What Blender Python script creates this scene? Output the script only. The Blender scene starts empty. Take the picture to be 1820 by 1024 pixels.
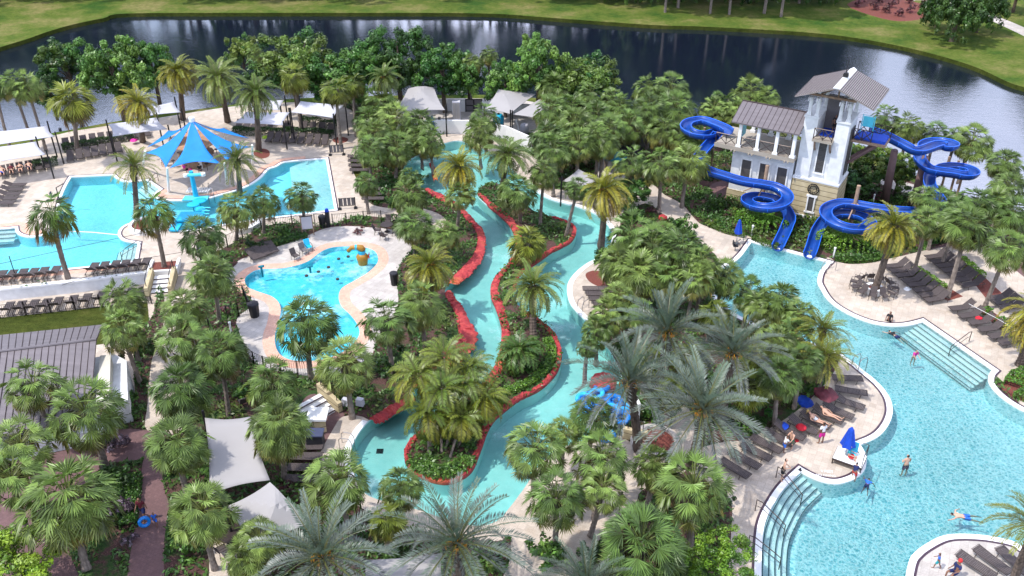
import bpy, bmesh, math, random
from mathutils import Vector, Matrix, Quaternion
from mathutils.geometry import delaunay_2d_cdt
import numpy as np

SC = bpy.context.scene
COL = SC.collection
PI = math.pi
R = math.radians

# ------------------------------------------------------------------ camera
CAM_H, CAM_P, FPX = 38.0, R(31.6), 1650.0
cam_d = bpy.data.cameras.new('camera')
cam_d.sensor_width = 36.0
cam_d.lens = 36.0 * FPX / 1820.0
cam_d.clip_start = 0.5
cam_d.clip_end = 3000
cam = bpy.data.objects.new('camera', cam_d)
cam.location = (0, 0, CAM_H)
cam.rotation_euler = (PI / 2 - CAM_P, 0, 0)
COL.objects.link(cam)
SC.camera = cam

# ------------------------------------------------------------------ world, sun, exposure
SUN_EL, SUN_AZ = R(60), R(252)          # azimuth measured clockwise from +Y: the sun stands to the left, a little behind the camera
world = bpy.data.worlds.new('World')
SC.world = world
world.use_nodes = True
wn, wl = world.node_tree.nodes, world.node_tree.links
wn.clear()
w_out = wn.new('ShaderNodeOutputWorld')
w_bg = wn.new('ShaderNodeBackground')
w_bg.inputs['Strength'].default_value = 0.165
w_sky = wn.new('ShaderNodeTexSky')
w_sky.sky_type = 'NISHITA'
w_sky.sun_disc = False
w_sky.sun_elevation = SUN_EL
w_sky.sun_rotation = SUN_AZ
w_sky.air_density = 1.0
w_sky.dust_density = 1.0
w_tc = wn.new('ShaderNodeTexCoord')
w_map = wn.new('ShaderNodeMapping')
w_map.inputs['Scale'].default_value = (1.0, 1.0, 2.2)
w_no = wn.new('ShaderNodeTexNoise')
w_no.inputs['Scale'].default_value = 3.2
w_no.inputs['Detail'].default_value = 6
w_no.inputs['Roughness'].default_value = 0.6
w_rp = wn.new('ShaderNodeValToRGB')
w_rp.color_ramp.elements[0].position = 0.40
w_rp.color_ramp.elements[1].position = 0.60
w_mix = wn.new('ShaderNodeMixRGB')
w_mix.inputs['Color2'].default_value = (10.5, 11.2, 14.5, 1)
wl.new(w_tc.outputs['Generated'], w_map.inputs['Vector'])
wl.new(w_map.outputs['Vector'], w_no.inputs['Vector'])
wl.new(w_no.outputs['Fac'], w_rp.inputs['Fac'])
wl.new(w_rp.outputs['Color'], w_mix.inputs['Fac'])
wl.new(w_sky.outputs['Color'], w_mix.inputs['Color1'])
wl.new(w_mix.outputs['Color'], w_bg.inputs['Color'])
wl.new(w_bg.outputs['Background'], w_out.inputs['Surface'])

sun_d = bpy.data.lights.new('sun', 'SUN')
sun_d.energy = 3.4
sun_d.angle = R(0.6)
sun_d.color = (1.0, 0.955, 0.89)
sun = bpy.data.objects.new('sun', sun_d)
sdir = Vector((math.sin(SUN_AZ) * math.cos(SUN_EL), math.cos(SUN_AZ) * math.cos(SUN_EL), math.sin(SUN_EL)))
sun.rotation_euler = (-sdir).to_track_quat('-Z', 'Y').to_euler()
sun.location = (-30, 30, 80)
COL.objects.link(sun)

SC.view_settings.view_transform = 'Standard'
SC.view_settings.look = 'None'
SC.view_settings.exposure = 0.38
SC.view_settings.gamma = 1.0
SC.cycles.max_bounces = 8
SC.cycles.transparent_max_bounces = 12
SC.cycles.caustics_reflective = False
SC.cycles.caustics_refractive = False

# ------------------------------------------------------------------ helpers
cP, sP = math.cos(CAM_P), math.sin(CAM_P)


def G(x, y, h=0.0):
    """photo pixel -> the place in the world at height h"""
    u = (x - 910) / FPX
    v = -(y - 512) / FPX
    d = Vector((u, cP + v * sP, -sP + v * cP))
    t = (h - CAM_H) / d.z
    return Vector((d.x * t, d.y * t, h))


def mpp(x, y, h=0.0):
    """metres per photo pixel at that place"""
    p = G(x, y, h)
    return (p.y * cP - (p.z - CAM_H) * sP) / FPX


def tag(o, label=None, cat=None, group=None, kind=None):
    if label: o['label'] = label
    if cat: o['category'] = cat
    if group: o['group'] = group
    if kind: o['kind'] = kind
    return o


def mesh_obj(name, verts, faces, mat, parent=None, smooth=False, mats=None, mi=None):
    me = bpy.data.meshes.new(name)
    me.from_pydata([tuple(v) for v in verts], [], faces)
    for m in (mats or [mat]):
        me.materials.append(m)
    if mi is not None:
        me.polygons.foreach_set('material_index', mi)
    if smooth:
        me.polygons.foreach_set('use_smooth', [True] * len(me.polygons))
    me.update()
    o = bpy.data.objects.new(name, me)
    COL.objects.link(o)
    if parent: o.parent = parent
    return o


def empty(name, loc, label, cat, group=None, rz=0.0):
    o = bpy.data.objects.new(name, None)
    o.empty_display_size = 0.3
    COL.objects.link(o)
    o.location = loc
    o.rotation_euler = (0, 0, rz)
    return tag(o, label, cat, group)


def copy_tree(o, parent=None):
    c = o.copy()
    COL.objects.link(c)
    if parent: c.parent = parent
    for ch in list(o.children):
        copy_tree(ch, c)
    return c


class MB:
    """collects shapes, builds ONE mesh object"""
    def __init__(self):
        self.v = []; self.f = []; self.m = []

    def add(self, vs, fs, mi=0):
        n = len(self.v)
        self.v += [Vector(v) for v in vs]
        self.f += [tuple(i + n for i in f) for f in fs]
        self.m += [mi] * len(fs)
        return self

    def box(self, c, s, rz=0.0, mi=0, taper=1.0, mat=None):
        hx, hy, hz = s[0] / 2, s[1] / 2, s[2] / 2
        vs = []
        for z, t in ((-hz, 1), (hz, taper)):
            for x, y in ((-hx, -hy), (hx, -hy), (hx, hy), (-hx, hy)):
                vs.append(Vector((x * t, y * t, z)))
        if rz:
            q = Matrix.Rotation(rz, 3, 'Z'); vs = [q @ v for v in vs]
        if mat is not None:
            vs = [mat @ v for v in vs]
        vs = [v + Vector(c) for v in vs]
        return self.add(vs, [(3, 2, 1, 0), (4, 5, 6, 7), (0, 1, 5, 4), (1, 2, 6, 5), (2, 3, 7, 6), (3, 0, 4, 7)], mi)

    def tube(self, pts, r, n=6, mi=0, cap=True):
        pts = [Vector(p) for p in pts]
        rs = r if isinstance(r, (list, tuple)) else [r] * len(pts)
        rings = []
        up = None
        for i, p in enumerate(pts):
            d = (pts[min(i + 1, len(pts) - 1)] - pts[max(i - 1, 0)])
            if d.length < 1e-9: d = Vector((0, 0, 1))
            d.normalize()
            if up is None:
                up = Vector((0, 0, 1)) if abs(d.z) < 0.95 else Vector((1, 0, 0))
            a = d.cross(up)
            if a.length < 1e-6: a = d.cross(Vector((1, 0, 0)))
            a.normalize(); b = a.cross(d).normalized()
            up = b
            rings.append([p + (a * math.cos(2 * PI * k / n) + b * math.sin(2 * PI * k / n)) * rs[i] for k in range(n)])
        vs = [v for ring in rings for v in ring]
        fs = []
        for i in range(len(pts) - 1):
            for k in range(n):
                fs.append((i * n + k, i * n + (k + 1) % n, (i + 1) * n + (k + 1) % n, (i + 1) * n + k))
        if cap:
            fs.append(tuple(range(n - 1, -1, -1))); m = (len(pts) - 1) * n
            fs.append(tuple(m + k for k in range(n)))
        return self.add(vs, fs, mi)

    def cyl(self, c, r, h, n=12, mi=0, r2=None):
        c = Vector(c)
        return self.tube([c, c + Vector((0, 0, h))], [r, r if r2 is None else r2], n, mi)

    def lathe(self, c, prof, n=14, mi=0):
        c = Vector(c); vs = []; fs = []
        for r, z in prof:
            for k in range(n):
                a = 2 * PI * k / n
                vs.append(c + Vector((r * math.cos(a), r * math.sin(a), z)))
        for i in range(len(prof) - 1):
            for k in range(n):
                fs.append((i * n + k, i * n + (k + 1) % n, (i + 1) * n + (k + 1) % n, (i + 1) * n + k))
        return self.add(vs, fs, mi)

    def quad(self, a, b, c, d, mi=0):
        return self.add([a, b, c, d], [(0, 1, 2, 3)], mi)

    def build(self, name, mat, parent=None, smooth=False, bevel=0.0):
        mats = mat if isinstance(mat, (list, tuple)) else [mat]
        o = mesh_obj(name, self.v, self.f, None, parent, smooth, mats=mats, mi=self.m)
        if bevel:
            b = o.modifiers.new('bevel', 'BEVEL'); b.width = bevel; b.segments = 2; b.limit_method = 'ANGLE'
        return o


ORD = ['first', 'second', 'third', 'fourth', 'fifth', 'sixth', 'seventh', 'eighth', 'ninth', 'tenth', 'eleventh',
       'twelfth', 'thirteenth', 'fourteenth', 'fifteenth', 'sixteenth', 'seventeenth', 'eighteenth', 'nineteenth', 'twentieth', 'twenty-first', 'twenty-second', 'twenty-third', 'twenty-fourth', 'twenty-fifth', 'twenty-sixth']

# ------------------------------------------------------------------ materials


def new_mat(name):
    m = bpy.data.materials.new(name)
    m.use_nodes = True
    nt = m.node_tree
    b = nt.nodes['Principled BSDF']
    return m, nt, nt.nodes, nt.links, b


def coords(nt, scale=(1, 1, 1), rot=0.0, obj=False):
    n, l = nt.nodes, nt.links
    if obj:
        g = n.new('ShaderNodeTexCoord'); out = g.outputs['Object']
    else:
        g = n.new('ShaderNodeNewGeometry'); out = g.outputs['Position']
    mp = n.new('ShaderNodeMapping')
    mp.inputs['Scale'].default_value = scale
    mp.inputs['Rotation'].default_value = (0, 0, rot)
    l.new(out, mp.inputs['Vector'])
    return mp.outputs['Vector']


def noise(nt, vec, scale, detail=4, rough=0.55):
    t = nt.nodes.new('ShaderNodeTexNoise')
    t.inputs['Scale'].default_value = scale
    t.inputs['Detail'].default_value = detail
    t.inputs['Roughness'].default_value = rough
    nt.links.new(vec, t.inputs['Vector'])
    return t.outputs['Fac']


def ramp(nt, fac, stops):
    r = nt.nodes.new('ShaderNodeValToRGB')
    e = r.color_ramp.elements
    while len(e) < len(stops): e.new(0.5)
    for i, (p, c) in enumerate(stops):
        e[i].position = p
        e[i].color = (c[0], c[1], c[2], 1) if isinstance(c, (tuple, list)) else (c, c, c, 1)
    nt.links.new(fac, r.inputs['Fac'])
    return r.outputs['Color']


def mix(nt, fac, a, b, mode='MIX'):
    m = nt.nodes.new('ShaderNodeMixRGB')
    m.blend_type = mode
    for key, val in (('Fac', fac), ('Color1', a), ('Color2', b)):
        if isinstance(val, (int, float)): m.inputs[key].default_value = val
        elif isinstance(val, (tuple, list)): m.inputs[key].default_value = (val[0], val[1], val[2], 1)
        else: nt.links.new(val, m.inputs[key])
    return m.outputs['Color']


def bump(nt, b, fac, strength=0.3, dist=0.02):
    n = nt.nodes.new('ShaderNodeBump')
    n.inputs['Strength'].default_value = strength
    n.inputs['Distance'].default_value = dist
    nt.links.new(fac, n.inputs['Height'])
    nt.links.new(n.outputs['Normal'], b.inputs['Normal'])
    return n


def m_plain(name, c, rough=0.6, metal=0.0, var=0.15, scale=3.0, obj=True, spec=0.4):
    m, nt, n, l, b = new_mat(name)
    v = coords(nt, obj=obj)
    f = noise(nt, v, scale, 5)
    lo = tuple(x * (1 - var) for x in c); hi = tuple(min(1, x * (1 + var)) for x in c)
    l.new(ramp(nt, f, [(0.3, lo), (0.7, hi)]), b.inputs['Base Color'])
    b.inputs['Roughness'].default_value = rough
    b.inputs['Metallic'].default_value = metal
    b.inputs['Specular IOR Level'].default_value = spec
    return m


M = {}


def m_deck(name, base, stain, joint, bs=0.42):
    m, nt, n, l, b = new_mat(name)
    v = coords(nt)
    br = n.new('ShaderNodeTexBrick')
    br.inputs['Scale'].default_value = 1.0
    br.inputs['Brick Width'].default_value = bs
    br.inputs['Row Height'].default_value = bs
    br.offset = 0.0 if bs > 0.3 else 0.5
    br.inputs['Mortar Size'].default_value = 0.012
    br.inputs['Color1'].default_value = (0, 0, 0, 1)
    br.inputs['Color2'].default_value = (1, 1, 1, 1)
    br.inputs['Mortar'].default_value = (0.5, 0.5, 0.5, 1)
    v2 = coords(nt, rot=R(27))
    l.new(v2, br.inputs['Vector'])
    c = ramp(nt, noise(nt, v, 0.35, 6, 0.65), [(0.3, tuple(x * 0.80 for x in base)), (0.5, base), (0.72, tuple(min(1, x * 1.12) for x in base))])
    st = ramp(nt, noise(nt, v, 0.9, 8, 0.7), [(0.5, 0.0), (0.72, 1.0)])
    stm = n.new('ShaderNodeMath'); stm.operation = 'MULTIPLY'; stm.inputs[1].default_value = 0.55
    l.new(st, stm.inputs[0])
    c = mix(nt, stm.outputs[0], c, stain)
    c = mix(nt, 0.10, c, br.outputs['Color'], 'OVERLAY')
    mo = n.new('ShaderNodeMath'); mo.operation = 'MULTIPLY'; mo.inputs[1].default_value = 0.45
    l.new(br.outputs['Fac'], mo.inputs[0])
    c = mix(nt, mo.outputs[0], c, joint)
    fine = ramp(nt, noise(nt, v, 14, 3), [(0.3, 0.86), (0.7, 1.1)])
    c = mix(nt, 1.0, c, fine, 'MULTIPLY')
    l.new(c, b.inputs['Base Color'])
    b.inputs['Roughness'].default_value = 0.85
    bump(nt, b, noise(nt, v, 20, 3), 0.2)
    return m


M['deck'] = m_deck('beige_pavers', (0.48, 0.41, 0.335), (0.36, 0.265, 0.18), (0.32, 0.25, 0.20))
M['deck_grey'] = m_deck('grey_pavers', (0.47, 0.43, 0.39), (0.3, 0.26, 0.22), (0.26, 0.23, 0.2))
M['deck_salmon'] = m_deck('salmon_pavers', (0.62, 0.36, 0.26), (0.5, 0.4, 0.3), (0.4, 0.25, 0.2), 0.2)
M['paver_red'] = m_deck('red_brown_pavers', (0.15, 0.082, 0.08), (0.09, 0.055, 0.055), (0.09, 0.05, 0.05), 0.2)
M['coping'] = m_plain('white_coping', (0.80, 0.80, 0.78), 0.5, 0, 0.06, 2.0, obj=False)
M['tile_dark'] = m_plain('dark_tile_line', (0.055, 0.03, 0.045), 0.35, 0, 0.3, 6.0, obj=False)
M['nosing'] = m_plain('step_nosing_tile', (0.02, 0.07, 0.09), 0.4, 0, 0.2, 6.0, obj=False)


def m_mulch():
    m, nt, n, l, b = new_mat('mulch')
    v = coords(nt)
    c = ramp(nt, noise(nt, v, 9, 6, 0.7), [(0.3, (0.03, 0.014, 0.012)), (0.55, (0.105, 0.048, 0.04)), (0.75, (0.22, 0.12, 0.10))])
    g = ramp(nt, noise(nt, v, 0.55, 6, 0.7), [(0.47, 0.0), (0.56, 1.0)])
    gc = ramp(nt, noise(nt, v, 5, 6, 0.7), [(0.3, (0.008, 0.025, 0.004)), (0.7, (0.045, 0.11, 0.014))])
    l.new(mix(nt, g, c, gc), b.inputs['Base Color'])
    b.inputs['Roughness'].default_value = 0.95
    bump(nt, b, noise(nt, v, 8, 5, 0.7), 1.0, 0.12)
    return m


def m_redmulch():
    m, nt, n, l, b = new_mat('red_mulch')
    v = coords(nt)
    l.new(ramp(nt, noise(nt, v, 11, 6, 0.7), [(0.3, (0.05, 0.012, 0.01)), (0.7, (0.27, 0.075, 0.05))]), b.inputs['Base Color'])
    b.inputs['Roughness'].default_value = 0.95
    bump(nt, b, noise(nt, v, 10, 4), 0.8, 0.06)
    return m


def m_grass(name, a, bb, dry):
    m, nt, n, l, b = new_mat(name)
    v = coords(nt)
    c = ramp(nt, noise(nt, v, 0.12, 8, 0.72), [(0.36, a), (0.5, bb), (0.66, dry)])
    f = ramp(nt, noise(nt, coords(nt, (1, 2.2, 1), 0.2), 1.6, 10, 0.8), [(0.3, 0.5), (0.7, 1.45)])
    l.new(mix(nt, 1.0, c, f, 'MULTIPLY'), b.inputs['Base Color'])
    b.inputs['Roughness'].default_value = 1.0
    b.inputs['Specular IOR Level'].default_value = 0.1
    bump(nt, b, noise(nt, v, 6, 6, 0.7), 1.0, 0.15)
    return m


M['mulch'] = m_mulch()
M['redmulch'] = m_redmulch()
M['grass'] = m_grass('bank_grass', (0.035, 0.085, 0.012), (0.095, 0.13, 0.022), (0.21, 0.185, 0.07))
M['lawn'] = m_grass('lawn_grass', (0.03, 0.045, 0.008), (0.055, 0.07, 0.012), (0.10, 0.10, 0.025))


def m_water(name, tint_a, tint_b, scale, bstr, contrast=(0.35, 0.65), white=None, ior=1.33, foam=None):
    """clear pool water: see-through tint with painted caustics and sparkle, under a Fresnel sky reflection"""
    m, nt, n, l, b = new_mat(name)
    n.remove(b)
    out = n['Material Output']
    v = coords(nt)
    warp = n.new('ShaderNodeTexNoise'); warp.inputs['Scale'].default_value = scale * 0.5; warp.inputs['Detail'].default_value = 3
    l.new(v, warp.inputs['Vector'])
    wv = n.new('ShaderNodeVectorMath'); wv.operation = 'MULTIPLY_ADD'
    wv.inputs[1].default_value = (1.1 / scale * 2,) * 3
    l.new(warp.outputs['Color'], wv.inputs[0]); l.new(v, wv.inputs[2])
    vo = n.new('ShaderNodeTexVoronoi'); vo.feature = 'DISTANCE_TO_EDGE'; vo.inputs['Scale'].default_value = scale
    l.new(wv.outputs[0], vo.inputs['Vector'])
    f = ramp(nt, vo.outputs['Distance'], [(0.0, 1.0), (0.16, 0.35), (0.4, 0.0)])  # bright cell-edge net: caustic light painted into the water tint
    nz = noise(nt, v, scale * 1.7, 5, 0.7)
    cc = ramp(nt, nz, [(contrast[0], tint_b), (contrast[1], tint_a)])  # dark-to-light mottling paints the sparkle into the water colour
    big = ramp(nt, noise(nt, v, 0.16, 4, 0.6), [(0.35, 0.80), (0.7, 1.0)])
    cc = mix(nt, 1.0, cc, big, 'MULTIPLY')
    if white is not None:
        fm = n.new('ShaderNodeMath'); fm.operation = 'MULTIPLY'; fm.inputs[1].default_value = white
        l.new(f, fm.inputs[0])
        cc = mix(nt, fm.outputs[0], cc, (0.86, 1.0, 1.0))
    tr = n.new('ShaderNodeBsdfTransparent')
    l.new(cc, tr.inputs['Color'])
    gl = n.new('ShaderNodeBsdfGlossy'); gl.inputs['Roughness'].default_value = 0.06
    bp = n.new('ShaderNodeBump'); bp.inputs['Strength'].default_value = bstr; bp.inputs['Distance'].default_value = 0.12
    l.new(nz, bp.inputs['Height'])
    l.new(bp.outputs['Normal'], gl.inputs['Normal'])
    fr = n.new('ShaderNodeFresnel'); fr.inputs['IOR'].default_value = ior
    l.new(bp.outputs['Normal'], fr.inputs['Normal'])
    mx = n.new('ShaderNodeMixShader')
    l.new(fr.outputs[0], mx.inputs['Fac']); l.new(tr.outputs[0], mx.inputs[1]); l.new(gl.outputs[0], mx.inputs[2])
    last = mx
    if foam is not None:
        fo = n.new('ShaderNodeBsdfDiffuse'); fo.inputs['Color'].default_value = foam[2]
        ff = ramp(nt, noise(nt, v, foam[0], 7, 0.72), [(foam[1], 0.0), (foam[1] + 0.16, 0.8)])
        m2 = n.new('ShaderNodeMixShader')
        l.new(ff, m2.inputs['Fac']); l.new(mx.outputs[0], m2.inputs[1]); l.new(fo.outputs[0], m2.inputs[2])
        last = m2
    l.new(last.outputs[0], out.inputs['Surface'])
    return m


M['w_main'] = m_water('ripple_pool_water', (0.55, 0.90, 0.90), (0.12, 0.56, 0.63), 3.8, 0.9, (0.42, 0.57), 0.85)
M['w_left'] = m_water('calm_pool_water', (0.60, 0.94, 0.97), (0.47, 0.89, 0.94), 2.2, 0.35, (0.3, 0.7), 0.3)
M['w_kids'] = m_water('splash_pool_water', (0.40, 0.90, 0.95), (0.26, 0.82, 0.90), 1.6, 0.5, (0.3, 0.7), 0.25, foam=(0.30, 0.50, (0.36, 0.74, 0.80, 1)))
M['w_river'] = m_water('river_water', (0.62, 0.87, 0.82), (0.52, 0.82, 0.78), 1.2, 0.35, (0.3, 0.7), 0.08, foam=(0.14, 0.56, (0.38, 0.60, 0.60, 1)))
M['plaster'] = m_plain('aqua_pool_plaster', (0.62, 0.80, 0.82), 0.7, 0, 0.05, 1.2, obj=False)
M['plaster_blue'] = m_plain('blue_pool_plaster', (0.42, 0.80, 0.88), 0.7, 0, 0.05, 1.2, obj=False)


def m_lake():
    m, nt, n, l, b = new_mat('lake_water')
    v = coords(nt, (1, 1.6, 1))
    b.inputs['Base Color'].default_value = (0.008, 0.012, 0.022, 1)
    b.inputs['Roughness'].default_value = 0.04
    b.inputs['IOR'].default_value = 4.2
    h = mix(nt, 0.45, noise(nt, v, 0.9, 5, 0.6), noise(nt, v, 3.2, 4, 0.6))
    ar = ramp(nt, noise(nt, coords(nt), 0.03, 2), [(0.4, 0.25), (0.6, 1.0)])
    h = mix(nt, 1.0, h, ar, 'MULTIPLY')
    bump(nt, b, h, 0.6, 0.06)
    return m


M['lake'] = m_lake()


def m_rock():
    m, nt, n, l, b = new_mat('red_rockwork')
    v = coords(nt)
    c = ramp(nt, noise(nt, v, 2.2, 7, 0.7), [(0.25, (0.14, 0.012, 0.018)), (0.5, (0.40, 0.035, 0.04)), (0.75, (0.58, 0.11, 0.08))])
    o = ramp(nt, noise(nt, v, 0.3, 4), [(0.55, 0.0), (0.68, 0.6)])
    l.new(mix(nt, o, c, (0.55, 0.16, 0.05)), b.inputs['Base Color'])
    b.inputs['Roughness'].default_value = 0.75
    bump(nt, b, noise(nt, v, 4.5, 7, 0.7), 0.9, 0.14)
    return m


M['rock'] = m_rock()


def m_leaf(name, gloss=0.38, trans=0.14):
    """foliage: hue comes from the leaf's own age colour stored on the mesh"""
    m, nt, n, l, b = new_mat(name)
    at = n.new('ShaderNodeAttribute'); at.attribute_name = 'leafcol'
    oi = n.new('ShaderNodeObjectInfo')
    hs = n.new('ShaderNodeHueSaturation')
    mr = n.new('ShaderNodeMapRange'); mr.inputs['To Min'].default_value = 0.485; mr.inputs['To Max'].default_value = 0.515
    l.new(oi.outputs['Random'], mr.inputs['Value']); l.new(mr.outputs[0], hs.inputs['Hue'])
    mv = n.new('ShaderNodeMapRange'); mv.inputs['To Min'].default_value = 1.0; mv.inputs['To Max'].default_value = 0.62
    l.new(oi.outputs['Random'], mv.inputs['Value']); l.new(mv.outputs[0], hs.inputs['Value'])
    l.new(at.outputs['Color'], hs.inputs['Color'])
    l.new(hs.outputs['Color'], b.inputs['Base Color'])
    b.inputs['Roughness'].default_value = gloss
    b.inputs['Specular IOR Level'].default_value = 0.35
    tr = n.new('ShaderNodeBsdfTranslucent')
    l.new(hs.outputs['Color'], tr.inputs['Color'])
    mx = n.new('ShaderNodeMixShader'); mx.inputs['Fac'].default_value = trans
    l.new(b.outputs[0], mx.inputs[1]); l.new(tr.outputs[0], mx.inputs[2])
    l.new(mx.outputs[0], n['Material Output'].inputs['Surface'])
    return m


M['leaf'] = m_leaf('leaves')
M['trunk'] = m_plain('palm_trunk', (0.19, 0.155, 0.13), 0.9, 0, 0.45, 7.0)
M['trunk_dark'] = m_plain('date_palm_trunk', (0.10, 0.075, 0.06), 0.95, 0, 0.5, 9.0)
M['bark'] = m_plain('bark', (0.10, 0.075, 0.055), 0.95, 0, 0.4, 6.0)
M['white'] = m_plain('white_paint', (0.78, 0.78, 0.76), 0.5, 0, 0.05)
M['stucco'] = m_plain('white_stucco', (0.68, 0.69, 0.69), 0.85, 0, 0.13, 1.6)
M['sail'] = m_plain('grey_sail_cloth', (0.31, 0.295, 0.285), 0.8, 0, 0.05, 0.5)
M['sail_light'] = m_plain('pale_sail_cloth', (0.50, 0.50, 0.55), 0.8, 0, 0.04, 0.5)
M['sail_blue'] = m_plain('blue_sail_cloth', (0.008, 0.19, 0.56), 0.7, 0, 0.10, 1.0)
M['black'] = m_plain('black_metal', (0.018, 0.018, 0.02), 0.45, 0.3, 0.2)
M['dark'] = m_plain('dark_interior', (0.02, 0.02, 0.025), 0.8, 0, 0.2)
M['sling'] = m_plain('brown_sling_fabric', (0.075, 0.06, 0.058), 0.8, 0, 0.25, 18)
M['sling_grey'] = m_plain('grey_sling_fabric', (0.13, 0.12, 0.125), 0.8, 0, 0.2, 18)
M['frame'] = m_plain('bronze_frame', (0.06, 0.045, 0.04), 0.4, 0.4, 0.15)
M['steel'] = m_plain('stainless_rail', (0.35, 0.33, 0.32), 0.3, 0.9, 0.1)
M['wood'] = m_plain('timber', (0.27, 0.18, 0.12), 0.8, 0, 0.25, 5)
M['post_purple'] = m_plain('brown_slide_pylon', (0.145, 0.088, 0.085), 0.7, 0, 0.15, 2)


def m_stone():
    m, nt, n, l, b = new_mat('banded_stone')
    v = coords(nt, obj=True)
    sp = n.new('ShaderNodeSeparateXYZ'); l.new(v, sp.inputs[0])
    md = n.new('ShaderNodeMath'); md.operation = 'MODULO'; md.inputs[1].default_value = 0.47
    l.new(sp.outputs['Z'], md.inputs[0])
    j = ramp(nt, md.outputs[0], [(0.0, 0.0), (0.04, 0.0), (0.055, 1.0)])
    c = ramp(nt, noise(nt, v, 1.5, 6), [(0.3, (0.42, 0.34, 0.19)), (0.7, (0.55, 0.46, 0.29))])
    l.new(mix(nt, j, (0.12, 0.09, 0.05), c), b.inputs['Base Color'])
    b.inputs['Roughness'].default_value = 0.9
    return m


M['stone'] = m_stone()


def m_metalroof(name, c, w, axis):
    m, nt, n, l, b = new_mat(name)
    v = coords(nt, obj=True)
    c1 = ramp(nt, noise(nt, coords(nt, (0.5, 3, 1), obj=True), 1.2, 6), [(0.3, tuple(x * 0.85 for x in c)), (0.7, tuple(x * 1.12 for x in c))])
    l.new(c1, b.inputs['Base Color'])
    b.inputs['Roughness'].default_value = 0.5
    b.inputs['Metallic'].default_value = 0.2
    return m


M['roof'] = m_metalroof('brown_metal_roof', (0.155, 0.135, 0.14), 0.4, 0)
M['rooftile'] = m_metalroof('tower_roof_tile', (0.27, 0.235, 0.22), 0.3, 0)
M['roofgap'] = m_plain('roof_seam', (0.05, 0.035, 0.035), 0.8, 0, 0.2)
M['glass_dark'] = m_plain('dark_louvre', (0.085, 0.078, 0.075), 0.35, 0, 0.2)


def m_slide():
    m, nt, n, l, b = new_mat('blue_fibreglass')
    v = coords(nt)
    l.new(ramp(nt, noise(nt, v, 0.9, 5), [(0.3, (0.004, 0.036, 0.21)), (0.7, (0.010, 0.075, 0.35))]), b.inputs['Base Color'])
    b.inputs['Roughness'].default_value = 0.35
    b.inputs['Coat Weight'].default_value = 0.15
    return m


M['slide'] = m_slide()
M['umb_blue'] = m_plain('blue_umbrella_cloth', (0.008, 0.06, 0.45), 0.75, 0, 0.15, 6)
M['aqua'] = m_plain('aqua_paint', (0.02, 0.42, 0.66), 0.35, 0, 0.1)
M['aqua_light'] = m_plain('light_aqua_paint', (0.10, 0.60, 0.75), 0.4, 0, 0.1)
M['gold'] = m_plain('ochre_paint', (0.34, 0.17, 0.02), 0.45, 0, 0.2)
M['red'] = m_plain('red_fabric', (0.55, 0.015, 0.03), 0.7, 0, 0.1)
M['pink'] = m_plain('magenta_fabric', (0.60, 0.02, 0.26), 0.7, 0, 0.1)
M['orange'] = m_plain('date_fruit', (0.55, 0.24, 0.015), 0.7, 0, 0.35, 12)
M['tube'] = m_plain('blue_vinyl', (0.01, 0.20, 0.62), 0.12, 0, 0.2, 4)
M['tube_light'] = m_plain('light_blue_vinyl', (0.04, 0.42, 0.80), 0.12, 0, 0.2, 4)
M['teal'] = m_plain('teal_cloth', (0.0, 0.16, 0.22), 0.7, 0, 0.15)
M['parapet'] = m_plain('cream_parapet', (0.55, 0.52, 0.44), 0.85, 0, 0.06, 1.0)
M['timber'] = m_plain('bleached_timber', (0.36, 0.25, 0.17), 0.8, 0, 0.2, 5)
M['hutblue'] = m_plain('blue_grey_lid', (0.05, 0.06, 0.11), 0.5, 0, 0.1)
M['redbrown'] = m_plain('dark_red_cloth', (0.11, 0.02, 0.03), 0.7, 0, 0.3, 5)
M['lime'] = m_plain('lime_vinyl', (0.35, 0.55, 0.02), 0.4, 0, 0.1)

M['slab'] = m_plain('grey_beige_slab', (0.33, 0.29, 0.235), 0.8, 0, 0.1, 2)
M['barroof'] = m_plain('salmon_plank_roof', (0.42, 0.24, 0.14), 0.8, 0, 0.25, 3)

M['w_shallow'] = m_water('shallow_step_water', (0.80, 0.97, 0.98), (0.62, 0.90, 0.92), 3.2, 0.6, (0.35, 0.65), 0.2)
# ================================================================== ground plan
def curve(pts, n=5, closed=True):
    """Catmull-Rom through world points; a third element 's' keeps a corner sharp"""
    P_ = [(Vector((p[0].x, p[0].y)) , p[1]) for p in pts]
    out = []
    N = len(P_)
    for i in range(N if closed else N - 1):
        p1, s1 = P_[i]; p2, s2 = P_[(i + 1) % N]
        p0 = P_[(i - 1) % N][0] if (closed or i > 0) else p1
        p3 = P_[(i + 2) % N][0] if (closed or i + 2 < N) else p2
        if s1: p0 = p1 * 2 - p2
        if s2: p3 = p2 * 2 - p1
        if s1 and s2:
            out.append(p1.copy()); continue
        for k in range(n):
            t = k / n
            out.append(0.5 * ((2 * p1) + (-p0 + p2) * t + (2 * p0 - 5 * p1 + 4 * p2 - p3) * t * t + (-p0 + 3 * p1 - 3 * p2 + p3) * t ** 3))
    if not closed: out.append(P_[-1][0].copy())
    return out


def px(lst, sharp=False, h=0.0):
    return [(G(p[0], p[1], h), sharp or (len(p) > 2 and p[2] == 's')) for p in lst]


def area(poly):
    return 0.5 * sum(poly[i - 1].x * poly[i].y - poly[i].x * poly[i - 1].y for i in range(len(poly)))


def ccw(poly):
    return poly if area(poly) > 0 else poly[::-1]


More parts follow.
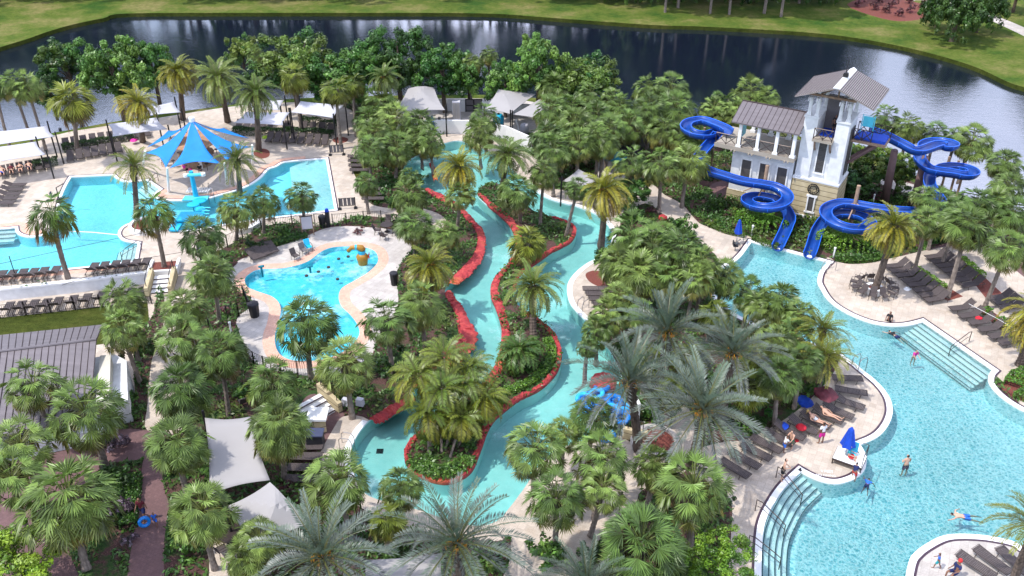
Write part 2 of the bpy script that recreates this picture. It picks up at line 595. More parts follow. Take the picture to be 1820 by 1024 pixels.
def offset(poly, d):
    """shift a counter-clockwise outline outward by d"""
    N = len(poly); out = []
    for i in range(N):
        a, b, c = poly[i - 1], poly[i], poly[(i + 1) % N]
        e1 = (b - a); e2 = (c - b)
        if e1.length < 1e-6: e1 = e2
        if e2.length < 1e-6: e2 = e1
        n1 = Vector((e1.y, -e1.x)).normalized(); n2 = Vector((e2.y, -e2.x)).normalized()
        m = n1 + n2
        if m.length < 1e-3: m = n1.copy()
        m.normalize()
        k = 1 / max(0.5, m.dot(n1))
        out.append(b + m * d * k)
    return out


def inside(p, poly):
    c = False; j = len(poly) - 1; x, y = p
    for i in range(len(poly)):
        a = poly[i]; b = poly[j]
        if (a.y > y) != (b.y > y) and x < (b.x - a.x) * (y - a.y) / (b.y - a.y) + a.x: c = not c
        j = i
    return c


S = 's'
POOL_MAIN = [(1331, 425, S), (1482, 465, S), (1466, 482), (1461, 500), (1466, 512), (1475, 527), (1488, 540), (1507, 552), (1528, 562), (1555, 571),
             (1586, 575), (1613, 573), (1641, 566, S), (1776, 659, S), (1768, 668), (1768, 682), (1783, 700), (1810, 719), (1850, 738), (1920, 765, S),
             (1960, 1000, S), (1830, 985), (1800, 970), (1770, 963), (1741, 959), (1704, 958), (1680, 962), (1655, 975), (1638, 988), (1627, 1006), (1615, 1075, S),
             (1340, 1075, S), (1341, 1000), (1343, 960), (1346, 935), (1352, 915), (1361, 897), (1373, 877), (1386, 860), (1403, 843), (1420, 828, S),
             (1437, 838), (1452, 845), (1467, 850), (1484, 852), (1499, 849), (1513, 843), (1525, 832), (1529, 819), (1527, 805), (1516, 786, S), (1540, 777), (1555, 768), (1565, 757), (1572, 745),
             (1576, 731), (1575, 718), (1571, 706), (1561, 691), (1545, 675), (1524, 658), (1508, 645), (1470, 622), (1420, 608), (1370, 592), (1310, 565), (1275, 540), (1258, 510), (1262, 485), (1278, 473), (1295, 465), (1311, 452)]
POOL_LEFT = [(123, 313, S), (204, 309, S), (212, 316), (226, 321), (246, 320), (264, 318, S), (290, 336, S), (276, 346), (286, 352), (303, 354), (335, 354), (368, 351), (390, 345), (416, 338), (441, 328), (460, 315),
             (474, 300), (488, 295), (504, 287), (543, 283, S), (583, 280, S), (600, 374, S), (560, 379), (520, 384), (470, 390), (420, 397), (370, 406), (335, 412, S), (312, 412, S), (300, 404), (280, 398), (258, 396), (238, 397), (224, 402), (216, 410), (216, 419), (226, 426), (251, 430, S), (245, 464, S),
             (208, 470), (127, 479), (0, 491), (-90, 500, S), (-90, 408, S), (0, 405), (32, 402, S), (34, 411), (44, 417), (60, 419), (77, 415), (90, 404), (97, 384), (103, 354), (112, 332)]
POOL_KIDS = [(435, 497), (443, 487), (461, 479), (501, 477), (530, 471), (550, 463), (567, 450), (585, 441), (611, 438), (643, 439), (664, 445), (672, 457), (669, 470), (653, 485), (628, 500),
             (608, 512), (602, 526), (606, 543), (621, 558), (633, 573), (639, 588), (635, 602), (616, 622), (578, 638), (542, 642), (514, 639), (496, 628), (489, 611), (489, 593), (495, 575), (499, 550), (494, 536), (481, 526), (458, 518), (440, 510)]
RIVER = [(785, 256), (815, 250), (845, 258), (880, 275), (910, 300), (935, 325), (964, 347), (988, 357), (1023, 366), (1045, 374), (1067, 385), (1082, 402), (1088, 416), (1085, 434), (1074, 447), (1058, 460), (1043, 468),
         (1023, 484), (1010, 502), (1008, 520), (1014, 540), (1030, 559), (1045, 572), (1062, 592), (1082, 620), (1098, 650), (1108, 680), (1112, 715), (1100, 745), (1070, 770), (1030, 785), (990, 800), (960, 825), (937, 860),
         (922, 881), (905, 903), (885, 925), (850, 935), (800, 925), (740, 905), (690, 893), (650, 878), (632, 850), (624, 820), (624, 799), (629, 785), (639, 767), (654, 749), (669, 738), (694, 722), (717, 710), (735, 695),
         (745, 672), (765, 645), (795, 620), (813, 600), (815, 583), (806, 550), (796, 535), (791, 520), (795, 505), (808, 490), (826, 472), (841, 454), (849, 428), (844, 408), (831, 393), (815, 376), (797, 363), (780, 355),
         (767, 348), (754, 338), (734, 325), (721, 312), (717, 300), (722, 288), (742, 276), (765, 264)]
ISLE = [(848, 345), (868, 366), (886, 381), (902, 396), (912, 412), (916, 432), (912, 452), (900, 472), (882, 490), (873, 508), (873, 528), (880, 545), (887, 565), (892, 590), (889, 620), (882, 645), (872, 662), (858, 684),
        (838, 702), (808, 718), (778, 738), (748, 765), (728, 783), (719, 800), (720, 820), (733, 838), (752, 849), (776, 857), (800, 858), (825, 848), (841, 833), (850, 812), (859, 788), (866, 768), (876, 750), (891, 735),
        (921, 712), (956, 694), (975, 679), (990, 661), (998, 639), (997, 620), (991, 602), (981, 587), (965, 573), (948, 562), (930, 550), (915, 535), (912, 515), (922, 495), (940, 477), (966, 458), (980, 448), (1000, 438),
        (1016, 428), (1024, 413), (1022, 403), (1010, 395), (996, 389), (980, 385), (963, 379), (946, 373), (935, 360), (925, 345), (905, 335), (880, 325), (862, 328)]
LAKE = [(-260, 285), (-100, 262), (0, 250), (96, 236), (188, 219), (300, 201), (400, 188), (486, 178), (600, 172), (772, 169), (881, 169), (960, 175), (1040, 185), (1126, 194), (1230, 204), (1330, 222), (1450, 250), (1560, 285), (1650, 322),
        (1720, 350), (1780, 368), (1900, 400), (2200, 470), (2300, 300), (2000, 205), (1900, 178), (1820, 155), (1790, 145), (1728, 117), (1639, 91), (1548, 72), (1461, 60), (1360, 53), (1241, 47), (1152, 44), (982, 32), (860, 24), (640, 23),
        (460, 23), (228, 24), (185, 32), (132, 43), (89, 55), (46, 70), (0, 84), (-150, 130), (-330, 200)]
SPIT = [(1770, 688), (1782, 703), (1806, 722), (1845, 745), (1900, 770)]

poly = {}
poly['pool_main'] = ccw(curve(px(POOL_MAIN), 4))
poly['pool_left'] = ccw(curve(px(POOL_LEFT), 4))
poly['pool_kids'] = ccw(curve(px(POOL_KIDS), 4))
poly['river'] = ccw(curve(px(RIVER), 4))
poly['isle'] = ccw(curve(px(ISLE), 4))
poly['lake'] = ccw(curve(px(LAKE), 4))

TERR_Z = -0.9
TERRACE = [(-60, 521), (0, 517), (108, 506), (270, 486), (281, 500), (278, 530), (272, 560), (250, 590), (236, 640), (240, 700), (215, 735), (120, 770), (-60, 800), (-200, 800), (-200, 535)]
decks = {
    'deck_left': ([(-90, 305), (0, 278), (100, 240), (190, 224), (300, 208), (420, 190), (520, 182), (612, 190), (640, 222), (641, 275), (624, 278), (626, 300), (652, 352), (668, 366), (712, 371), (748, 370), (785, 383), (792, 398),
                   (772, 412), (742, 401), (692, 389), (640, 384), (592, 398), (560, 402), (530, 396), (470, 402), (432, 424), (402, 438), (380, 452), (352, 470), (350, 500), (345, 540), (332, 600), (328, 660), (330, 700), (325, 765), (262, 765), (262, 720),
                   (270, 640), (290, 580), (292, 530), (282, 492), (270, 484), (108, 504), (0, 515), (-90, 524)], 'deck'),
    'deck_kids': ([(578, 406), (616, 402), (654, 404), (700, 409), (728, 425), (732, 442), (715, 465), (703, 490), (708, 525), (702, 560), (672, 600), (655, 640), (600, 665), (552, 668), (500, 661), (466, 651), (446, 636), (433, 611),
                   (423, 585), (420, 573), (425, 561), (447, 541), (434, 508), (392, 507), (410, 481), (422, 468), (430, 460), (501, 436), (542, 421)], 'deck_grey'),
    'deck_dock': ([(611, 740), (655, 746), (690, 800), (900, 850), (1000, 790), (1085, 770), (1150, 800), (1185, 770), (1215, 720), (1245, 775), (1225, 830), (1190, 852), (1140, 872), (1125, 905), (1060, 965), (1035, 1010), (1000, 1075), (880, 1075),
                   (905, 1000), (905, 950), (880, 962), (760, 945), (660, 912), (600, 872), (570, 830), (568, 808), (573, 797), (592, 763)], 'deck'),
    'deck_table': ([(385, 930), (430, 950), (450, 1000), (432, 1075), (380, 1075), (372, 1000)], 'deck'),
    'deck_river': ([(955, 334), (1000, 338), (1040, 346), (1075, 348), (1110, 340), (1140, 331), (1160, 328), (1181, 346), (1212, 363), (1236, 390), (1252, 401), (1300, 416), (1335, 422), (1328, 452), (1300, 478), (1272, 484), (1274, 456),
                    (1252, 438), (1225, 412), (1195, 399), (1180, 382), (1150, 362), (1120, 372), (1104, 385), (1102, 403), (1094, 425), (1080, 446), (1066, 465), (1086, 480), (1105, 520), (1078, 562), (1052, 578), (1020, 565), (1002, 530), (1008, 480),
                    (1040, 450), (1060, 420), (1040, 385), (960, 355)], 'deck'),
    'deck_back': ([(770, 244), (800, 238), (850, 238), (880, 250), (930, 268), (960, 290), (975, 318), (950, 330), (900, 300), (850, 268), (790, 262)], 'deck'),
    'deck_sun': ([(1470, 458), (1482, 463), (1507, 469), (1540, 468), (1566, 463), (1607, 454), (1649, 444), (1700, 437), (1760, 440), (1830, 500), (1950, 560), (2000, 800), (1850, 760), (1800, 700), (1760, 660), (1640, 585), (1560, 590), (1480, 560), (1440, 500)], 'deck'),
    'deck_peninsula': ([(1498, 634), (1530, 650), (1562, 680), (1590, 715), (1585, 745), (1560, 790), (1545, 835), (1500, 870), (1440, 860), (1380, 900), (1350, 1000), (1350, 1075), (1298, 1075), (1296, 1000), (1300, 940), (1298, 890), (1262, 870),
                        (1225, 838), (1240, 800), (1290, 785), (1330, 780), (1400, 742), (1450, 700), (1480, 665)], 'deck'),
    'deck_islet': ([(1590, 1090), (1620, 985), (1680, 940), (1760, 940), (1980, 970), (2000, 1120)], 'deck_grey'),
    'service_yard': ([(700, 230), (712, 185), (760, 176), (882, 176), (960, 186), (965, 232), (930, 236), (880, 226), (800, 216), (730, 220)], 'deck_grey'),
    'paver_walk': ([(225, 1075), (240, 930), (248, 870), (255, 810), (262, 765), (325, 765), (318, 800), (290, 830), (292, 870), (300, 900), (292, 960), (285, 1075)], 'paver_red'),
    'paver_court': ([(40, 800), (150, 770), (262, 765), (258, 812), (180, 830), (172, 900), (120, 960), (140, 1075), (-60, 1075), (-60, 860)], 'paver_red'),
    'paver_steps': ([(536, 716), (560, 700), (600, 726), (612, 740), (592, 763), (575, 795), (560, 780), (545, 745)], 'paver_red'),
    'paver_tower': ([(1262, 330), (1290, 322), (1300, 345), (1292, 352), (1275, 352)], 'paver_red'),
    'paver_lane': ([(1236, 372), (1262, 380), (1258, 392), (1240, 388)], 'paver_red'),
    'paver_sun': ([(1655, 430), (1700, 418), (1800, 440), (1860, 500), (1830, 505), (1770, 470), (1735, 440), (1700, 437), (1660, 443)], 'paver_red'),
    'bank_walk': ([(420, 204), (400, 198), (330, 206), (260, 214), (280, 210), (400, 191), (480, 183), (500, 187), (440, 196)], 'deck_grey'),
    'rear_walk': ([(1575, 318), (1640, 333), (1640, 350), (1570, 330)], 'deck_grey'),
    'pool_path': ([(1080, 268), (1120, 290), (1100, 335), (1075, 335), (1060, 300)], 'deck_grey'),
}
beds = {
    'sun_bed_a': ([(1618, 484, S), (1632, 478, S), (1712, 527, S), (1684, 535, S)], 'redmulch'),
    'sun_bed_b': ([(1698, 462, S), (1712, 458, S), (1782, 522, S), (1752, 530, S)], 'redmulch'),
    'sun_bed_c': ([(1738, 553, S), (1756, 548, S), (1830, 600, S), (1812, 612, S)], 'redmulch'),
    'river_bed': ([(1041, 487), (1055, 481), (1075, 485), (1094, 500), (1086, 513), (1061, 508), (1046, 499)], 'redmulch'),
    'step_bed': ([(626, 300), (640, 302), (662, 345), (672, 362), (655, 356), (640, 330)], 'lawn'),
    'planter_a': ([(592, 247), (605, 243), (618, 246), (616, 252), (603, 255), (593, 252)], 'redmulch'),
    'planter_b': ([(452, 268), (466, 264), (478, 268), (478, 278), (464, 282), (452, 276)], 'redmulch'),
    'tower_bed': ([(1205, 340), (1262, 352), (1340, 358), (1500, 380), (1570, 380), (1640, 400), (1690, 425), (1655, 440), (1607, 450), (1566, 460), (1540, 466), (1507, 466), (1484, 461), (1334, 420), (1302, 413), (1254, 398), (1238, 388), (1214, 360)], 'mulch'),
    'round_bed': ([(1780, 690), (1790, 672), (1815, 660), (1860, 660), (1900, 690), (1900, 730), (1850, 722), (1805, 708)], 'redmulch'),
}
for k, (pts, mt) in list(decks.items()) + list(beds.items()):
    poly[k] = ccw(curve(px(pts), 4))
poly['terrace'] = ccw([Vector((p[0].x, p[0].y)) for p in px(TERRACE)])
poly['resort'] = ccw(curve(px([(-400, 300), (-100, 275), (0, 262), (96, 248), (188, 232), (300, 211), (400, 199), (486, 188), (600, 184), (772, 180), (881, 180), (960, 188), (1040, 198), (1126, 207), (1230, 217), (1330, 234), (1450, 262), (1560, 297), (1650, 334),
                                 (1720, 362), (1780, 380), (1900, 412), (2200, 480), (2300, 1200), (-400, 1200)]), 3))
poly['lawn'] = ccw(curve(px([(-90, 562), (180, 535), (235, 532), (280, 545), (300, 570), (285, 590), (190, 580), (90, 592), (-90, 612)]), 3))
BIG = [Vector((-900, -150)), Vector((900, -150)), Vector((900, 1500)), Vector((-900, 1500))]
poly['far_bed'] = ccw(curve(px([(1505, 8), (1560, -6), (1650, 10), (1650, 30), (1600, 38), (1550, 28)]), 3))
poly['far_path'] = ccw(curve(px([(1618, 2), (1640, -8), (1700, 4), (1800, 40), (1860, 70), (1850, 78), (1780, 45), (1700, 12), (1640, 0)]), 3))

order = ['isle', 'lake', 'pool_main', 'pool_left', 'pool_kids', 'river', 'terrace'] + list(beds) + list(decks) + ['far_path', 'far_bed', 'resort']
mat_of = {'far_path': 'deck_grey', 'far_bed': 'redmulch', 'resort': 'mulch', 'grass': 'grass', 'isle': 'mulch'}
for k, (pts, mt) in list(decks.items()) + list(beds.items()): mat_of[k] = mt
pv, pf = [], []
for k in order:
    n0 = len(pv); pv += poly[k]; pf.append(list(range(n0, len(pv))))
n0 = len(pv); pv += BIG; pf.append(list(range(n0, len(pv))))
cv, ce, cf, ov, oe, of = delaunay_2d_cdt(pv, [], pf, 0, 1e-4, False)
bbs = {k: (min(p.x for p in poly[k]), max(p.x for p in poly[k]), min(p.y for p in poly[k]), max(p.y for p in poly[k])) for k in order}
zones = {}
for f in cf:
    c = (cv[f[0]] + cv[f[1]] + cv[f[2]]) / 3
    z = 'grass'
    for k in order:
        b = bbs[k]
        if b[0] <= c.x <= b[1] and b[2] <= c.y <= b[3] and inside(c, poly[k]):
            z = k; break
    zones.setdefault(z, []).append(f)


def zone_obj(name, keys, mat, z=0.0, kind='structure'):
    vs, fs, idx = [], [], {}
    for k in keys:
        for f in zones.get(k, []):
            g = []
            for i in f:
                if i not in idx:
                    idx[i] = len(vs); vs.append((cv[i].x, cv[i].y, z))
                g.append(idx[i])
            fs.append(g)
    o = mesh_obj(name, vs, fs, mat)
    o['kind'] = kind
    return o


zone_obj('grass', ['grass'], M['grass'])
zone_obj('planting_ground', ['resort', 'isle', 'tower_bed'], M['mulch'])
zone_obj('deck', [k for k in decks if mat_of[k] == 'deck'], M['deck'])
zone_obj('stone_deck', [k for k in list(decks) + ['far_path'] if mat_of[k] == 'deck_grey'], M['deck_grey'])
zone_obj('paver_path', [k for k in decks if mat_of[k] == 'paver_red'], M['paver_red'])
zone_obj('mulch_bed', [k for k in list(beds) + ['far_bed'] if mat_of[k] == 'redmulch'], M['redmulch'])
zone_obj('lawn_slope', ['step_bed'], M['lawn'])


def strip(mb, outline, z0, z1, closed=True, mi=0, flip=False):
    N = len(outline)
    for i in range(N if closed else N - 1):
        a, b = outline[i], outline[(i + 1) % N]
        q = [(a.x, a.y, z0), (b.x, b.y, z0), (b.x, b.y, z1), (a.x, a.y, z1)]
        mb.add(q, [(0, 1, 2, 3) if not flip else (3, 2, 1, 0)], mi)


def ring(mb, inner, outer, z, mi=0, closed=True):
    N = len(inner)
    for i in range(N if closed else N - 1):
        j = (i + 1) % N
        mb.add([(inner[i].x, inner[i].y, z), (outer[i].x, outer[i].y, z), (outer[j].x, outer[j].y, z), (inner[j].x, inner[j].y, z)], [(0, 1, 2, 3)], mi)


def sheet(name, outline, z, mat, holes=(), kind='structure', step=0):
    pv = list(outline); pf = [list(range(len(outline)))]
    for h in holes:
        n0 = len(pv); pv += h; pf.append(list(range(n0, len(pv))))
    v, e, f, *_ = delaunay_2d_cdt(pv, [], pf, 0, 1e-4, False)
    keep = []
    for t in f:
        c = (v[t[0]] + v[t[1]] + v[t[2]]) / 3
        if inside(c, outline) and not any(inside(c, h) for h in holes): keep.append(t)
    o = mesh_obj(name, [(p.x, p.y, z) for p in v], keep, mat)
    if kind: o['kind'] = kind
    return o


# lower terrace: its own floor, lawn and walls
sheet('terrace', poly['terrace'], TERR_Z, M['deck'])
mbw = MB(); strip(mbw, poly['terrace'], TERR_Z, 0.0, flip=True)
w = mbw.build('retaining_wall', M['stucco']); tag(w, 'pale retaining wall stepping down from the pool deck to the lower terrace at left', 'wall')
# coping of the wall
cop = [G(x, y) for x, y in [(-60, 521), (0, 517), (108, 506), (270, 486)]]
mc = MB()
for a, b in zip(cop[:-1], cop[1:]):
    d = (b - a).normalized(); n_ = Vector((-d.y, d.x, 0))
    mc.add([a - n_ * .05, b - n_ * .05, b + n_ * .33, a + n_ * .33, a - n_ * .05 + Vector((0, 0, .16)), b - n_ * .05 + Vector((0, 0, .16)), b + n_ * .33 + Vector((0, 0, .16)), a + n_ * .33 + Vector((0, 0, .16))],
           [(4, 5, 6, 7), (0, 1, 5, 4), (2, 3, 7, 6), (0, 4, 7, 3), (1, 2, 6, 5)])
tag(mc.build('wall_coping', M['coping']), 'long white coping strip along the edge between upper deck and lower terrace', 'coping')
law = ccw([Vector((G(x, y, TERR_Z).x, G(x, y, TERR_Z).y)) for x, y in [(-90, 572), (0, 565), (120, 552), (200, 543), (262, 536), (268, 600), (180, 612), (0, 640), (-90, 650)]])
sheet('lawn', law, TERR_Z + 0.006, M['lawn'])

# lake
sheet('lake', offset(poly['lake'], 1.5), -0.55, M['lake'])
mb = MB(); strip(mb, poly['lake'], -0.8, 0.0, flip=True); o = mb.build('lake_bank', M['lawn']); o['kind'] = 'structure'


def band(pts, total, inward, n=6):
    base = curve(px(pts), n, closed=False); out = []
    for i, p in enumerate(base):
        t = (base[min(i + 1, len(base) - 1)] - base[max(0, i - 1)]).normalized()
        out.append(p + Vector((-t.y, t.x)) * total * inward)
    return ccw([p.copy() for p in base] + out[::-1])


CURVED = [(1421, 834), (1405, 848), (1389, 864), (1377, 881), (1366, 901), (1357, 920), (1351, 940), (1348, 960), (1346, 990), (1346, 1060)]
STRAIGHT = [(1636, 572), (1765, 664)]
SH_MAIN = [band(CURVED, 1.62, 1), band(STRAIGHT, 1.7, -1)]
SH_LEFT = [band([(266, 322), (289, 340), (282, 350)], 1.5, -1), band([(247, 433), (241, 462)], 1.5, -1), band([(-90, 413), (0, 409), (30, 407)], 1.4, -1)]


def pool(name, key, water_mat, floor_mat, cw, tile, depth=1.15, level=-0.09, holes=()):
    P_ = poly[key]
    W = offset(P_, -cw)
    mbc = MB(); ring(mbc, W, P_, 0.012); strip(mbc, W, -0.2, 0.012, flip=True)
    o = mbc.build(name + '_coping', M['coping']); o['kind'] = 'structure'
    if tile:
        mt = MB(); ring(mt, P_, offset(P_, tile), 0.010); ring(mt, offset(P_, -0.0), P_, 0.010)
        o = mt.build(name + '_tile_line', M['tile_dark']); o['kind'] = 'structure'
    mf = MB(); strip(mf, W, -depth, -0.19, flip=True)
    o = mf.build(name + '_wall', floor_mat); o['kind'] = 'structure'
    sheet(name + '_floor', W, -depth, floor_mat)
    sheet(name + '_water', offset(W, 0.01), level, water_mat, holes=holes)
    return W


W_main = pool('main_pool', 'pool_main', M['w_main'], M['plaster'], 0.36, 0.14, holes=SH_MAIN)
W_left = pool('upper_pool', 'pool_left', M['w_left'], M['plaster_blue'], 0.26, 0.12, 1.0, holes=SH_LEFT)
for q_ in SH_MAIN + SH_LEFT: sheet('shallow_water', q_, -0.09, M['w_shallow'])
# kids pool: flush salmon band, no raised coping
Pk = poly['pool_kids']
mk = MB(); ring(mk, Pk, offset(Pk, 0.85), 0.008)
o = mk.build('splash_pool_band', M['deck_salmon']); o['kind'] = 'structure'
mk = MB(); strip(mk, Pk, -0.45, 0.0, flip=True); o = mk.build('splash_pool_wall', M['plaster_blue']); o['kind'] = 'structure'
sheet('splash_pool_floor', Pk, -0.45, M['plaster_blue'])
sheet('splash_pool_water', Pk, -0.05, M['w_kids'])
# river
Pr = poly['river']
isl_in = offset(poly['isle'], -0.05)
mk = MB(); strip(mk, Pr, -1.0, 0.0, flip=True); strip(mk, poly['isle'], -1.0, 0.0)
o = mk.build('river_wall', M['plaster']); o['kind'] = 'structure'
sheet('river_floor', Pr, -1.0, M['plaster'])
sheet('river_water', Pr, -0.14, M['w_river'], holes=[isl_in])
mk = MB()
seg = [p for p in curve(px([(654, 749), (639, 767), (629, 785), (624, 799), (624, 820), (632, 850)]), 6, closed=False)]
seg2 = [p for p in curve(px([(935, 325), (964, 347), (988, 357), (1023, 366), (1045, 374), (1067, 385), (1082, 402), (1088, 416), (1085, 434), (1074, 447), (1058, 460), (1043, 468), (1023, 484), (1010, 502), (1008, 520), (1014, 540), (1030, 559), (1045, 572)]), 6, closed=False)]
for sg, sd in ((seg, -1), (seg2, 1)):
    out = []
    for i, p in enumerate(sg):
        d = (sg[min(i + 1, len(sg) - 1)] - sg[max(0, i - 1)]).normalized()
        out.append(p + Vector((-d.y, d.x)) * 0.4 * sd)
    ring(mk, sg, out, 0.010, closed=False)
o = mk.build('river_coping', M['coping']); o['kind'] = 'structure'
# salmon margin along the upper pool edge
mk = MB()
for lst in ([(290, 336), (276, 346), (286, 352), (303, 354), (335, 354), (368, 351), (390, 345), (416, 338), (441, 328), (460, 315), (474, 300), (488, 295), (504, 287), (543, 283)], [(245, 464), (208, 470), (127, 479), (0, 491), (-90, 500)], [(-90, 408), (0, 405), (32, 402), (34, 411), (44, 417), (60, 419), (77, 415)]):
    sg = curve(px(lst), 5, closed=False)
    o1, o2 = [], []
    for i, p in enumerate(sg):
        d = (sg[min(i + 1, len(sg) - 1)] - sg[max(0, i - 1)]).normalized()
        nn = Vector((-d.y, d.x))
        s_ = -1 if inside(p + nn * 0.5, poly['pool_left']) else 1
        o1.append(p + nn * s_ * 0.13); o2.append(p + nn * s_ * 0.75)
    ring(mk, o1, o2, 0.006, closed=False)
o = mk.build('pool_margin', M['deck_salmon']); o['kind'] = 'structure'
# beach end of the upper pool
bp_ = [G(543, 284, -.06), G(582, 281, -.06), G(598, 372, -.06), G(560, 377, -.06), G(520, 340, -.2), G(515, 300, -.2)]
sheet('pool_beach', ccw([Vector((p.x, p.y)) for p in bp_]), -0.105, M['coping'])


def steps(name, pts, widths, inward, z0=-0.14, dz=0.16, kind='structure'):
    """submerged treads that follow the pool edge, each with a dark nosing line"""
    base = curve(px(pts), 6, closed=False)
    def off(d):
        out = []
        for i, p in enumerate(base):
            t = (base[min(i + 1, len(base) - 1)] - base[max(0, i - 1)]).normalized()
            out.append(p + Vector((-t.y, t.x)) * d * inward)
        return out
    m1, m2 = MB(), MB()
    d = 0.0; z = z0
    for k, w_ in enumerate(widths):
        a, b = off(d), off(d + w_)
        ring(m1, a, b, z, closed=False)
        strip(m1, b, z - dz, z, closed=False)
        ring(m2, off(d + w_ - 0.045), off(d + w_ + 0.01), z + 0.004, closed=False)
        strip(m2, off(d + w_ + 0.012), z - 0.02, z + 0.004, closed=False)
        d += w_; z -= dz
    o = m1.build(name + '_steps', M['coping']); o['kind'] = kind
    o = m2.build(name + '_step_nosings', M['nosing']); o['kind'] = kind


steps('main_pool', [(1421, 834), (1405, 848), (1389, 864), (1377, 881), (1366, 901), (1357, 920), (1351, 940), (1348, 960), (1346, 990), (1346, 1060)], [0.30, 0.34, 0.34, 0.34, 0.32], 1)
steps('main_pool', [(1636, 572), (1765, 664)], [0.40, 0.33, 0.33, 0.33, 0.33], -1)
steps('upper_pool', [(266, 322), (289, 340), (282, 350)], [0.5, 0.5, 0.5, 0.5], -1)
steps('upper_pool', [(247, 433), (241, 462)], [0.45, 0.45, 0.45, 0.45], -1)
steps('upper_pool', [(-90, 413), (0, 409), (30, 407)], [0.5, 0.5, 0.5], -1)


# red rockwork kerbs: a lumpy band with a real section
def rock_band(name, pts, widths, height, side, label, z0=-0.18):
    base = curve(px(pts), 11, closed=False)
    rnd = random.Random(len(pts) * 7 + int(base[0].x * 3))
    N = len(base); vs, fs = [], []
    sec = [(0.0, z0), (-0.04, 0.06), (0.06, 0.75), (0.35, 1.0), (0.7, 0.92), (0.95, 0.55), (1.03, 0.0)]
    for i, p in enumerate(base):
        t = (base[min(i + 1, N - 1)] - base[max(0, i - 1)]).normalized()
        nn = Vector((-t.y, t.x)) * side
        q = i / (N - 1) * (len(widths) - 1)
        w_ = widths[int(q)] + (widths[min(int(q) + 1, len(widths) - 1)] - widths[int(q)]) * (q - int(q))
        w_ *= 0.9 + 0.22 * rnd.random()
        hh = height * .5 * (0.55 + 0.8 * rnd.random()); w_ *= .72
        for a, b in sec:
            j = rnd.uniform(-.06, .06) if b > .1 else 0.0
            pp = p + nn * (a * w_ + j) + (t * rnd.uniform(-.08, .08) if b > .1 else t * 0)
            vs.append((pp.x, pp.y, b if b < 0 else b * hh + rnd.uniform(-.05, .05)))
    K = len(sec)
    for i in range(N - 1):
        for k in range(K - 1):
            a = i * K + k
            fs.append((a, a + 1, a + K + 1, a + K))
    o = mesh_obj(name, vs, fs, M['rock'], smooth=False)
    return tag(o, label, 'rock wall')


rock_band('rock_kerb', [(754, 338), (767, 348), (780, 355), (797, 363), (815, 376), (831, 393), (844, 408), (849, 428), (841, 454), (826, 472), (808, 490), (797, 505)], [0.7, 1.2, 1.1, 0.8, 0.8, 0.9, 1.3, 1.5, 1.0], 0.32, 1,
          'red rock kerb curving along the west bank of the lazy river beside the splash pool palms')
rock_band('rock_kerb', [(791, 520), (796, 535), (806, 550), (815, 583), (813, 600), (795, 620), (765, 645), (745, 672), (730, 690)], [0.7, 0.9, 1.0, 1.7, 2.3, 2.2, 1.6, 1.0], 0.35, 1,
          'wide dark red rock outcrop bulging into the west bank of the lazy river')
rock_band('rock_kerb', [(725, 705), (717, 710), (694, 722), (669, 738), (657, 746)], [0.8, 1.1, 1.2, 1.2, 0.9], 0.4, 1, 'bright red rock bank ending beside the small river dock')
rock_band('rock_kerb', [(763, 292), (766, 300), (768, 312), (772, 322)], [0.5, 0.6, 0.5], 0.3, 1, 'short red rock kerb in the narrow far end of the lazy river')
rock_band('rock_kerb', [(848, 345), (868, 366), (886, 381), (902, 396), (912, 412), (916, 432), (912, 452), (900, 472), (882, 490), (873, 508), (873, 528), (880, 545), (887, 565), (892, 590), (889, 620), (882, 645), (872, 662), (858, 684), (838, 702), (808, 718), (778, 738), (748, 765), (728, 783), (719, 800)],
          [0.5, 1.0, 0.9, 0.7, 0.6, 0.75, 0.9, 0.8, 0.8, 0.9, 0.8, 0.6, 0.5, 0.45], 0.3, 1, 'long red rock kerb along the west side of the river island')
rock_band('rock_kerb', [(719, 800), (720, 820), (733, 838), (752, 849), (776, 857), (800, 858), (825, 848), (841, 833), (850, 812), (859, 788), (866, 768), (876, 750), (891, 735), (921, 712), (956, 694), (975, 679), (990, 661), (998, 639), (997, 620), (991, 602), (981, 587), (965, 573), (948, 562), (930, 550)],
          [0.3, 0.35, 0.4, 0.4, 0.5, 0.55, 0.5, 0.55, 0.5, 0.5, 0.45], 0.3, 1, 'red rock kerb sweeping round the southern tip and east side of the river island')
rock_band('rock_kerb', [(915, 520), (922, 495), (940, 477), (966, 458), (980, 448), (1000, 438), (1016, 428), (1024, 413), (1022, 403), (1010, 395), (996, 389), (980, 385)], [0.3, 0.5, 0.5, 0.4, 0.35, 0.25], 0.28, 1,
          'thin red rock kerb round the north eastern nose of the river island')
# ================================================================== vegetation
def leaf_mesh(name, verts, faces, cols):
    """cols: one colour per face"""
    me = bpy.data.meshes.new(name)
    nv = len(verts)
    me.vertices.add(nv)
    me.vertices.foreach_set('co', np.array(verts, dtype=np.float32).ravel())
    loops = [i for f in faces for i in f]
    me.loops.add(len(loops))
    me.loops.foreach_set('vertex_index', loops)
    me.polygons.add(len(faces))
    ls = np.array([len(f) for f in faces], dtype=np.int32)
    st = np.concatenate([[0], np.cumsum(ls)[:-1]]).astype(np.int32)
    me.polygons.foreach_set('loop_start', st)
    at = me.attributes.new('leafcol', 'FLOAT_COLOR', 'FACE')
    ca = np.ones((len(faces), 4), dtype=np.float32)
    ca[:, :3] = np.array(cols, dtype=np.float32)
    at.data.foreach_set('color', ca.ravel())
    me.materials.append(M['leaf'])
    me.update(calc_edges=True)
    return me


def rot_to(d, up=Vector((0, 0, 1))):
    d = d.normalized()
    s = d.cross(up)
    if s.length < 1e-4: s = d.cross(Vector((0, 1, 0)))
    s.normalize()
    return d, s, s.cross(d).normalized()


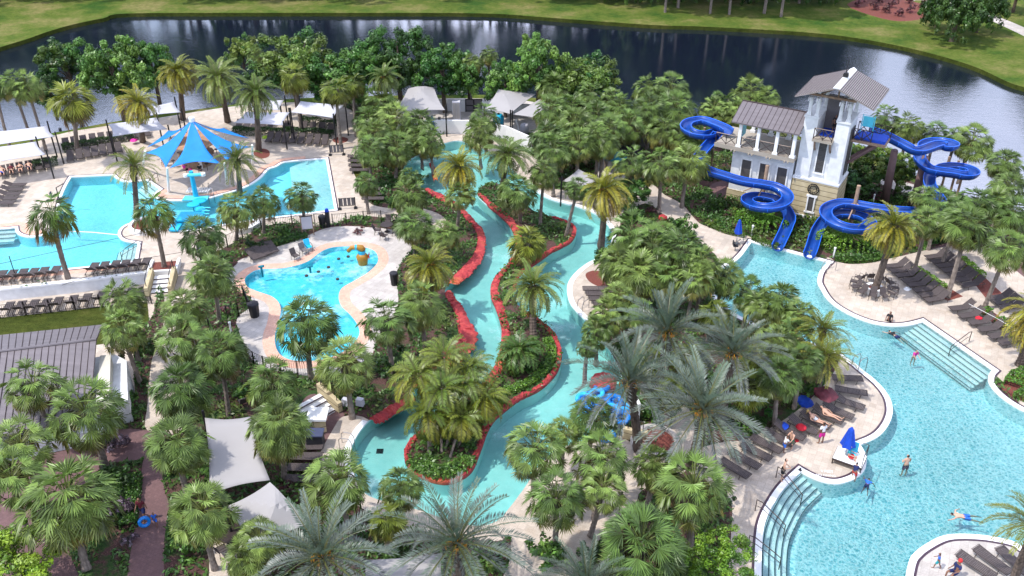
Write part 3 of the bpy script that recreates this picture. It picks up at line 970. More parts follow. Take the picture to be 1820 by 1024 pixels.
def jit(c, rnd, a=0.2):
    k = 1 + rnd.uniform(-a, a) * 1.25
    return (c[0] * k, c[1] * k, c[2] * k)


def lerp3(a, b, t): return tuple(a[i] + (b[i] - a[i]) * t for i in range(3))


def fan_crown(seed, n_leaf, pet, fan, c_new, c_mid, c_old, blades=19, low=-0.75, dead=3, spread=2.5):
    """costapalmate crown (cabbage palm): every leaf a petiole and a folded fan of blades"""
    rnd = random.Random(seed)
    V, Fc, C = [], [], []
    ga = 2.39996
    for i in range(n_leaf):
        q = (i + 0.5) / n_leaf
        el = math.asin(1 - (1 - math.sin(low)) * q) if q < 1 else low
        el += rnd.uniform(-.12, .12)
        az = i * ga + rnd.uniform(-.25, .25)
        d = Vector((math.cos(az) * math.cos(el), math.sin(az) * math.cos(el), math.sin(el)))
        pl = pet * rnd.uniform(.75, 1.15)
        col = c_new if q < .3 else (lerp3(c_new, c_mid, (q - .3) / .4) if q < .7 else lerp3(c_mid, c_old, (q - .7) / .3))
        col = jit(col, rnd, .42)
        if i >= n_leaf - dead: col = jit((0.23, 0.155, 0.075), rnd, .25)
        # petiole, arching down
        base = Vector((0, 0, 0)) + d * 0.12
        m_ = base + d * pl * .6 + Vector((0, 0, .05))
        hub = base + d * pl - Vector((0, 0, (pl * .22) * math.cos(el)))
        ax, sd, up = rot_to(hub - m_)
        n0 = len(V); w_ = .022
        V += [base - sd * w_, base + sd * w_, m_ - sd * w_, m_ + sd * w_, hub - sd * w_, hub + sd * w_]
        pc = jit((0.14, 0.17, 0.04), rnd)
        Fc += [(n0, n0 + 1, n0 + 3, n0 + 2), (n0 + 2, n0 + 3, n0 + 5, n0 + 4)]; C += [pc, pc]
        # tilt the fan plane downward
        tilt = rnd.uniform(.25, .95) + (0.2 if el < 0 else 0)
        ax2 = (ax * math.cos(tilt) - up * math.sin(tilt) * .9).normalized()
        roll = rnd.uniform(-.5, .5)
        sd2 = (sd * math.cos(roll) + up * math.sin(roll)).normalized()
        nrm = sd2.cross(ax2).normalized(); sd2 = ax2.cross(nrm).normalized()
        if nrm.z < 0: nrm = -nrm
        fl = fan * rnd.uniform(.8, 1.15)
        for b in range(blades):
            a = (b / (blades - 1) - .5) * 2 * spread * .5 * 2 * .5
            a += rnd.uniform(-.03, .03)
            dirb = ax2 * math.cos(a) + sd2 * math.sin(a)
            fold = abs(math.sin(a)) * .28
            dirb = (dirb + nrm * fold).normalized()
            L = fl * (1 - .28 * (abs(a) / spread) ** 1.5) * rnd.uniform(.88, 1.08)
            perp = dirb.cross(nrm).normalized()
            w1 = .036 * L
            droop = L * rnd.uniform(.0, .30)
            p0 = hub
            p1 = hub + dirb * L * .55 - Vector((0, 0, droop * .15))
            p2 = hub + dirb * L * .98 - Vector((0, 0, droop))
            z = nrm * (w1 * 1.5 * (1 if b % 2 else -1))
            n0 = len(V)
            V += [p0, p1 - perp * w1, p1 + perp * w1 + z, p2]
            Fc.append((n0, n0 + 1, n0 + 3, n0 + 2)); C.append(jit(col, rnd, .16))
    return leaf_mesh('crown', V, Fc, C)


def pinnate_crown(seed, n_fr, length, c_a, c_b, leaf_len=.42, pairs=30, el_hi=1.35, el_lo=-.55, droop=.5, vee=.5, wid=.028, c_old=None, back=(0.10, 0.11, 0.03), stiff=1.0, twist=0.0):
    """feather palm crown: arching midribs with two ranks of leaflets"""
    rnd = random.Random(seed)
    V, Fc, C = [], [], []
    for i in range(n_fr):
        q = (i + .5) / n_fr
        el = el_hi + (el_lo - el_hi) * q ** .85 + rnd.uniform(-.1, .1)
        az = i * 2.39996 + rnd.uniform(-.2, .2)
        L = length * rnd.uniform(.85, 1.1) * (.75 + .25 * min(1, q * 3))
        h = Vector((math.cos(az), math.sin(az), 0))
        seg = 9
        pts = []; p = h * .1; e = el; st = L / seg
        for k in range(seg + 1):
            pts.append(p.copy())
            p = p + (h * math.cos(e) + Vector((0, 0, math.sin(e)))) * st
            e -= droop / seg * (1.0 + .6 * k / seg) * (0.6 + .6 * max(0, math.cos(el)))
        col = jit(lerp3(c_a, c_b, min(1, max(0, rnd.gauss(q, .2)))), rnd, .15)
        if c_old and q > .86: col = jit(c_old, rnd, .2)
        tw = rnd.uniform(-twist, twist)
        for k in range(seg):
            a, b = pts[k], pts[k + 1]
            ax, sd, up = rot_to(b - a)
            w_ = .035 * (1 - k / seg) + .01
            n0 = len(V)
            V += [a - sd * w_, a + sd * w_, b - sd * w_ * .8, b + sd * w_ * .8]
            Fc.append((n0, n0 + 1, n0 + 3, n0 + 2)); C.append(jit(back, rnd))
        for k in range(pairs):
            t = .12 + .88 * (k + .5) / pairs
            x = t * seg; j = min(seg - 1, int(x)); fr = x - j
            p = pts[j].lerp(pts[j + 1], fr)
            ax, sd, up = rot_to(pts[j + 1] - pts[j])
            if tw:
                sd, up = sd * math.cos(tw) + up * math.sin(tw), up * math.cos(tw) - sd * math.sin(tw)
            ll = leaf_len * math.sin(min(1, .35 + t * 1.0) * PI * .62) * (1.05 - .55 * max(0, t - .55) / .45)
            for s_ in (-1, 1):
                dr = (sd * s_ * math.cos(vee) + up * math.sin(vee) * stiff + ax * .75).normalized()
                dr = (dr + Vector((rnd.uniform(-.12, .12), rnd.uniform(-.12, .12), rnd.uniform(-.12, .08)))).normalized()
                l2 = ll * rnd.uniform(.85, 1.12)
                pr = dr.cross(up)
                if pr.length < 1e-3: pr = ax
                pr.normalize()
                m_ = p + dr * l2 * .5
                tp = p + dr * l2 - Vector((0, 0, l2 * .22 * (1.2 - stiff * .6)))
                n0 = len(V)
                V += [p, m_ - pr * wid, m_ + pr * wid, tp]
                Fc.append((n0, n0 + 1, n0 + 3, n0 + 2)); C.append(jit(col, rnd, .14))
    return leaf_mesh('crown', V, Fc, C)


def trunk_mesh(name, seed, r0, r1, mat, rings=14, boots=0.0, bulge=0.0, bend=0.10):
    """palm stem of unit height with leaf-scar rings; scaled to the tree's height"""
    rnd = random.Random(seed)
    mb = MB()
    pts, rs = [], []
    N = rings * 2
    bx, by = rnd.uniform(-bend, bend), rnd.uniform(-bend, bend)
    for i in range(N + 1):
        t = i / N
        s_ = math.sin(t * PI)
        pts.append(Vector((bx * s_, by * s_, t)))
        r = r0 + (r1 - r0) * min(1, t * 1.15)
        if t > .9: r += bulge * (t - .9) * 10
        rs.append(r * (1.07 if i % 2 else .95) * rnd.uniform(.95, 1.05) * (1.25 - .25 * min(1, t * 8)))
    mb.tube(pts, rs, 9)
    if boots:
        for i in range(26):
            z = 1 - boots * rnd.random(); a = rnd.uniform(0, 2 * PI)
            c = Vector((bx * math.sin(z * PI), by * math.sin(z * PI), z))
            h = Vector((math.cos(a), math.sin(a), 0))
            mb.tube([c + h * r1 * .8, c + h * (r1 + .14) + Vector((0, 0, .035))], [.05, .025], 4)
    o = mb.build(name, mat, None, smooth=False)
    me = o.data
    bpy.data.objects.remove(o)
    return me


def blob_crown(seed, blobs, n, size, cols, name='crown', flat=.5):
    """broad-leaf crown: leaf clumps scattered through lobes, gaps between them"""
    rnd = random.Random(seed)
    V, Fc, C = [], [], []
    tot = sum(b[3] ** 2 for b in blobs)
    for (bx, by, bz, br) in blobs:
        k = int(n * br * br / tot)
        bc = rnd.choice(cols)
        sub = []
        for _ in range(max(4, int(br * 7))):
            d = Vector((rnd.gauss(0, 1), rnd.gauss(0, 1), rnd.gauss(0, .8) + .25)).normalized()
            sub.append((Vector((bx, by, bz)) + d * br * rnd.uniform(.55, 1.0), br * rnd.uniform(.22, .42), jit(rnd.choice([bc, bc, rnd.choice(cols)]), rnd, .25)))
        for _ in range(k):
            c, r, col = rnd.choice(sub)
            d = Vector((rnd.gauss(0, 1), rnd.gauss(0, 1), rnd.gauss(0, .8)))
            d.normalize()
            p = c + d * r * rnd.random() ** .4
            nn = (d + Vector((rnd.uniform(-.7, .7), rnd.uniform(-.7, .7), rnd.uniform(-.2, .9)))).normalized()
            a, s_, u = rot_to(nn)
            th = rnd.uniform(0, PI)
            e1 = s_ * math.cos(th) + u * math.sin(th); e2 = u * math.cos(th) - s_ * math.sin(th)
            z = size * rnd.uniform(.6, 1.35)
            n0 = len(V)
            V += [p - e1 * z, p - e2 * z * flat, p + e1 * z, p + e2 * z * flat]
            Fc.append((n0, n0 + 1, n0 + 2, n0 + 3)); C.append(jit(col, rnd, .2))
    return leaf_mesh(name, V, Fc, C)


GN, GM, GO = (0.148, 0.228, 0.05), (0.165, 0.205, 0.05), (0.31, 0.24, 0.055)
CROWN = {}
CROWN['sabal'] = [fan_crown(11 + k, [92, 104, 84, 112, 96, 100, 88][k], 1.3 + .06 * (k % 3), .84 + .06 * (k % 2), jit(GN, random.Random(k), .15), GM, GO, low=[-.95, -.7, -.6, -1.0, -.8, -.9, -.65][k], dead=[5, 2, 3, 8, 4, 6, 1][k]) for k in range(7)]
CROWN['sabal_y'] = [fan_crown(31 + k, 52, 1.0, 1.05, (0.19, 0.235, 0.03), (0.22, 0.215, 0.03), (0.29, 0.175, 0.03), low=-.9, dead=7) for k in range(2)]
CROWN['washy'] = [fan_crown(41 + k, 42, 1.15, 1.0, (0.11, 0.19, 0.03), (0.17, 0.17, 0.03), (0.32, 0.15, 0.03), low=-.8, dead=6) for k in range(2)]
CROWN['date_y'] = [pinnate_crown(51 + k, 52, 2.5, (0.22, 0.25, 0.03), (0.42, 0.34, 0.035), .42, 32, droop=1.35, vee=.35, el_lo=-.75, c_old=(0.34, 0.23, 0.05)) for k in range(2)]
CROWN['date_g'] = [pinnate_crown(61 + k, 50, 2.5, (0.12, 0.19, 0.035), (0.17, 0.20, 0.04), .40, 32, droop=1.15, vee=.3, el_lo=-.7) for k in range(2)]
CROWN['date_s'] = [pinnate_crown(71 + k, 40, 3.6, (0.12, 0.175, 0.115), (0.165, 0.185, 0.165), .50, 46, droop=.75, vee=.75, el_hi=1.45, el_lo=-.35, wid=.021, stiff=1.1) for k in range(3)]
CROWN['date_t'] = [pinnate_crown(76, 34, 2.6, (0.14, 0.20, 0.03), (0.27, 0.26, 0.04), .40, 28, droop=.95, vee=.5, el_lo=-.35)]
CROWN['queen'] = [pinnate_crown(81 + k, 32, 2.6, (0.13, 0.20, 0.025), (0.26, 0.25, 0.03), .52, 26, droop=1.5, vee=.25, el_hi=1.3, el_lo=-.35, wid=.034, stiff=.5, twist=.7) for k in range(3)]
CROWN['cordy'] = [pinnate_crown(91, 34, 1.9, (0.05, 0.12, 0.02), (0.11, 0.20, 0.04), .55, 14, droop=1.4, vee=.2, el_hi=1.4, el_lo=-.1, wid=.055, stiff=.4)]
RAD = {'sabal': 2.2, 'sabal_y': 2.1, 'washy': 2.1, 'date_y': 2.45, 'date_g': 2.45, 'date_s': 3.5, 'date_t': 2.5, 'queen': 2.4, 'cordy': 1.9}
TRK = {'sabal': [trunk_mesh('trunk', 5 + k, .19, .16, M['trunk'], boots=.16) for k in range(3)],
       'date': [trunk_mesh('trunk', 15 + k, .26, .21, M['trunk_dark'], rings=18, boots=.22, bulge=.12, bend=.05) for k in range(2)],
       'queen': [trunk_mesh('trunk', 25 + k, .10, .085, M['trunk'], boots=0) for k in range(2)]}


def fruit_mesh(seed):
    rnd = random.Random(seed); mb = MB()
    for i in range(5):
        a = i * 2 * PI / 5 + rnd.uniform(-.3, .3)
        h = Vector((math.cos(a), math.sin(a), 0))
        p0 = h * .1 + Vector((0, 0, .05)); p1 = h * .55 + Vector((0, 0, .25)); p2 = h * .75 - Vector((0, 0, .05))
        mb.tube([p0, p1, p2], .02, 4)
        for k in range(12):
            q = p1.lerp(p2, rnd.random()) + Vector((rnd.uniform(-.16, .16), rnd.uniform(-.16, .16), rnd.uniform(-.3, .05)))
            mb.tube([q, q - Vector((0, 0, .22))], [.05, .03], 4)
    o = mb.build('fruit_stalk', M['orange']); me = o.data; bpy.data.objects.remove(o); return me


FRUIT = fruit_mesh(3)
prnd = random.Random(99)


def link(name, me, parent, loc=(0, 0, 0), rot=(0, 0, 0), scale=(1, 1, 1)):
    o = bpy.data.objects.new(name, me)
    COL.objects.link(o); o.parent = parent
    o.location = loc; o.rotation_euler = rot; o.scale = scale
    return o


KIND = {'sabal': ('sabal_palm', 'palm tree'), 'sabal_y': ('sabal_palm', 'palm tree'), 'washy': ('fan_palm', 'palm tree'), 'date_y': ('date_palm', 'palm tree'), 'date_g': ('date_palm', 'palm tree'),
        'date_s': ('silver_date_palm', 'palm tree'), 'date_t': ('date_palm', 'palm tree'), 'queen': ('feather_palm', 'palm tree'), 'cordy': ('leafy_palm_bush', 'palm bush')}
DESC = {'sabal': 'round crowned green fan palm', 'sabal_y': 'yellowish fan palm with a ragged crown', 'washy': 'tall fan palm with browning lower leaves', 'date_y': 'golden yellow date palm with arching fronds',
        'date_g': 'green date palm with arching feathery fronds', 'date_s': 'big silver grey date palm with stiff feathery fronds', 'date_t': 'slender date palm with a thin upright crown', 'queen': 'slim feather palm with drooping fronds', 'cordy': 'low leafy palm bush'}


def palm(kind, x, y, w, h, label, group=None, lean=None, fruit=False, base=None):
    """x, y: crown centre in the photo; w: crown width there in pixels; h: height of the crown centre.
    base: pixel of the foot when it can be seen"""
    top = G(x, y, h)
    sc = 1.08 * (w / 2 * mpp(x, y, h)) / RAD[kind] * prnd.uniform(.97, 1.05)
    if base is not None:
        ft = G(base[0], base[1])
    else:
        ft = Vector((top.x + prnd.uniform(-.3, .3), top.y + prnd.uniform(-.3, .3), 0))
    nm, cat = KIND[kind]
    root = empty(nm, ft, label, cat, group, prnd.uniform(0, 2 * PI) if base is None else 0)
    inv = Matrix.Rotation(-root.rotation_euler.z, 3, 'Z')
    off = inv @ (top - ft)
    tk = 'date' if kind.startswith('date') else ('queen' if kind in ('queen', 'cordy') else 'sabal')
    v = Vector(off)
    q = Vector((0, 0, 1)).rotation_difference(v)
    ts = max(.8, min(1.25, sc))
    t = link('trunk', prnd.choice(TRK[tk]), root, (0, 0, -.05), q.to_euler(), (ts, ts, v.length * .99))
    c = link('crown', prnd.choice(CROWN[kind]), root, off, (prnd.uniform(-.22, .22), prnd.uniform(-.22, .22), prnd.uniform(0, 2 * PI)), (sc, sc * prnd.uniform(.9, 1.1), sc * prnd.uniform(.85, 1.08)))
    if fruit:
        link('fruit_stalk', FRUIT, root, off, (0, 0, prnd.uniform(0, 6)), (sc * .62, sc * .62, sc * .62))
    return root


# --- single palms that can be named by what they stand beside
SINGLE = [
    ('date_y', 317, 127, 92, 7.5, 'golden date palm by the lake, left of its greener twin', (325, 212), False),
    ('date_g', 388, 138, 96, 7.5, 'green date palm by the lake just right of the golden one', (405, 216), False),
    ('date_g', 453, 165, 92, 7.0, 'date palm in a round planter right of the blue canopy', (460, 268), False),
    ('date_y', 244, 183, 88, 6.0, 'yellow date palm between two white shade sails left of the blue canopy', (254, 252), False),
    ('date_g', 684, 137, 66, 6.5, 'small date palm with orange fruit behind the grove at the lake', None, True),
    ('date_t', 237, 296, 88, 5.6, 'slender date palm by the left post of the blue canopy', (243, 392), False),
    ('date_t', 421, 284, 86, 4.2, 'slender date palm by the right post of the blue canopy', (426, 341), False),
    ('washy', 92, 382, 96, 6.2, 'tall leaning fan palm on the deck beside the row of loungers at far left', (121, 495), False),
    ('washy', 272, 378, 88, 6.0, 'fan palm with orange dead fronds in the planter by the terrace stairs', (293, 478), False),
    ('sabal_y', 127, 180, 88, 6.5, 'tall yellowish fan palm between the left shade sails', (137, 268), False),
    ('sabal', 419, 373, 78, 3.8, 'fan palm behind the fence, left of three beside the upper pool', (420, 430), False),
    ('sabal', 469, 358, 62, 3.6, 'fan palm behind the fence, middle of three beside the upper pool', (468, 416), False),
    ('sabal', 536, 350, 62, 3.8, 'fan palm by the white notice board at the corner of the upper pool', (541, 412), False),
    ('sabal', 358, 420, 84, 3.6, 'fan palm on the deck between the two pools at left', None, False),
    ('sabal', 376, 487, 86, 5.0, 'tall fan palm by the ramp railings left of the splash pool', (390, 575), False),
    ('sabal', 650, 328, 48, 2.6, 'small fan palm beside the dark loungers left of the lazy river', (655, 380), False),
    ('date_y', 815, 296, 98, 5.5, 'yellow green date palm at the north tip of the river island', (832, 352), False),
    ('date_g', 902, 274, 98, 6.5, 'dark green date palm behind the yellow one on the river island', (890, 350), False),
    ('sabal', 818, 346, 58, 3.8, 'forked looking fan palm on the rock kerb west of the lazy river', (812, 408), False),
    ('sabal', 919, 340, 72, 4.2, 'full fan palm in the middle of the island north end', (925, 395), False),
    ('sabal', 967, 308, 56, 5.0, 'slim fan palm with a straight pale trunk on the river island', (960, 400), False),
    ('sabal', 1027, 335, 48, 4.6, 'leaning fan palm over the east bend of the island kerb', (1006, 418), False),
    ('date_y', 1075, 338, 108, 6.0, 'tall yellow green date palm with orange flowers at the east river edge', (1068, 440), True),
    ('sabal_y', 938, 434, 76, 1.9, 'short yellow fan palm in the waist of the river island', None, False),
    ('date_g', 947, 508, 116, 3.6, 'grey green date palm with a dead frond skirt in the island middle', (948, 605), False),
    ('cordy', 924, 622, 88, 1.6, 'dense leafy palm bush below the grey green date palm on the island', None, False),
    ('date_y', 763, 472, 112, 3.6, 'broad date palm with orange heart on the bank between splash pool and river', None, True),
    ('sabal', 737, 402, 82, 2.6, 'fan palm behind the table and chairs of the splash pool deck', None, False),
    ('sabal', 790, 418, 64, 2.4, 'fan palm beside the widest part of the west rock kerb', None, False),
    ('sabal', 748, 543, 88, 3.6, 'fan palm with a skirt over the dark rock outcrop', None, False),
    ('sabal', 687, 571, 98, 4.2, 'fan palm on the east side of the splash pool deck', None, False),
    ('sabal', 545, 576, 108, 4.4, 'large fan palm standing in front of the splash pool water', (553, 672), False),
    ('sabal', 613, 646, 112, 4.4, 'large fan palm just below the splash pool beside the stairs', None, False),
    ('sabal', 484, 684, 110, 3.4, 'fan palm below the curved railing of the splash pool', None, False),
    ('sabal', 496, 758, 124, 4.6, 'big fan palm right of the large grey shade sail', (505, 850), False),
    ('sabal', 601, 853, 124, 4.0, 'big fan palm at the south west corner of the lazy river', None, False),
    ('sabal', 713, 866, 82, 3.2, 'fan palm against the southern rim of the lazy river', None, False),
    ('sabal_y', 688, 925, 88, 2.6, 'low fan palm between two silver date palms at the bottom', None, False),
    ('sabal', 461, 958, 90, 3.0, 'fan palm at the tip of the lower shade sail', None, False),
    ('sabal', 436, 992, 86, 2.4, 'low fan palm at the bottom edge below the lower shade sail', None, False),
    ('date_s', 573, 990, 262, 4.6, 'huge silver date palm at the bottom below the lower shade sail', None, True),
    ('date_s', 812, 965, 262, 5.0, 'huge silver date palm at the bottom centre with orange fruit', None, True),
    ('date_s', 1042, 1045, 190, 3.8, 'silver date palm cut by the bottom edge right of centre', None, False),
    ('sabal', 950, 800, 124, 4.6, 'fan palm overhanging the south east bend of the lazy river', (948, 880), False),
    ('sabal', 1052, 742, 98, 3.4, 'fan palm beside the blue inner tubes', None, False),
    ('sabal', 1070, 815, 112, 4.4, 'fan palm left of the low white walled steps', None, False),
    ('sabal', 988, 886, 126, 4.4, 'fan palm with a short dark trunk above the bottom green bush', (985, 985), False),
    ('sabal', 1072, 868, 90, 4.6, 'drooping fan palm on a leaning grey trunk at bottom centre', (1048, 955), False),
    ('sabal', 1163, 828, 84, 3.2, 'fan palm over the paved walk right of the low white walled steps', None, False),
    ('sabal', 1232, 866, 142, 4.6, 'large fan palm left of the pool steps deck', None, False),
    ('sabal', 1140, 965, 158, 4.6, 'very large fan palm at the bottom right of centre', None, False),
    ('date_s', 1119, 680, 232, 6.6, 'silver date palm leaning over the stacked blue inner tubes', (1135, 800), True),
    ('date_s', 1248, 728, 246, 6.2, 'silver date palm with yellow fruit over the paved walk', (1228, 830), True),
    ('date_s', 1187, 590, 206, 6.0, 'silver date palm in the middle of the palm thicket', None, True),
    ('date_s', 1303, 628, 196, 5.6, 'silver date palm nearest the main pool in the thicket', None, True),
    ('date_y', 1588, 402, 112, 5.8, 'golden date palm ringed by brown chairs on the sun deck', (1554, 518), False),
    ('sabal', 1720, 402, 96, 5.4, 'fan palm on a pale trunk in the first red planting strip of the sun deck', (1684, 528), False),
    ('sabal', 1790, 446, 92, 5.2, 'fan palm over the second planting strip of the sun deck', (1749, 548), False),
    ('sabal', 1648, 394, 62, 4.8, 'fan palm with a grey trunk right behind the golden date palm', (1626, 478), False),
    ('date_t', 1840, 935, 150, 4.6, 'feathery palm reaching in from the right edge over the main pool', None, False),
    ('date_y', 1845, 560, 130, 4.0, 'yellow feathery palm cut by the right edge above the deck loungers', None, False),
    ('queen', 790, 636, 118, 4.2, 'feather palm at the top of the island clump', (775, 790), False),
    ('queen', 742, 668, 116, 3.8, 'feather palm at the left of the island clump, fronds over the river', (768, 800), False),
    ('queen', 826, 680, 116, 3.4, 'feather palm in the centre of the island clump', (790, 800), False),
    ('queen', 862, 706, 104, 2.8, 'feather palm on the right of the island clump', (812, 795), False),
    ('queen', 762, 732, 112, 2.4, 'low feather palm at the lower left of the island clump', (762, 808), False),
    ('queen', 818, 742, 104, 2.2, 'low feather palm at the lower right of the island clump', (800, 812), False),
    ('queen', 785, 690, 108, 3.6, 'feather palm in the very middle of the island clump', (785, 805), False),
    ('queen', 838, 655, 96, 3.8, 'feather palm at the upper right of the island clump', (806, 788), False),
    ('date_t', 1462, 585, 108, 4.2, 'arching feather palm leaning over the main pool, upper of two', (1450, 660), False),
    ('date_t', 1466, 632, 112, 3.6, 'arching feather palm above the loungers, lower of two', (1452, 690), False),
    ('sabal', 1287, 490, 78, 3.6, 'fan palm with open crown standing out over the shallow pool arm', None, False),
    ('sabal', 1742, 858, 10, 1.0, '', None, False),
]
SINGLE = [s_ for s_ in SINGLE if s_[5]]
for k, x, y, w, h, lab, b, fr in SINGLE:
    palm(k, x, y, w, h, lab, base=b, fruit=fr)

# --- groves: rows of alike fan palms, told apart by their order from the left
GROVES = [
    ('fan palms at the lower left', 'garden fan palm at lower left', 'sabal', 4.4, [(60, 686, 112), (152, 733, 142), (36, 790, 112), (122, 888, 152), (20, 850, 110)]),
    ('fan palms beside the brown roof', 'fan palm between brown roof and splash pool', 'sabal', 4.6, [(218, 536, 84), (218, 588, 92), (322, 600, 92), (390, 625, 92), (327, 546, 92)]),
    ('fan palms by the large shade sail', 'fan palm along the walk left of the large sail', 'sabal', 4.2, [(322, 694, 116), (315, 788, 122), (360, 908, 132)]),
    ('lakeside fan palms at far left', 'dark trunked fan palm on the lake bank at far left', 'sabal', 7.0, [(-8, 160, 60), (22, 152, 62), (48, 156, 62)]),
    ('lakeside fan palms behind the sails', 'fan palm behind the white sails near the lake', 'sabal_y', 5.8, [(521, 140, 62), (597, 162, 64), (628, 150, 58)]),
    ('lakeside fan palms by the service yard', 'small fan palm on the lake bank behind the yard', 'sabal', 5.5, [(455, 100, 42), (838, 112, 40), (869, 100, 38)]),
    ('grove left of the service yard', 'upper fan palm left of the grey tents', 'sabal', 3.6, [(673, 184, 74), (700, 214, 78), (655, 214, 66), (665, 236, 66)]),
    ('grove above the river head', 'fan palm at the head of the lazy river', 'sabal', 3.4, [(658, 268, 64), (704, 264, 70), (744, 222, 66), (764, 252, 60), (745, 246, 58)]),
    ('fan palms by the splash pool gate', 'fan palm beside the narrow channel left of the lazy river', 'sabal', 2.2, [(727, 314, 40), (727, 350, 70)]),
    ('fan palms by the white wall', 'fan palm in front of the curved white wall', 'sabal', 3.8, [(861, 212, 62), (850, 238, 60)]),
    ('top row of the lakeside grove', 'back row fan palm between white wall and tower', 'sabal', 4.6, [(985, 157, 62), (1027, 143, 64), (1048, 172, 62), (1088, 178, 56), (1152, 160, 64), (1192, 160, 76)]),
    ('second row of the lakeside grove', 'second row fan palm between white wall and tower', 'sabal', 4.4, [(978, 200, 72), (1012, 192, 64), (1060, 206, 64), (1101, 194, 60), (1155, 196, 76), (1202, 196, 78)]),
    ('third row of the lakeside grove', 'third row fan palm between white wall and tower', 'sabal', 4.2, [(974, 246, 72), (1022, 222, 78), (1060, 248, 66), (1082, 232, 66), (1118, 224, 70), (1180, 232, 66), (1212, 244, 60)]),
    ('front row of the lakeside grove', 'front row fan palm between white wall and tower', 'sabal', 4.2, [(984, 270, 72), (1028, 256, 74), (1072, 256, 66), (1122, 290, 64), (1174, 296, 78), (1224, 288, 78), (1238, 256, 70)]),
    ('fan palms behind the slide tower', 'fan palm behind the low wing of the tower', 'sabal', 4.2, [(1268, 196, 56), (1292, 190, 60), (1310, 200, 58), (1334, 170, 72), (1362, 178, 52), (1275, 182, 40)]),
    ('fan palms right of the slide tower', 'lakeside fan palm right of the slide tower', 'sabal', 4.0, [(1574, 214, 58), (1613, 228, 62), (1662, 240, 58), (1728, 252, 78), (1700, 246, 50)]),
    ('fan palms at the right edge', 'fan palm in the grove above the sun deck', 'sabal', 4.2, [(1786, 292, 74), (1792, 334, 78), (1735, 362, 74), (1800, 380, 76), (1668, 364, 68), (1772, 360, 66), (1700, 385, 60), (1640, 350, 50)]),
    ('thicket beside the pool path, upper row', 'upper row fan palm between river and main pool', 'sabal', 4.6, [(1125, 424, 98), (1160, 438, 84), (1212, 450, 96), (1180, 420, 60), (1248, 470, 70)]),
    ('thicket beside the pool path, middle row', 'middle row fan palm between river and main pool', 'sabal', 3.8, [(1098, 470, 78), (1135, 486, 96), (1190, 490, 90), (1236, 500, 76), (1098, 528, 70)]),
    ('thicket at the pool edge', 'fan palm along the hidden edge of the main pool', 'sabal', 3.8, [(1330, 520, 76), (1356, 548, 74), (1386, 538, 88), (1412, 598, 86), (1378, 610, 80), (1430, 640, 72), (1385, 670, 84), (1420, 560, 66)]),
    ('thicket by the river dock', 'fan palm on the east bank of the lazy river', 'sabal', 3.0, [(1080, 562, 70), (1060, 590, 66), (1045, 618, 40), (1140, 560, 64), (1000, 772, 66)]),
    ('palms under the silver date palms', 'low fan palm under the silver date palms', 'sabal_y', 2.6, [(1150, 640, 70), (1225, 640, 76), (1270, 560, 70), (1330, 690, 84), (1345, 640, 70), (1190, 700, 70)]),
]
for grp, desc, kind, h, lst in GROVES:
    rank = {i: r for r, i in enumerate(sorted(range(len(lst)), key=lambda i: lst[i][0]))}
    for i, (x, y, w) in enumerate(lst):
        palm(kind, x, y, w, h * prnd.uniform(.92, 1.08), f'{desc}, {ORD[rank[i]]} from the left', group=grp)

# --- broad-leaved trees
LG = [(0.055, 0.15, 0.025), (0.09, 0.21, 0.033), (0.14, 0.27, 0.045), (0.045, 0.11, 0.02)]
LY = [(0.10, 0.18, 0.025), (0.14, 0.22, 0.03), (0.06, 0.13, 0.02), (0.15, 0.21, 0.035)]
LD = [(0.025, 0.065, 0.012), (0.04, 0.095, 0.018), (0.06, 0.125, 0.022)]
LB = [(0.16, 0.30, 0.02), (0.22, 0.36, 0.03), (0.09, 0.19, 0.02)]


def tree_meshes(seed, R_, H_, cols, n=15000, size=.135):
    rnd = random.Random(seed)
    blobs = []
    for i in range(13):
        a = i * 2.4 + rnd.uniform(-.3, .3); r = R_ * .62 * math.sqrt((i + .5) / 13)
        blobs.append((math.cos(a) * r * 1.25, math.sin(a) * r * 1.25, H_ - R_ * .75 + rnd.uniform(-.35, .55) * R_ - r * .25, R_ * rnd.uniform(.32, .5)))
    cr = blob_crown(seed, blobs, n, size, cols)
    mb = MB()
    mb.tube([(0, 0, -.1), (.1, .05, H_ * .3), (0, 0, H_ * .55), (.1, 0, H_ * .85)], [.26, .2, .14, .04], 7)
    for b in blobs[::2]:
        mb.tube([(0, 0, H_ * rnd.uniform(.25, .45)), (b[0] * .5, b[1] * .5, (H_ * .45 + b[2]) / 2), (b[0], b[1], b[2])], [.11, .07, .025], 5)
    o = mb.build('trunk', M['bark']); me = o.data; bpy.data.objects.remove(o)
    return cr, me


TREES = {'g1': tree_meshes(1, 3.2, 6.6, LG), 'g2': tree_meshes(2, 3.2, 6.6, LG + LY), 'y1': tree_meshes(3, 3.2, 6.6, LY + LG[:1]), 'd1': tree_meshes(4, 3.2, 6.6, LD + LG[:1]), 'b1': tree_meshes(5, 3.2, 6.6, LB, 12000, .10)}


def oak_meshes(seed):
    rnd = random.Random(seed)
    blobs = []
    for i in range(20):
        a = i * 2.4; r = 4.2 * math.sqrt((i + .5) / 20)
        blobs.append((math.cos(a) * r, math.sin(a) * r, 1.6 + 4.2 * (1 - (r / 4.8) ** 2) * rnd.uniform(.55, 1.0), rnd.uniform(1.2, 1.9)))
    cr = blob_crown(seed, blobs, 16000, .17, LD + LD + LG[:1])
    mb = MB(); mb.tube([(0, 0, -.1), (.1, 0, 1.6), (0, .1, 4)], [.4, .34, .15], 8)
    o = mb.build('trunk', M['bark']); me = o.data; bpy.data.objects.remove(o)
    return cr, me


TREES['o1'] = oak_meshes(77)


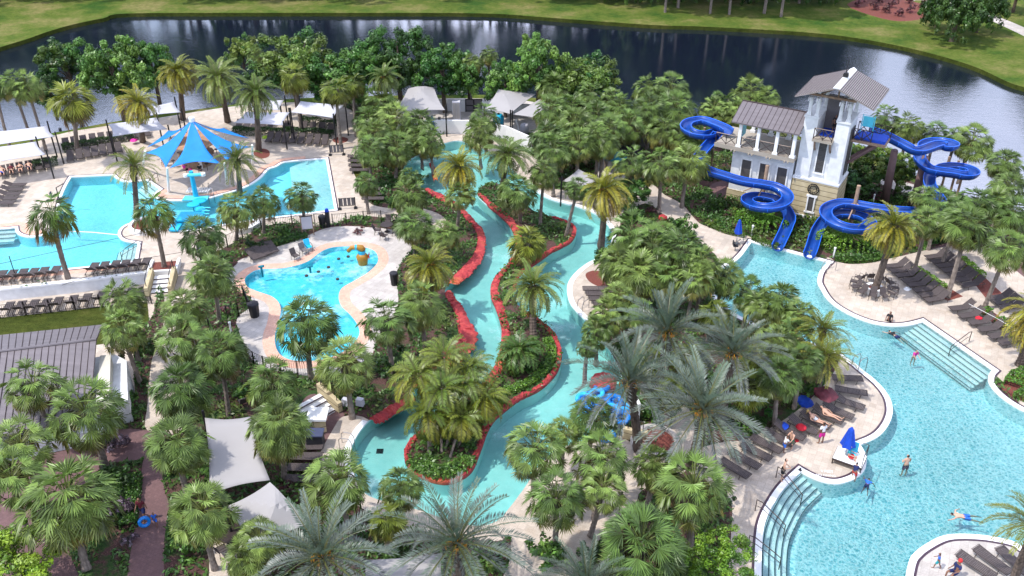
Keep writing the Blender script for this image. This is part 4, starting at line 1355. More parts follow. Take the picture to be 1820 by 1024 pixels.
def tree(kind, x, y, w, h, label, group=None, name='broadleaf_tree', cat='tree'):
    """x,y,w: crown centre and width in pixels; h its height above ground"""
    top = G(x, y, h * .68)
    sc = w / 2 * mpp(x, y, h * .7) / 2.55
    root = empty(name, (top.x, top.y, 0), label, cat, group, prnd.uniform(0, 6.28))
    cr, tk = TREES[kind]
    link('crown', cr, root, scale=(sc, sc, h / 6.6))
    link('trunk', tk, root, scale=(sc, sc, h / 6.6))
    return root


for a in [
    ('g2', 118, 112, 92, 7.5, 'dull green broadleaf tree at the left end of the lakeside tree row'),
    ('g1', 200, 118, 104, 9.0, 'bright green broadleaf tree, tallest left of the two lakeside date palms'),
    ('g1', 268, 108, 80, 8.0, 'grey green broadleaf tree directly left of the golden lakeside date palm'),
    ('d1', 88, 160, 56, 5.0, 'small dark broadleaf tree low on the lake bank at left'),
    ('y1', 430, 92, 52, 5.5, 'small light green tree rising above the lake right of the two date palms'),
    ('y1', 520, 108, 118, 8.5, 'wide yellow green broadleaf tree in the middle of the lakeside row'),
    ('g1', 590, 138, 104, 7.5, 'mid green broadleaf tree behind the right hand white sail'),
    ('g1', 640, 112, 96, 8.0, 'bright broadleaf tree left of the dark tree above the grove'),
    ('d1', 708, 98, 100, 9.0, 'dark rounded broadleaf tree behind the small orange fruited date palm'),
    ('g1', 788, 122, 92, 7.5, 'fresh green broadleaf tree behind the utility cabinet of the yard'),
    ('g1', 832, 130, 70, 6.0, 'fresh green broadleaf tree behind the yard gate'),
    ('g1', 898, 140, 74, 6.5, 'low broadleaf tree left of the darkest one behind the right grey tent'),
    ('g1', 958, 112, 96, 9.0, 'big green broadleaf tree behind the right grey tent'),
    ('y1', 1042, 140, 98, 7.0, 'olive coloured broadleaf tree behind the palm grove by the lake'),
    ('d1', 1120, 335, 70, 3.2, 'small tree over the path junction below the palm grove'),
    ('y1', 1545, 282, 84, 4.6, 'thin olive tree behind the slide tower right side'),
    ('d1', 1520, 320, 70, 3.0, 'dark small tree at the foot of the slide tower right wall'),
    ('y1', 1600, 302, 60, 4.0, 'thin tree between the two brown slide pylons'),
    ('b1', 25, 985, 170, 4.0, 'lime green tree in the bottom left corner'),
    ('b1', 1278, 1000, 130, 3.2, 'bright lime green bush tree beside the pool steps at the bottom'),
]:
    tree(*a)
# across the lake
for x, y, w, h, lab in [(1690, 74, 118, 8.5, 'large rounded dark oak on the far bank at the top right'), (1735, 58, 84, 8.0, 'rounded dark oak just right of the largest one on the far bank'), (1662, 52, 64, 6.5, 'smaller dark oak at the left of the far bank group'), (1800, 22, 80, 8.0, 'dark oak in the top right corner beyond the pale far path')]:
    p = G(x, y); s_ = w / 2 * mpp(x, y) / 5.2; r_ = empty('oak_tree', p, lab, 'tree', None, x * .1)
    link('crown', TREES['o1'][0], r_, scale=(s_, s_, h / 7.2)); link('trunk', TREES['o1'][1], r_, scale=(s_, s_, h / 7.2))
for i, (x, y, h) in enumerate([(-120, 20, 14), (-60, -10, 16), (10, -14, 18), (70, -10, 17), (120, -16, 18), (175, -12, 15), (345, -10, 16), (400, -14, 18), (450, -10, 17), (530, -12, 15), (575, -10, 17), (625, -12, 18), (790, -12, 15),
                               (960, -10, 18), (1010, -10, 19), (1060, -8, 19), (1255, -8, 18), (1100, -10, 15), (1215, -10, 19), (1300, -10, 17), (1350, -6, 15), (1470, -14, 14), (1900, 60, 14), (1960, 110, 13), (2030, 150, 13)]):
    p = G(x, y); s_ = h / 13.0 * 1.15; r_ = empty('oak_tree', p, 'dark oak on the far bank beyond the top edge, mirrored in the lake', 'tree', 'oaks beyond the top edge', i * 1.3)
    link('crown', TREES['o1'][0], r_, scale=(s_ * .9, s_ * .9, h / 7.2)); link('trunk', TREES['o1'][1], r_, scale=(s_, s_, h / 7.2))


def pine_meshes(seed, H_):
    rnd = random.Random(seed)
    blobs = [(rnd.uniform(-2.6, 2.6), rnd.uniform(-2.6, 2.6), H_ * rnd.uniform(.42, .95), rnd.uniform(1.6, 2.8)) for _ in range(13)]
    cr = blob_crown(seed, blobs, 3600, .42, LD)
    mb = MB(); mb.tube([(0, 0, -.1), (.2, 0, H_ * .5), (0, 0, H_ * .95)], [.24, .18, .06], 7)
    o = mb.build('trunk', M['trunk']); me = o.data; bpy.data.objects.remove(o)
    return cr, me


PINES = [pine_meshes(201, 17), pine_meshes(202, 20)]
far = [(-60, -8), (20, -30), (75, -22), (140, -12), (175, -40), (250, -18), (330, -14), (385, -22), (420, -45), (470, -12), (520, -20), (575, -14), (660, -22), (725, -14), (790, -12), (870, -14), (905, -30), (945, -12), (1010, -16), (1060, -8), (1105, -4),
       (1182, 22), (1205, 14), (1262, 24), (1296, 26), (1310, -6), (1358, 24), (1388, 30), (1420, 6), (1470, 2), (1500, -10), (1540, -20)]
for i, (x, y) in enumerate(far):
    p = G(x, y)
    vis = y > 0
    root = empty('pine_tree', p, f'thin pine on the far lake bank, {ORD[[q for q in far if q[1] > 0].index((x, y))]} from the left' if vis else 'tall pine on the far bank beyond the top edge of the view', 'tree', 'pines on the far bank', i * 1.7)
    cr, tk = PINES[i % 2]
    s_ = prnd.uniform(.8, 1.15)
    link('crown', cr, root, scale=(s_ * 1.25, s_ * 1.25, s_)); link('trunk', tk, root, scale=(s_, s_, s_))

# --- shrubs and hedges
SHR = [blob_crown(301 + k, [(random.Random(k * 9 + i).uniform(-.5, .5), random.Random(k * 7 + i).uniform(-.5, .5), .35 + .2 * random.Random(k + i).random(), .5) for i in range(6)], 900, .075, c, 'foliage') for k, c in
       enumerate([LD, LG, LY, LB, [(0.16, 0.05, 0.06), (0.10, 0.04, 0.05), (0.2, 0.09, 0.08)], [(0.22, 0.17, 0.21), (0.30, 0.22, 0.27), (0.05, 0.05, 0.04), (0.12, 0.08, 0.10)]])]
STEM = None


def shrub(kind, x, y, w, label, group=None, hz=1.0, name='shrub', cat='shrub'):
    s_ = w / 2 * mpp(x, y) / .85
    p = G(x, y)
    o = bpy.data.objects.new(name, SHR[kind]); COL.objects.link(o)
    o.location = p; o.rotation_euler = (0, 0, prnd.uniform(0, 6.3)); o.scale = (s_, s_, s_ * hz)
    return tag(o, label, cat, group)


for a in [
    (0, 1272, 374, 42, 'round dark clipped bush beside the path left of the slides', None, 1.3),
    (2, 1312, 385, 30, 'yellowish bush behind the left spiral slide', None, 1.0),
    (2, 1268, 402, 26, 'low yellow green bush by the path kerb near the closed blue umbrella', None, .7),
    (2, 1440, 400, 26, 'thin bush at the foot of the tower between the two slide runs', None, 1.3),
    (2, 1420, 415, 22, 'low bush between the two slide exits', None, .9),
    (0, 1508, 350, 44, 'dark shrub against the right wall of the slide tower', None, 1.5),
    (4, 1558, 352, 26, 'reddish spiky shrub left of the brown slide pylons', None, .9),
    (1, 1598, 362, 34, 'leafy shrub between the foots of the slide pylons', None, 1.0),
    (2, 1516, 446, 24, 'low variegated shrub at the deck edge by the slides', None, .6),
    (1, 1548, 450, 30, 'green shrub at the deck edge below the golden date palm', None, .7),
    (1, 1606, 436, 40, 'green shrub behind the golden date palm at the deck edge', None, .9),
    (1, 1655, 428, 40, 'green shrub by the red paved walk at the sun deck', None, .8),
    (0, 1020, 300, 44, 'dark shrub under the palms by the small pale awning', None, 1.0),
    (0, 745, 325, 40, 'dark shrub in the bed left of the narrow river channel', None, .8),
    (1, 700, 372, 34, 'rounded green shrub by the splash pool fence', None, .9),
    (2, 712, 392, 34, 'spiky yellow green shrub by the splash pool fence', None, .9),
    (4, 640, 412, 26, 'low reddish shrub at the foot of the fence', None, .6),
    (1, 505, 420, 40, 'green shrub in the fenced bed under the fan palms', None, .9),
    (0, 460, 440, 36, 'dark shrub in the fenced bed by the splash pool loungers', None, .8),
    (4, 395, 560, 32, 'reddish shrub under the ramp railings', None, .8),
    (0, 350, 668, 60, 'dark green shrub below the tall fan palm near the walk', None, .9),
    (1, 432, 706, 52, 'green shrub by the curve of the pale walkway', None, .7),
    (0, 252, 640, 60, 'dark shrub by the end wall of the brown roofed building', None, 1.4),
    (1, 232, 720, 52, 'bright green shrub at the corner of the brown roofed building', None, 1.2),
    (5, 205, 800, 62, 'pinkish flowering shrub on the dark mulch left of the walk', None, 1.0),
    (5, 205, 925, 78, 'large pinkish grey flowering shrub left of the red brown walk', None, 1.2),
    (5, 232, 968, 40, 'small pinkish flowering shrub beside the walk', None, 1.0),
    (0, 206, 860, 70, 'dark clipped bush left of the red brown walk', None, 1.1),
    (1, 330, 985, 80, 'leafy green shrub right of the walk at the bottom', None, .9),
    (1, 312, 842, 50, 'green shrub at the edge of the walk under a fan palm', None, .9),
    (4, 515, 875, 44, 'red brown shrub beside the lower shade sail', None, .8),
    (0, 628, 705, 56, 'dark shrub behind the two pale box lights by the dock', None, 1.0),
    (0, 690, 655, 70, 'dark shrub behind the red rock outcrop', None, .9),
    (1, 745, 832, 34, 'low ground shrub at the south tip of the island', None, .6),
    (1, 800, 838, 50, 'dark green ground shrub along the island south rim', None, .6),
    (1, 835, 800, 40, 'ground shrub on the right side of the island clump', None, .8),
    (1, 965, 655, 36, 'green shrub on the island east of the palm bush', None, .7),
    (2, 880, 715, 44, 'yellow green shrub on the island above the east kerb', None, .7),
    (1, 845, 740, 44, 'green shrub on the island below the west kerb', None, .7),
    (0, 985, 410, 36, 'dark shrub in the bed of the island north end', None, .8),
    (2, 1000, 405, 26, 'yellow shrub inside the island nose kerb', None, .6),
    (1, 1130, 395, 44, 'green shrub above the palm thicket beside the pool path', None, 1.0),
    (4, 1160, 380, 26, 'red leaved shrub beside the river path', None, .9),
    (1, 1205, 425, 66, 'bright round leaved bush at the top right of the thicket', None, 1.1),
    (1, 1235, 455, 46, 'bright bush at the right rim of the thicket', None, .9),
    (1, 1070, 470, 44, 'bright green bush at the left rim of the thicket by the river', None, 1.5),
    (4, 1080, 506, 30, 'purple leaved shrub in the oval bed by the river', None, .7),
    (1, 1340, 738, 100, 'large bright green shrub behind the peninsula loungers', None, 1.1),
    (1, 1390, 712, 70, 'green shrub left of the blue towel heap', None, 1.1),
    (1, 1440, 706, 40, 'green shrub behind the sunbathers', None, 1.2),
    (1, 1160, 745, 60, 'green shrub beside the short white pillar', None, 1.0),
    (1, 1125, 760, 44, 'green shrub right of the inner tubes', None, .9),
    (0, 1195, 735, 44, 'dark shrub behind the curved planter wall', None, 1.0),
    (1, 985, 1000, 110, 'big leaved bright green bush at the bottom centre', None, .8),
    (0, 1040, 1005, 70, 'dark bush beside the bottom centre path', None, .8),
    (2, 870, 1005, 70, 'pale bush at the bottom centre under the silver palm', None, .7),
    (0, 1285, 905, 44, 'dark shrub on the left edge of the pool steps deck', None, 1.0),
    (1, 600, 940, 60, 'green shrub under the bottom silver palm', None, .9),
    (1, 1395, 396, 20, 'small shrub between tower and left slide', None, 1.0),
    (0, 1700, 1, 40, 'dark shrub at the far path in the top right', None, 1.0),
    (0, 1480, 8, 60, 'dark rounded bush on the far bank right of the pines', None, 2.0),
    (0, 1440, 12, 50, 'dark bush on the far bank behind the right pines', None, 2.0),
]:
    shrub(*a)
for i in range(15):
    x = 1085 + i * 29 + (i * 37) % 11
    shrub(0, x, 5 + (i * 13) % 7, 44, f'dark shrub among the pine trunks on the far bank, {ORD[i]} from the left', 'shrubs between the far pines', 1.9)
# red leaved plants on the far bank bed
for i, (x, y) in enumerate([(1530, 12), (1550, 18), (1575, 24), (1600, 30), (1560, 6), (1590, 14), (1620, 22), (1610, 6), (1640, 14)]):
    shrub(4, x, y, 22, f'brown red shrub on the far bank bed, {ORD[i]} of nine', 'far bank bed shrubs', 1.2)


def hedge(pts, width, height, label, cols, group=None, n=None, name='hedge'):
    rnd = random.Random(int(pts[0][0] * 13 + pts[0][1]))
    base = curve(px(pts), 5, closed=False)
    V, Fc, C = [], [], []
    tot = sum((base[i + 1] - base[i]).length for i in range(len(base) - 1))
    n = n or int(tot * width * 620)
    o0 = base[0]
    for _ in range(n):
        k = rnd.randrange(len(base) - 1); t = rnd.random()
        p = base[k].lerp(base[k + 1], t)
        d = (base[k + 1] - base[k]).normalized(); nn = Vector((-d.y, d.x))
        side = rnd.uniform(-1, 1); z = rnd.random()
        if rnd.random() < .55: z = 1 - rnd.random() ** 2 * .12
        else: side = rnd.choice((-1, 1)) * (1 - rnd.random() * .12)
        w_ = width / 2 * (1 - .12 * z ** 3)
        c = Vector((p.x + nn.x * side * w_, p.y + nn.y * side * w_, height * z * (.93 + .1 * math.sin(k * 1.7))))
        nr = Vector((rnd.uniform(-1, 1), rnd.uniform(-1, 1), rnd.uniform(0, 1.4))).normalized()
        a, s_, u = rot_to(nr); zz = .06 * rnd.uniform(.7, 1.4)
        n0 = len(V); off = Vector((o0.x, o0.y, 0))
        c = c - off
        V += [c - s_ * zz, c - u * zz * .7, c + s_ * zz, c + u * zz * .7]
        Fc.append((n0, n0 + 1, n0 + 2, n0 + 3)); C.append(jit(rnd.choice(cols), rnd, .2))
    o = bpy.data.objects.new(name, leaf_mesh('foliage', V, Fc, C)); COL.objects.link(o)
    o.location = (o0.x, o0.y, 0)
    return tag(o, label, 'hedge', group)


LC = [(0.13, 0.30, 0.03), (0.19, 0.38, 0.04), (0.09, 0.21, 0.02)]
hedge([(1322, 390), (1345, 402), (1368, 410), (1380, 406)], 2.5, 1.25, 'bright clipped hedge curving below the left spiral slide', LC)
hedge([(1462, 426), (1485, 436), (1508, 442), (1520, 436)], 2.5, 1.25, 'bright clipped hedge curving below the right spiral slide', LC)
hedge([(1340, 424), (1365, 436), (1382, 440)], .8, .3, 'low plants along the pool rim left of the left slide exit', LY)
hedge([(1262, 400), (1290, 412), (1325, 420)], .8, .25, 'low yellow plants along the curved path kerb', LY)
hedge([(1484, 460), (1510, 464), (1545, 462), (1570, 456)], .9, .3, 'low plants along the curved deck kerb right of the slides', LY + LG)
hedge([(1624, 484), (1640, 494), (1658, 506), (1676, 518)], .9, .55, 'clipped green hedge strip between the first two lounger rows', LC)
hedge([(1704, 466), (1722, 480), (1742, 497)], .9, .6, 'clipped green hedge strip behind the second lounger row', LC)
hedge([(1746, 556), (1758, 562), ], .9, .55, 'short clipped hedge block at the head of the third lounger row', LC)
hedge([(1774, 572), (1796, 590), (1815, 604)], .8, .5, 'clipped hedge strip between the third lounger row and the right edge', LC)
hedge([(1800, 690), (1808, 676), (1830, 668), (1860, 672)], 1.3, .5, 'curved green hedge in the round raised planter at the right edge', LC + LG)
hedge([(1806, 700), (1830, 712), (1860, 718)], 1.0, .4, 'front part of the hedge ring in the round planter at the right edge', LC + LG)
for i, (p, lab) in enumerate([([(112, 270), (150, 263), (190, 256), (240, 247)], 'dark clipped hedge between lounger rows left of the blue canopy'),
                              ([(60, 300), (80, 296), (104, 292)], 'short dark hedge beside the group under the left sails'),
                              ([(415, 238), (470, 240), (530, 240), (592, 244)], 'long dark hedge behind the loungers right of the blue canopy'),
                              ([(535, 220), (560, 222), (600, 228)], 'dark hedge under the right hand white sail')]):
    hedge(p, .9, .8, lab, LD)
hedge([(214, 690), (222, 720), (226, 752)], 1.0, .7, 'dark green hedge running along the front of the brown roofed building', LD + LG)
hedge([(200, 850), (196, 900), (190, 940)], 1.6, .8, 'dark tall hedge left of the red brown walk', LD)
hedge([(240, 850), (234, 900), (228, 940)], .9, .5, 'lighter low hedge along the left edge of the red brown walk', LD + LG)
hedge([(300, 820), (330, 825), (352, 830)], 1.6, .6, 'green hedge between the walk and the large shade sail', LG)
hedge([(892, 700), (925, 690), (955, 672), (975, 650), (980, 625), (972, 605)], .7, .35, 'green border plants inside the east kerb of the river island', LG + LC)
hedge([(735, 820), (755, 836), (785, 845), (815, 836), (832, 818)], 1.1, .4, 'dark ground plants round the southern tip of the river island', LG)
hedge([(545, 385 + 35), (500, 432), (468, 440)], .8, .35, 'low plants along the fence bed above the splash pool', LD + LG)
# ================================================================== slide tower, in its own axes: x to the left wing, y to the lake
TO = Vector((28.09, 72.75, 0))
TU, TV = Vector((-.858, .514, 0)), Vector((.514, .858, 0))
TANG = math.atan2(TV.x, -TU.x) * -1
tower = empty('slide_tower', TO, 'white and cream waterslide tower with gabled roof and open lantern beside the lake', 'tower', None, 0)
TROT = Matrix((( -TU.x, TV.x, 0), (-TU.y, TV.y, 0), (0, 0, 1)))   # local x runs to the right, so left is negative
tower.rotation_euler = TROT.to_euler()


def L(u, v, z): return Vector((-u, v, z))      # u to the left along the front, v back


def tbox(mb, u0, u1, v0, v1, z0, z1, mi=0):
    mb.box(((-u0 - u1) / 2, (v0 + v1) / 2, (z0 + z1) / 2), (abs(u1 - u0), abs(v1 - v0), abs(z1 - z0)), 0, mi)


D_ = 3.1
mb = MB()                                        # stone base, slightly battered
mb.box((-1.9, D_ / 2, 1.75), (4.1, D_ + .3, 3.5), 0, 0, 0.965)
mb.build('stone_base', M['stone'], tower)
mb = MB(); mb.box((-1.9, D_ / 2, 3.58), (4.05, D_ + .25, .22)); mb.build('band', M['stucco'], tower, bevel=.03)
mb = MB(); mb.box((-1.9, D_ / 2, .12), (4.35, D_ + .5, .24)); mb.build('plinth', M['stucco'], tower, bevel=.03)
mb = MB()                                        # white shaft: two battered piers, recessed middle
for u0, u1 in ((0.0, 1.12), (2.62, 3.8)):
    for v0, v1 in ((0.0, D_),):
        uc = (u0 + u1) / 2
        mb.box((-uc, D_ / 2, 6.42), (u1 - u0, D_, 5.45), 0, 0, .955)
tbox(mb, 1.12, 2.62, .35, D_ - .35, 3.69, 7.3)
mb.box((-.55, D_ / 2, 9.2), (1.2, D_ + .05, .16)); mb.box((-3.2, D_ / 2, 9.2), (1.25, D_ + .05, .16))
mb.build('shaft', M['stucco'], tower)
mb = MB(); tbox(mb, 1.56, 2.22, .29, .35, 4.3, 7.12)
for k in range(18): tbox(mb, 1.60, 2.18, .265, .29, 4.4 + k * .15, 4.44 + k * .15)
win = mb.build('louvre_window', M['glass_dark'], tower)
mb = MB(); tbox(mb, 1.48, 1.56, .24, .35, 4.2, 7.2); tbox(mb, 2.22, 2.30, .24, .35, 4.2, 7.2); tbox(mb, 1.42, 2.36, .2, .35, 4.12, 4.2)
mb.build('frame', M['white'], win)
# balcony
mb = MB(); tbox(mb, 1.05, 2.75, -.55, D_ - .3, 7.3, 7.5); mb.build('balcony_floor', M['slab'], tower)
mb = MB()
for u in (1.22, 2.52):
    mb.tube([L(u, .2, 6.3), L(u, -.2, 6.75), L(u, -.4, 7.28)], .09, 5)
mb.build('bracket', M['wood'], tower)
def xrail(parent, p0, p1, n, h=1.0, name='railing'):
    mb = MB()
    for i in range(n + 1):
        p = p0.lerp(p1, i / n); mb.tube([p, p + Vector((0, 0, h))], .035, 4)
    mb.tube([p0 + Vector((0, 0, h)), p1 + Vector((0, 0, h))], .035, 4); mb.tube([p0 + Vector((0, 0, .12)), p1 + Vector((0, 0, .12))], .025, 4)
    for i in range(n):
        a, b = p0.lerp(p1, i / n), p0.lerp(p1, (i + 1) / n)
        mb.tube([a + Vector((0, 0, .12)), b + Vector((0, 0, h))], .035, 4); mb.tube([b + Vector((0, 0, .12)), a + Vector((0, 0, h))], .035, 4)
    return mb.build(name, M['frame'], parent)
xrail(tower, L(1.12, -.5, 7.5), L(2.68, -.5, 7.5), 2)
mb = MB(); tbox(mb, 1.3, 2.5, .6, D_ - .6, 7.5, 7.62); mb.build('blue_mat', M['umb_blue'], tower)
# lantern posts with curved bracket ends
for u in (.25, .95, 2.85, 3.5):
    for v in (.2, D_ - .2):
        mb = MB(); mb.box((-u, v, 10.15), (.27, .27, 1.75)); mb.box((-u, v, 9.42), (.42, .42, .25), 0, 0, .7)
        mb.build('post', M['stucco'], tower, bevel=.02)
mb = MB()
for u in (.2, .4, .85, 1.05, 2.75, 2.95, 3.4, 3.6):
    mb.tube([L(u, -.55, 10.75), L(u, -.35, 10.95), L(u, D_ + .4, 10.95)], [.05, .075, .075], 5)
mb.build('rafter_tail', M['stucco'], tower)
mb = MB()
for v in (.2, D_ - .2): tbox(mb, -.1, 4.0, v - .09, v + .09, 11.02, 11.2)
for u in (-.05, 1.4, 3.0): mb.tube([L(u + (0.0), .2, 11.1), L(1.4, .2, 12.1)], .06, 4); mb.tube([L(u, D_ - .2, 11.1), L(1.4, D_ - .2, 12.1)], .06, 4)
mb.tube([L(1.4, .2, 11.0), L(1.4, .2, 12.2)], .07, 4)
mb.build('truss', M['wood'], tower)
mb = MB(); tbox(mb, 1.15, 2.6, D_ - .75, D_ - .6, 7.5, 10.6); mb.build('back_screen', M['sling_grey'], tower)


def gable(parent, u0, u1, ur, v0, v1, ze, zr, mat, nrib, name='roof', across=False, rib=.035, ribm=None, ridge=True):
    """gabled roof with its ridge along v at u=ur; courses or seams as raised ribs inside the same part"""
    mb = MB(); th = .12
    for ue in (u0, u1):
        a, b, c, d = L(ue, v0, ze), L(ur, v0, zr), L(ur, v1, zr), L(ue, v1, ze)
        up = Vector((0, 0, th))
        mb.add([a, b, c, d, a + up, b + up, c + up, d + up], [(0, 1, 2, 3), (4, 5, 6, 7), (0, 1, 5, 4), (3, 2, 6, 7), (0, 3, 7, 4)])
        for k in range(nrib):
            if across:     # seams run down the slope
                v = v0 + (v1 - v0) * (k + .5) / nrib
                mb.tube([L(ue, v, ze + th + .01), L(ur, v, zr + th + .01)], rib, 4, 1)
            else:          # courses run along the ridge
                t = (k + .5) / nrib
                u = ue + (ur - ue) * t; z = ze + (zr - ze) * t + th
                mb.tube([L(u, v0, z + .005), L(u, v1, z + .005)], rib, 4, 1)
    r = mb.build(name, [mat, ribm or M['roofgap']], parent)
    if ridge:
        mb = MB(); mb.add([L(ur - .28, v0 - .02, zr + .04), L(ur, v0 - .02, zr + .22), L(ur + .28, v0 - .02, zr + .04), L(ur - .28, v1 + .02, zr + .04), L(ur, v1 + .02, zr + .22), L(ur + .28, v1 + .02, zr + .04)],
                          [(0, 1, 4, 3), (1, 2, 5, 4), (0, 2, 1), (3, 4, 5)])
        mb.build('ridge_cap', M['stucco'], r)
    return r


rf = gable(tower, -1.8, 4.6, 1.4, -1.3, 4.4, 11.1, 12.35, M['rooftile'], 22, rib=.035)
mb = MB(); mb.box((-1.4, 1.55, 12.75), (.42, .42, .34), 0, 0, .8); mb.tube([L(1.4, 1.55, 12.9), L(1.4, 1.55, 14.3)], [.05, .015], 5)
mb.build('finial', M['black'], rf)
# clock: hoop, ticks and hands
mb = MB()
cz, cu, cv_ = 3.05 - .9, 1.95, -.2
cz = 2.85
for r_, t_ in ((.47, .045), (.30, .03)):
    mb.tube([L(cu + r_ * math.cos(a * PI / 12), cv_, cz + r_ * math.sin(a * PI / 12)) for a in range(25)], t_, 5, cap=False)
for k in range(12):
    a = k * PI / 6; mb.tube([L(cu + .32 * math.cos(a), cv_, cz + .32 * math.sin(a)), L(cu + .44 * math.cos(a), cv_, cz + .44 * math.sin(a))], .028, 4)
mb.build('clock_ring', M['black'], tower)
mb = MB(); mb.tube([L(cu, cv_ - .02, cz), L(cu - .16, cv_ - .02, cz)], .02, 4); mb.tube([L(cu, cv_ - .02, cz), L(cu + .02, cv_ - .02, cz - .24)], .02, 4)
mb.build('clock_hands', M['black'], tower)
mb = MB(); tbox(mb, 1.72, 2.2, -.17, .0, .75, 2.05); gw = mb.build('ground_window', M['glass_dark'], tower)
mb = MB()
for (a, b, c, d) in ((1.6, 1.72, .7, 2.1), (2.2, 2.32, .7, 2.1), (1.5, 2.42, 2.1, 2.28), (1.5, 2.42, .55, .7)): tbox(mb, a, b, -.25, .0, c, d)
mb.build('window_frame', M['white'], gw)
mb = MB(); tbox(mb, -.10, -.02, 1.0, 2.2, 4.2, 8.4); mb.build('side_louvre', M['glass_dark'], tower)

# low wing with open upper deck
wing = empty('tower_wing', TO, 'low white wing of the tower, columned upper deck under a brown metal roof', 'building')
wing.rotation_euler = tower.rotation_euler
mb = MB(); tbox(mb, 4.0, 9.55, .05, 3.7, 1.0, 4.8); mb.build('wall', M['stucco'], wing)
mb = MB(); tbox(mb, 4.0, 9.65, -.02, 3.8, 0, 1.0); mb.build('stone_plinth', M['stone'], wing)
mb = MB(); tbox(mb, 4.0, 9.7, -.12, 3.85, 4.8, 5.0); mb.build('cornice', M['stucco'], wing, bevel=.04)
for u in (8.15, 6.5, 4.9):
    mb = MB(); tbox(mb, u - .42, u + .42, -.02, .05, 2.0, 4.15)
    w_ = mb.build('window', M['glass_dark'], wing)
    mb = MB()
    for (a, b, c, d) in ((u - .54, u - .42, 1.9, 4.27), (u + .42, u + .54, 1.9, 4.27), (u - .42, u + .42, 4.15, 4.27), (u - .42, u + .42, 1.9, 2.0)): tbox(mb, a, b, -.07, .05, c, d)
    mb.build('frame', M['white'], w_)
mb = MB(); tbox(mb, 3.85, 11.1, -.75, 3.9, 5.2, 5.42); tbox(mb, 3.85, 11.1, -.80, -.75, 5.12, 5.5)
for u in (4.3, 4.6, 5.9, 6.2, 7.5, 7.8, 9.1, 9.4): tbox(mb, u, u + .12, -.95, -.3, 5.02, 5.17)
mb.build('deck_slab', M['slab'], wing)
for v in (-.55, 3.5):
    for u in (8.95, 7.3, 5.65, 4.15):
        mb = MB(); mb.box((-u, v, 6.55), (.3, .3, 2.25), 0, 0, .9); mb.box((-u, v, 5.55), (.46, .46, .26))
        mb.build('column', M['white'], wing, bevel=.02)
for a, b in ((8.95, 7.3), (7.3, 5.65), (5.65, 4.15)):
    xrail(wing, L(a - .2, -.6, 5.42), L(b + .2, -.6, 5.42), 1); xrail(wing, L(a - .2, 3.55, 5.42), L(b + .2, 3.55, 5.42), 1)
xrail(wing, L(11.05, -.65, 5.42), L(9.15, -.65, 5.42), 2)
mb = MB(); tbox(mb, 9.2, 9.26, .7, 2.0, 5.8, 6.9); mb.build('sign_board', M['aqua_light'], wing)
mb = MB(); th = .12; NS = 13
ue0, ue1 = 3.75, 9.75
for ve, vr in ((-.95, 1.6), (3.95, 1.6)):
    a, b, c, d = L(ue0, ve, 7.7), L(ue1, ve, 7.7), L(ue1, vr, 8.8), L(ue0, vr, 8.8); up = Vector((0, 0, th))
    mb.add([a, b, c, d, a + up, b + up, c + up, d + up], [(0, 1, 2, 3), (4, 5, 6, 7), (0, 1, 5, 4), (1, 2, 6, 5), (0, 3, 7, 4)])
    for k in range(NS + 1):
        u = ue0 + (ue1 - ue0) * k / NS; mb.tube([L(u, ve, 7.7 + th + .01), L(u, vr, 8.8 + th + .01)], .022, 4, 1)
mb.tube([L(ue0, 1.6, 8.95), L(ue1, 1.6, 8.95)], .06, 5, 1)
mb.build('roof', [M['roof'], M['roofgap']], wing)
# start platform on the right of the tower
plat = empty('slide_platform', TO, 'raised start platform with railings and pale blue sign right of the tower', 'platform')
plat.rotation_euler = tower.rotation_euler
mb = MB(); tbox(mb, -.1, -2.9, 1.2, 3.2, 7.25, 7.45); mb.build('floor', M['wood'], plat)
mb = MB(); mb.tube([L(-.1, 1.5, 5.2), L(-2.2, 1.5, 7.2)], .14, 5); mb.tube([L(-.1, 2.9, 5.2), L(-2.2, 2.9, 7.2)], .14, 5); mb.build('brace', M['post_purple'], plat)
xrail(plat, L(-.15, 1.25, 7.45), L(-1.7, 1.25, 7.45), 2); xrail(plat, L(-.15, 3.15, 7.45), L(-2.9, 3.15, 7.45), 3)
mb = MB(); mb.box((1.0, 2.3, 8.85), (.85, .06, .9)); mb.tube([Vector((.5, 2.3, 7.45)), Vector((.5, 2.3, 9.4)), Vector((1.5, 2.3, 9.4)), Vector((1.5, 2.3, 7.45))], .04, 4)
mb.build('sign_board', M['aqua_light'], plat)
mb = MB(); tbox(mb, -.3, -2.8, 1.4, 3.0, 7.46, 7.72); mb.build('blue_mat', M['umb_blue'], plat)


# ------------------------------------------------------------------ water slides
def curve3(pts, n=8):
    out = []
    N = len(pts)
    for i in range(N - 1):
        p0, p1, p2, p3 = pts[max(0, i - 1)], pts[i], pts[i + 1], pts[min(N - 1, i + 2)]
        for k in range(n):
            t = k / n
            out.append(.5 * ((2 * p1) + (-p0 + p2) * t + (2 * p0 - 5 * p1 + 4 * p2 - p3) * t * t + (-p0 + 3 * p1 - 3 * p2 + p3) * t ** 3))
    out.append(pts[-1].copy())
    return out


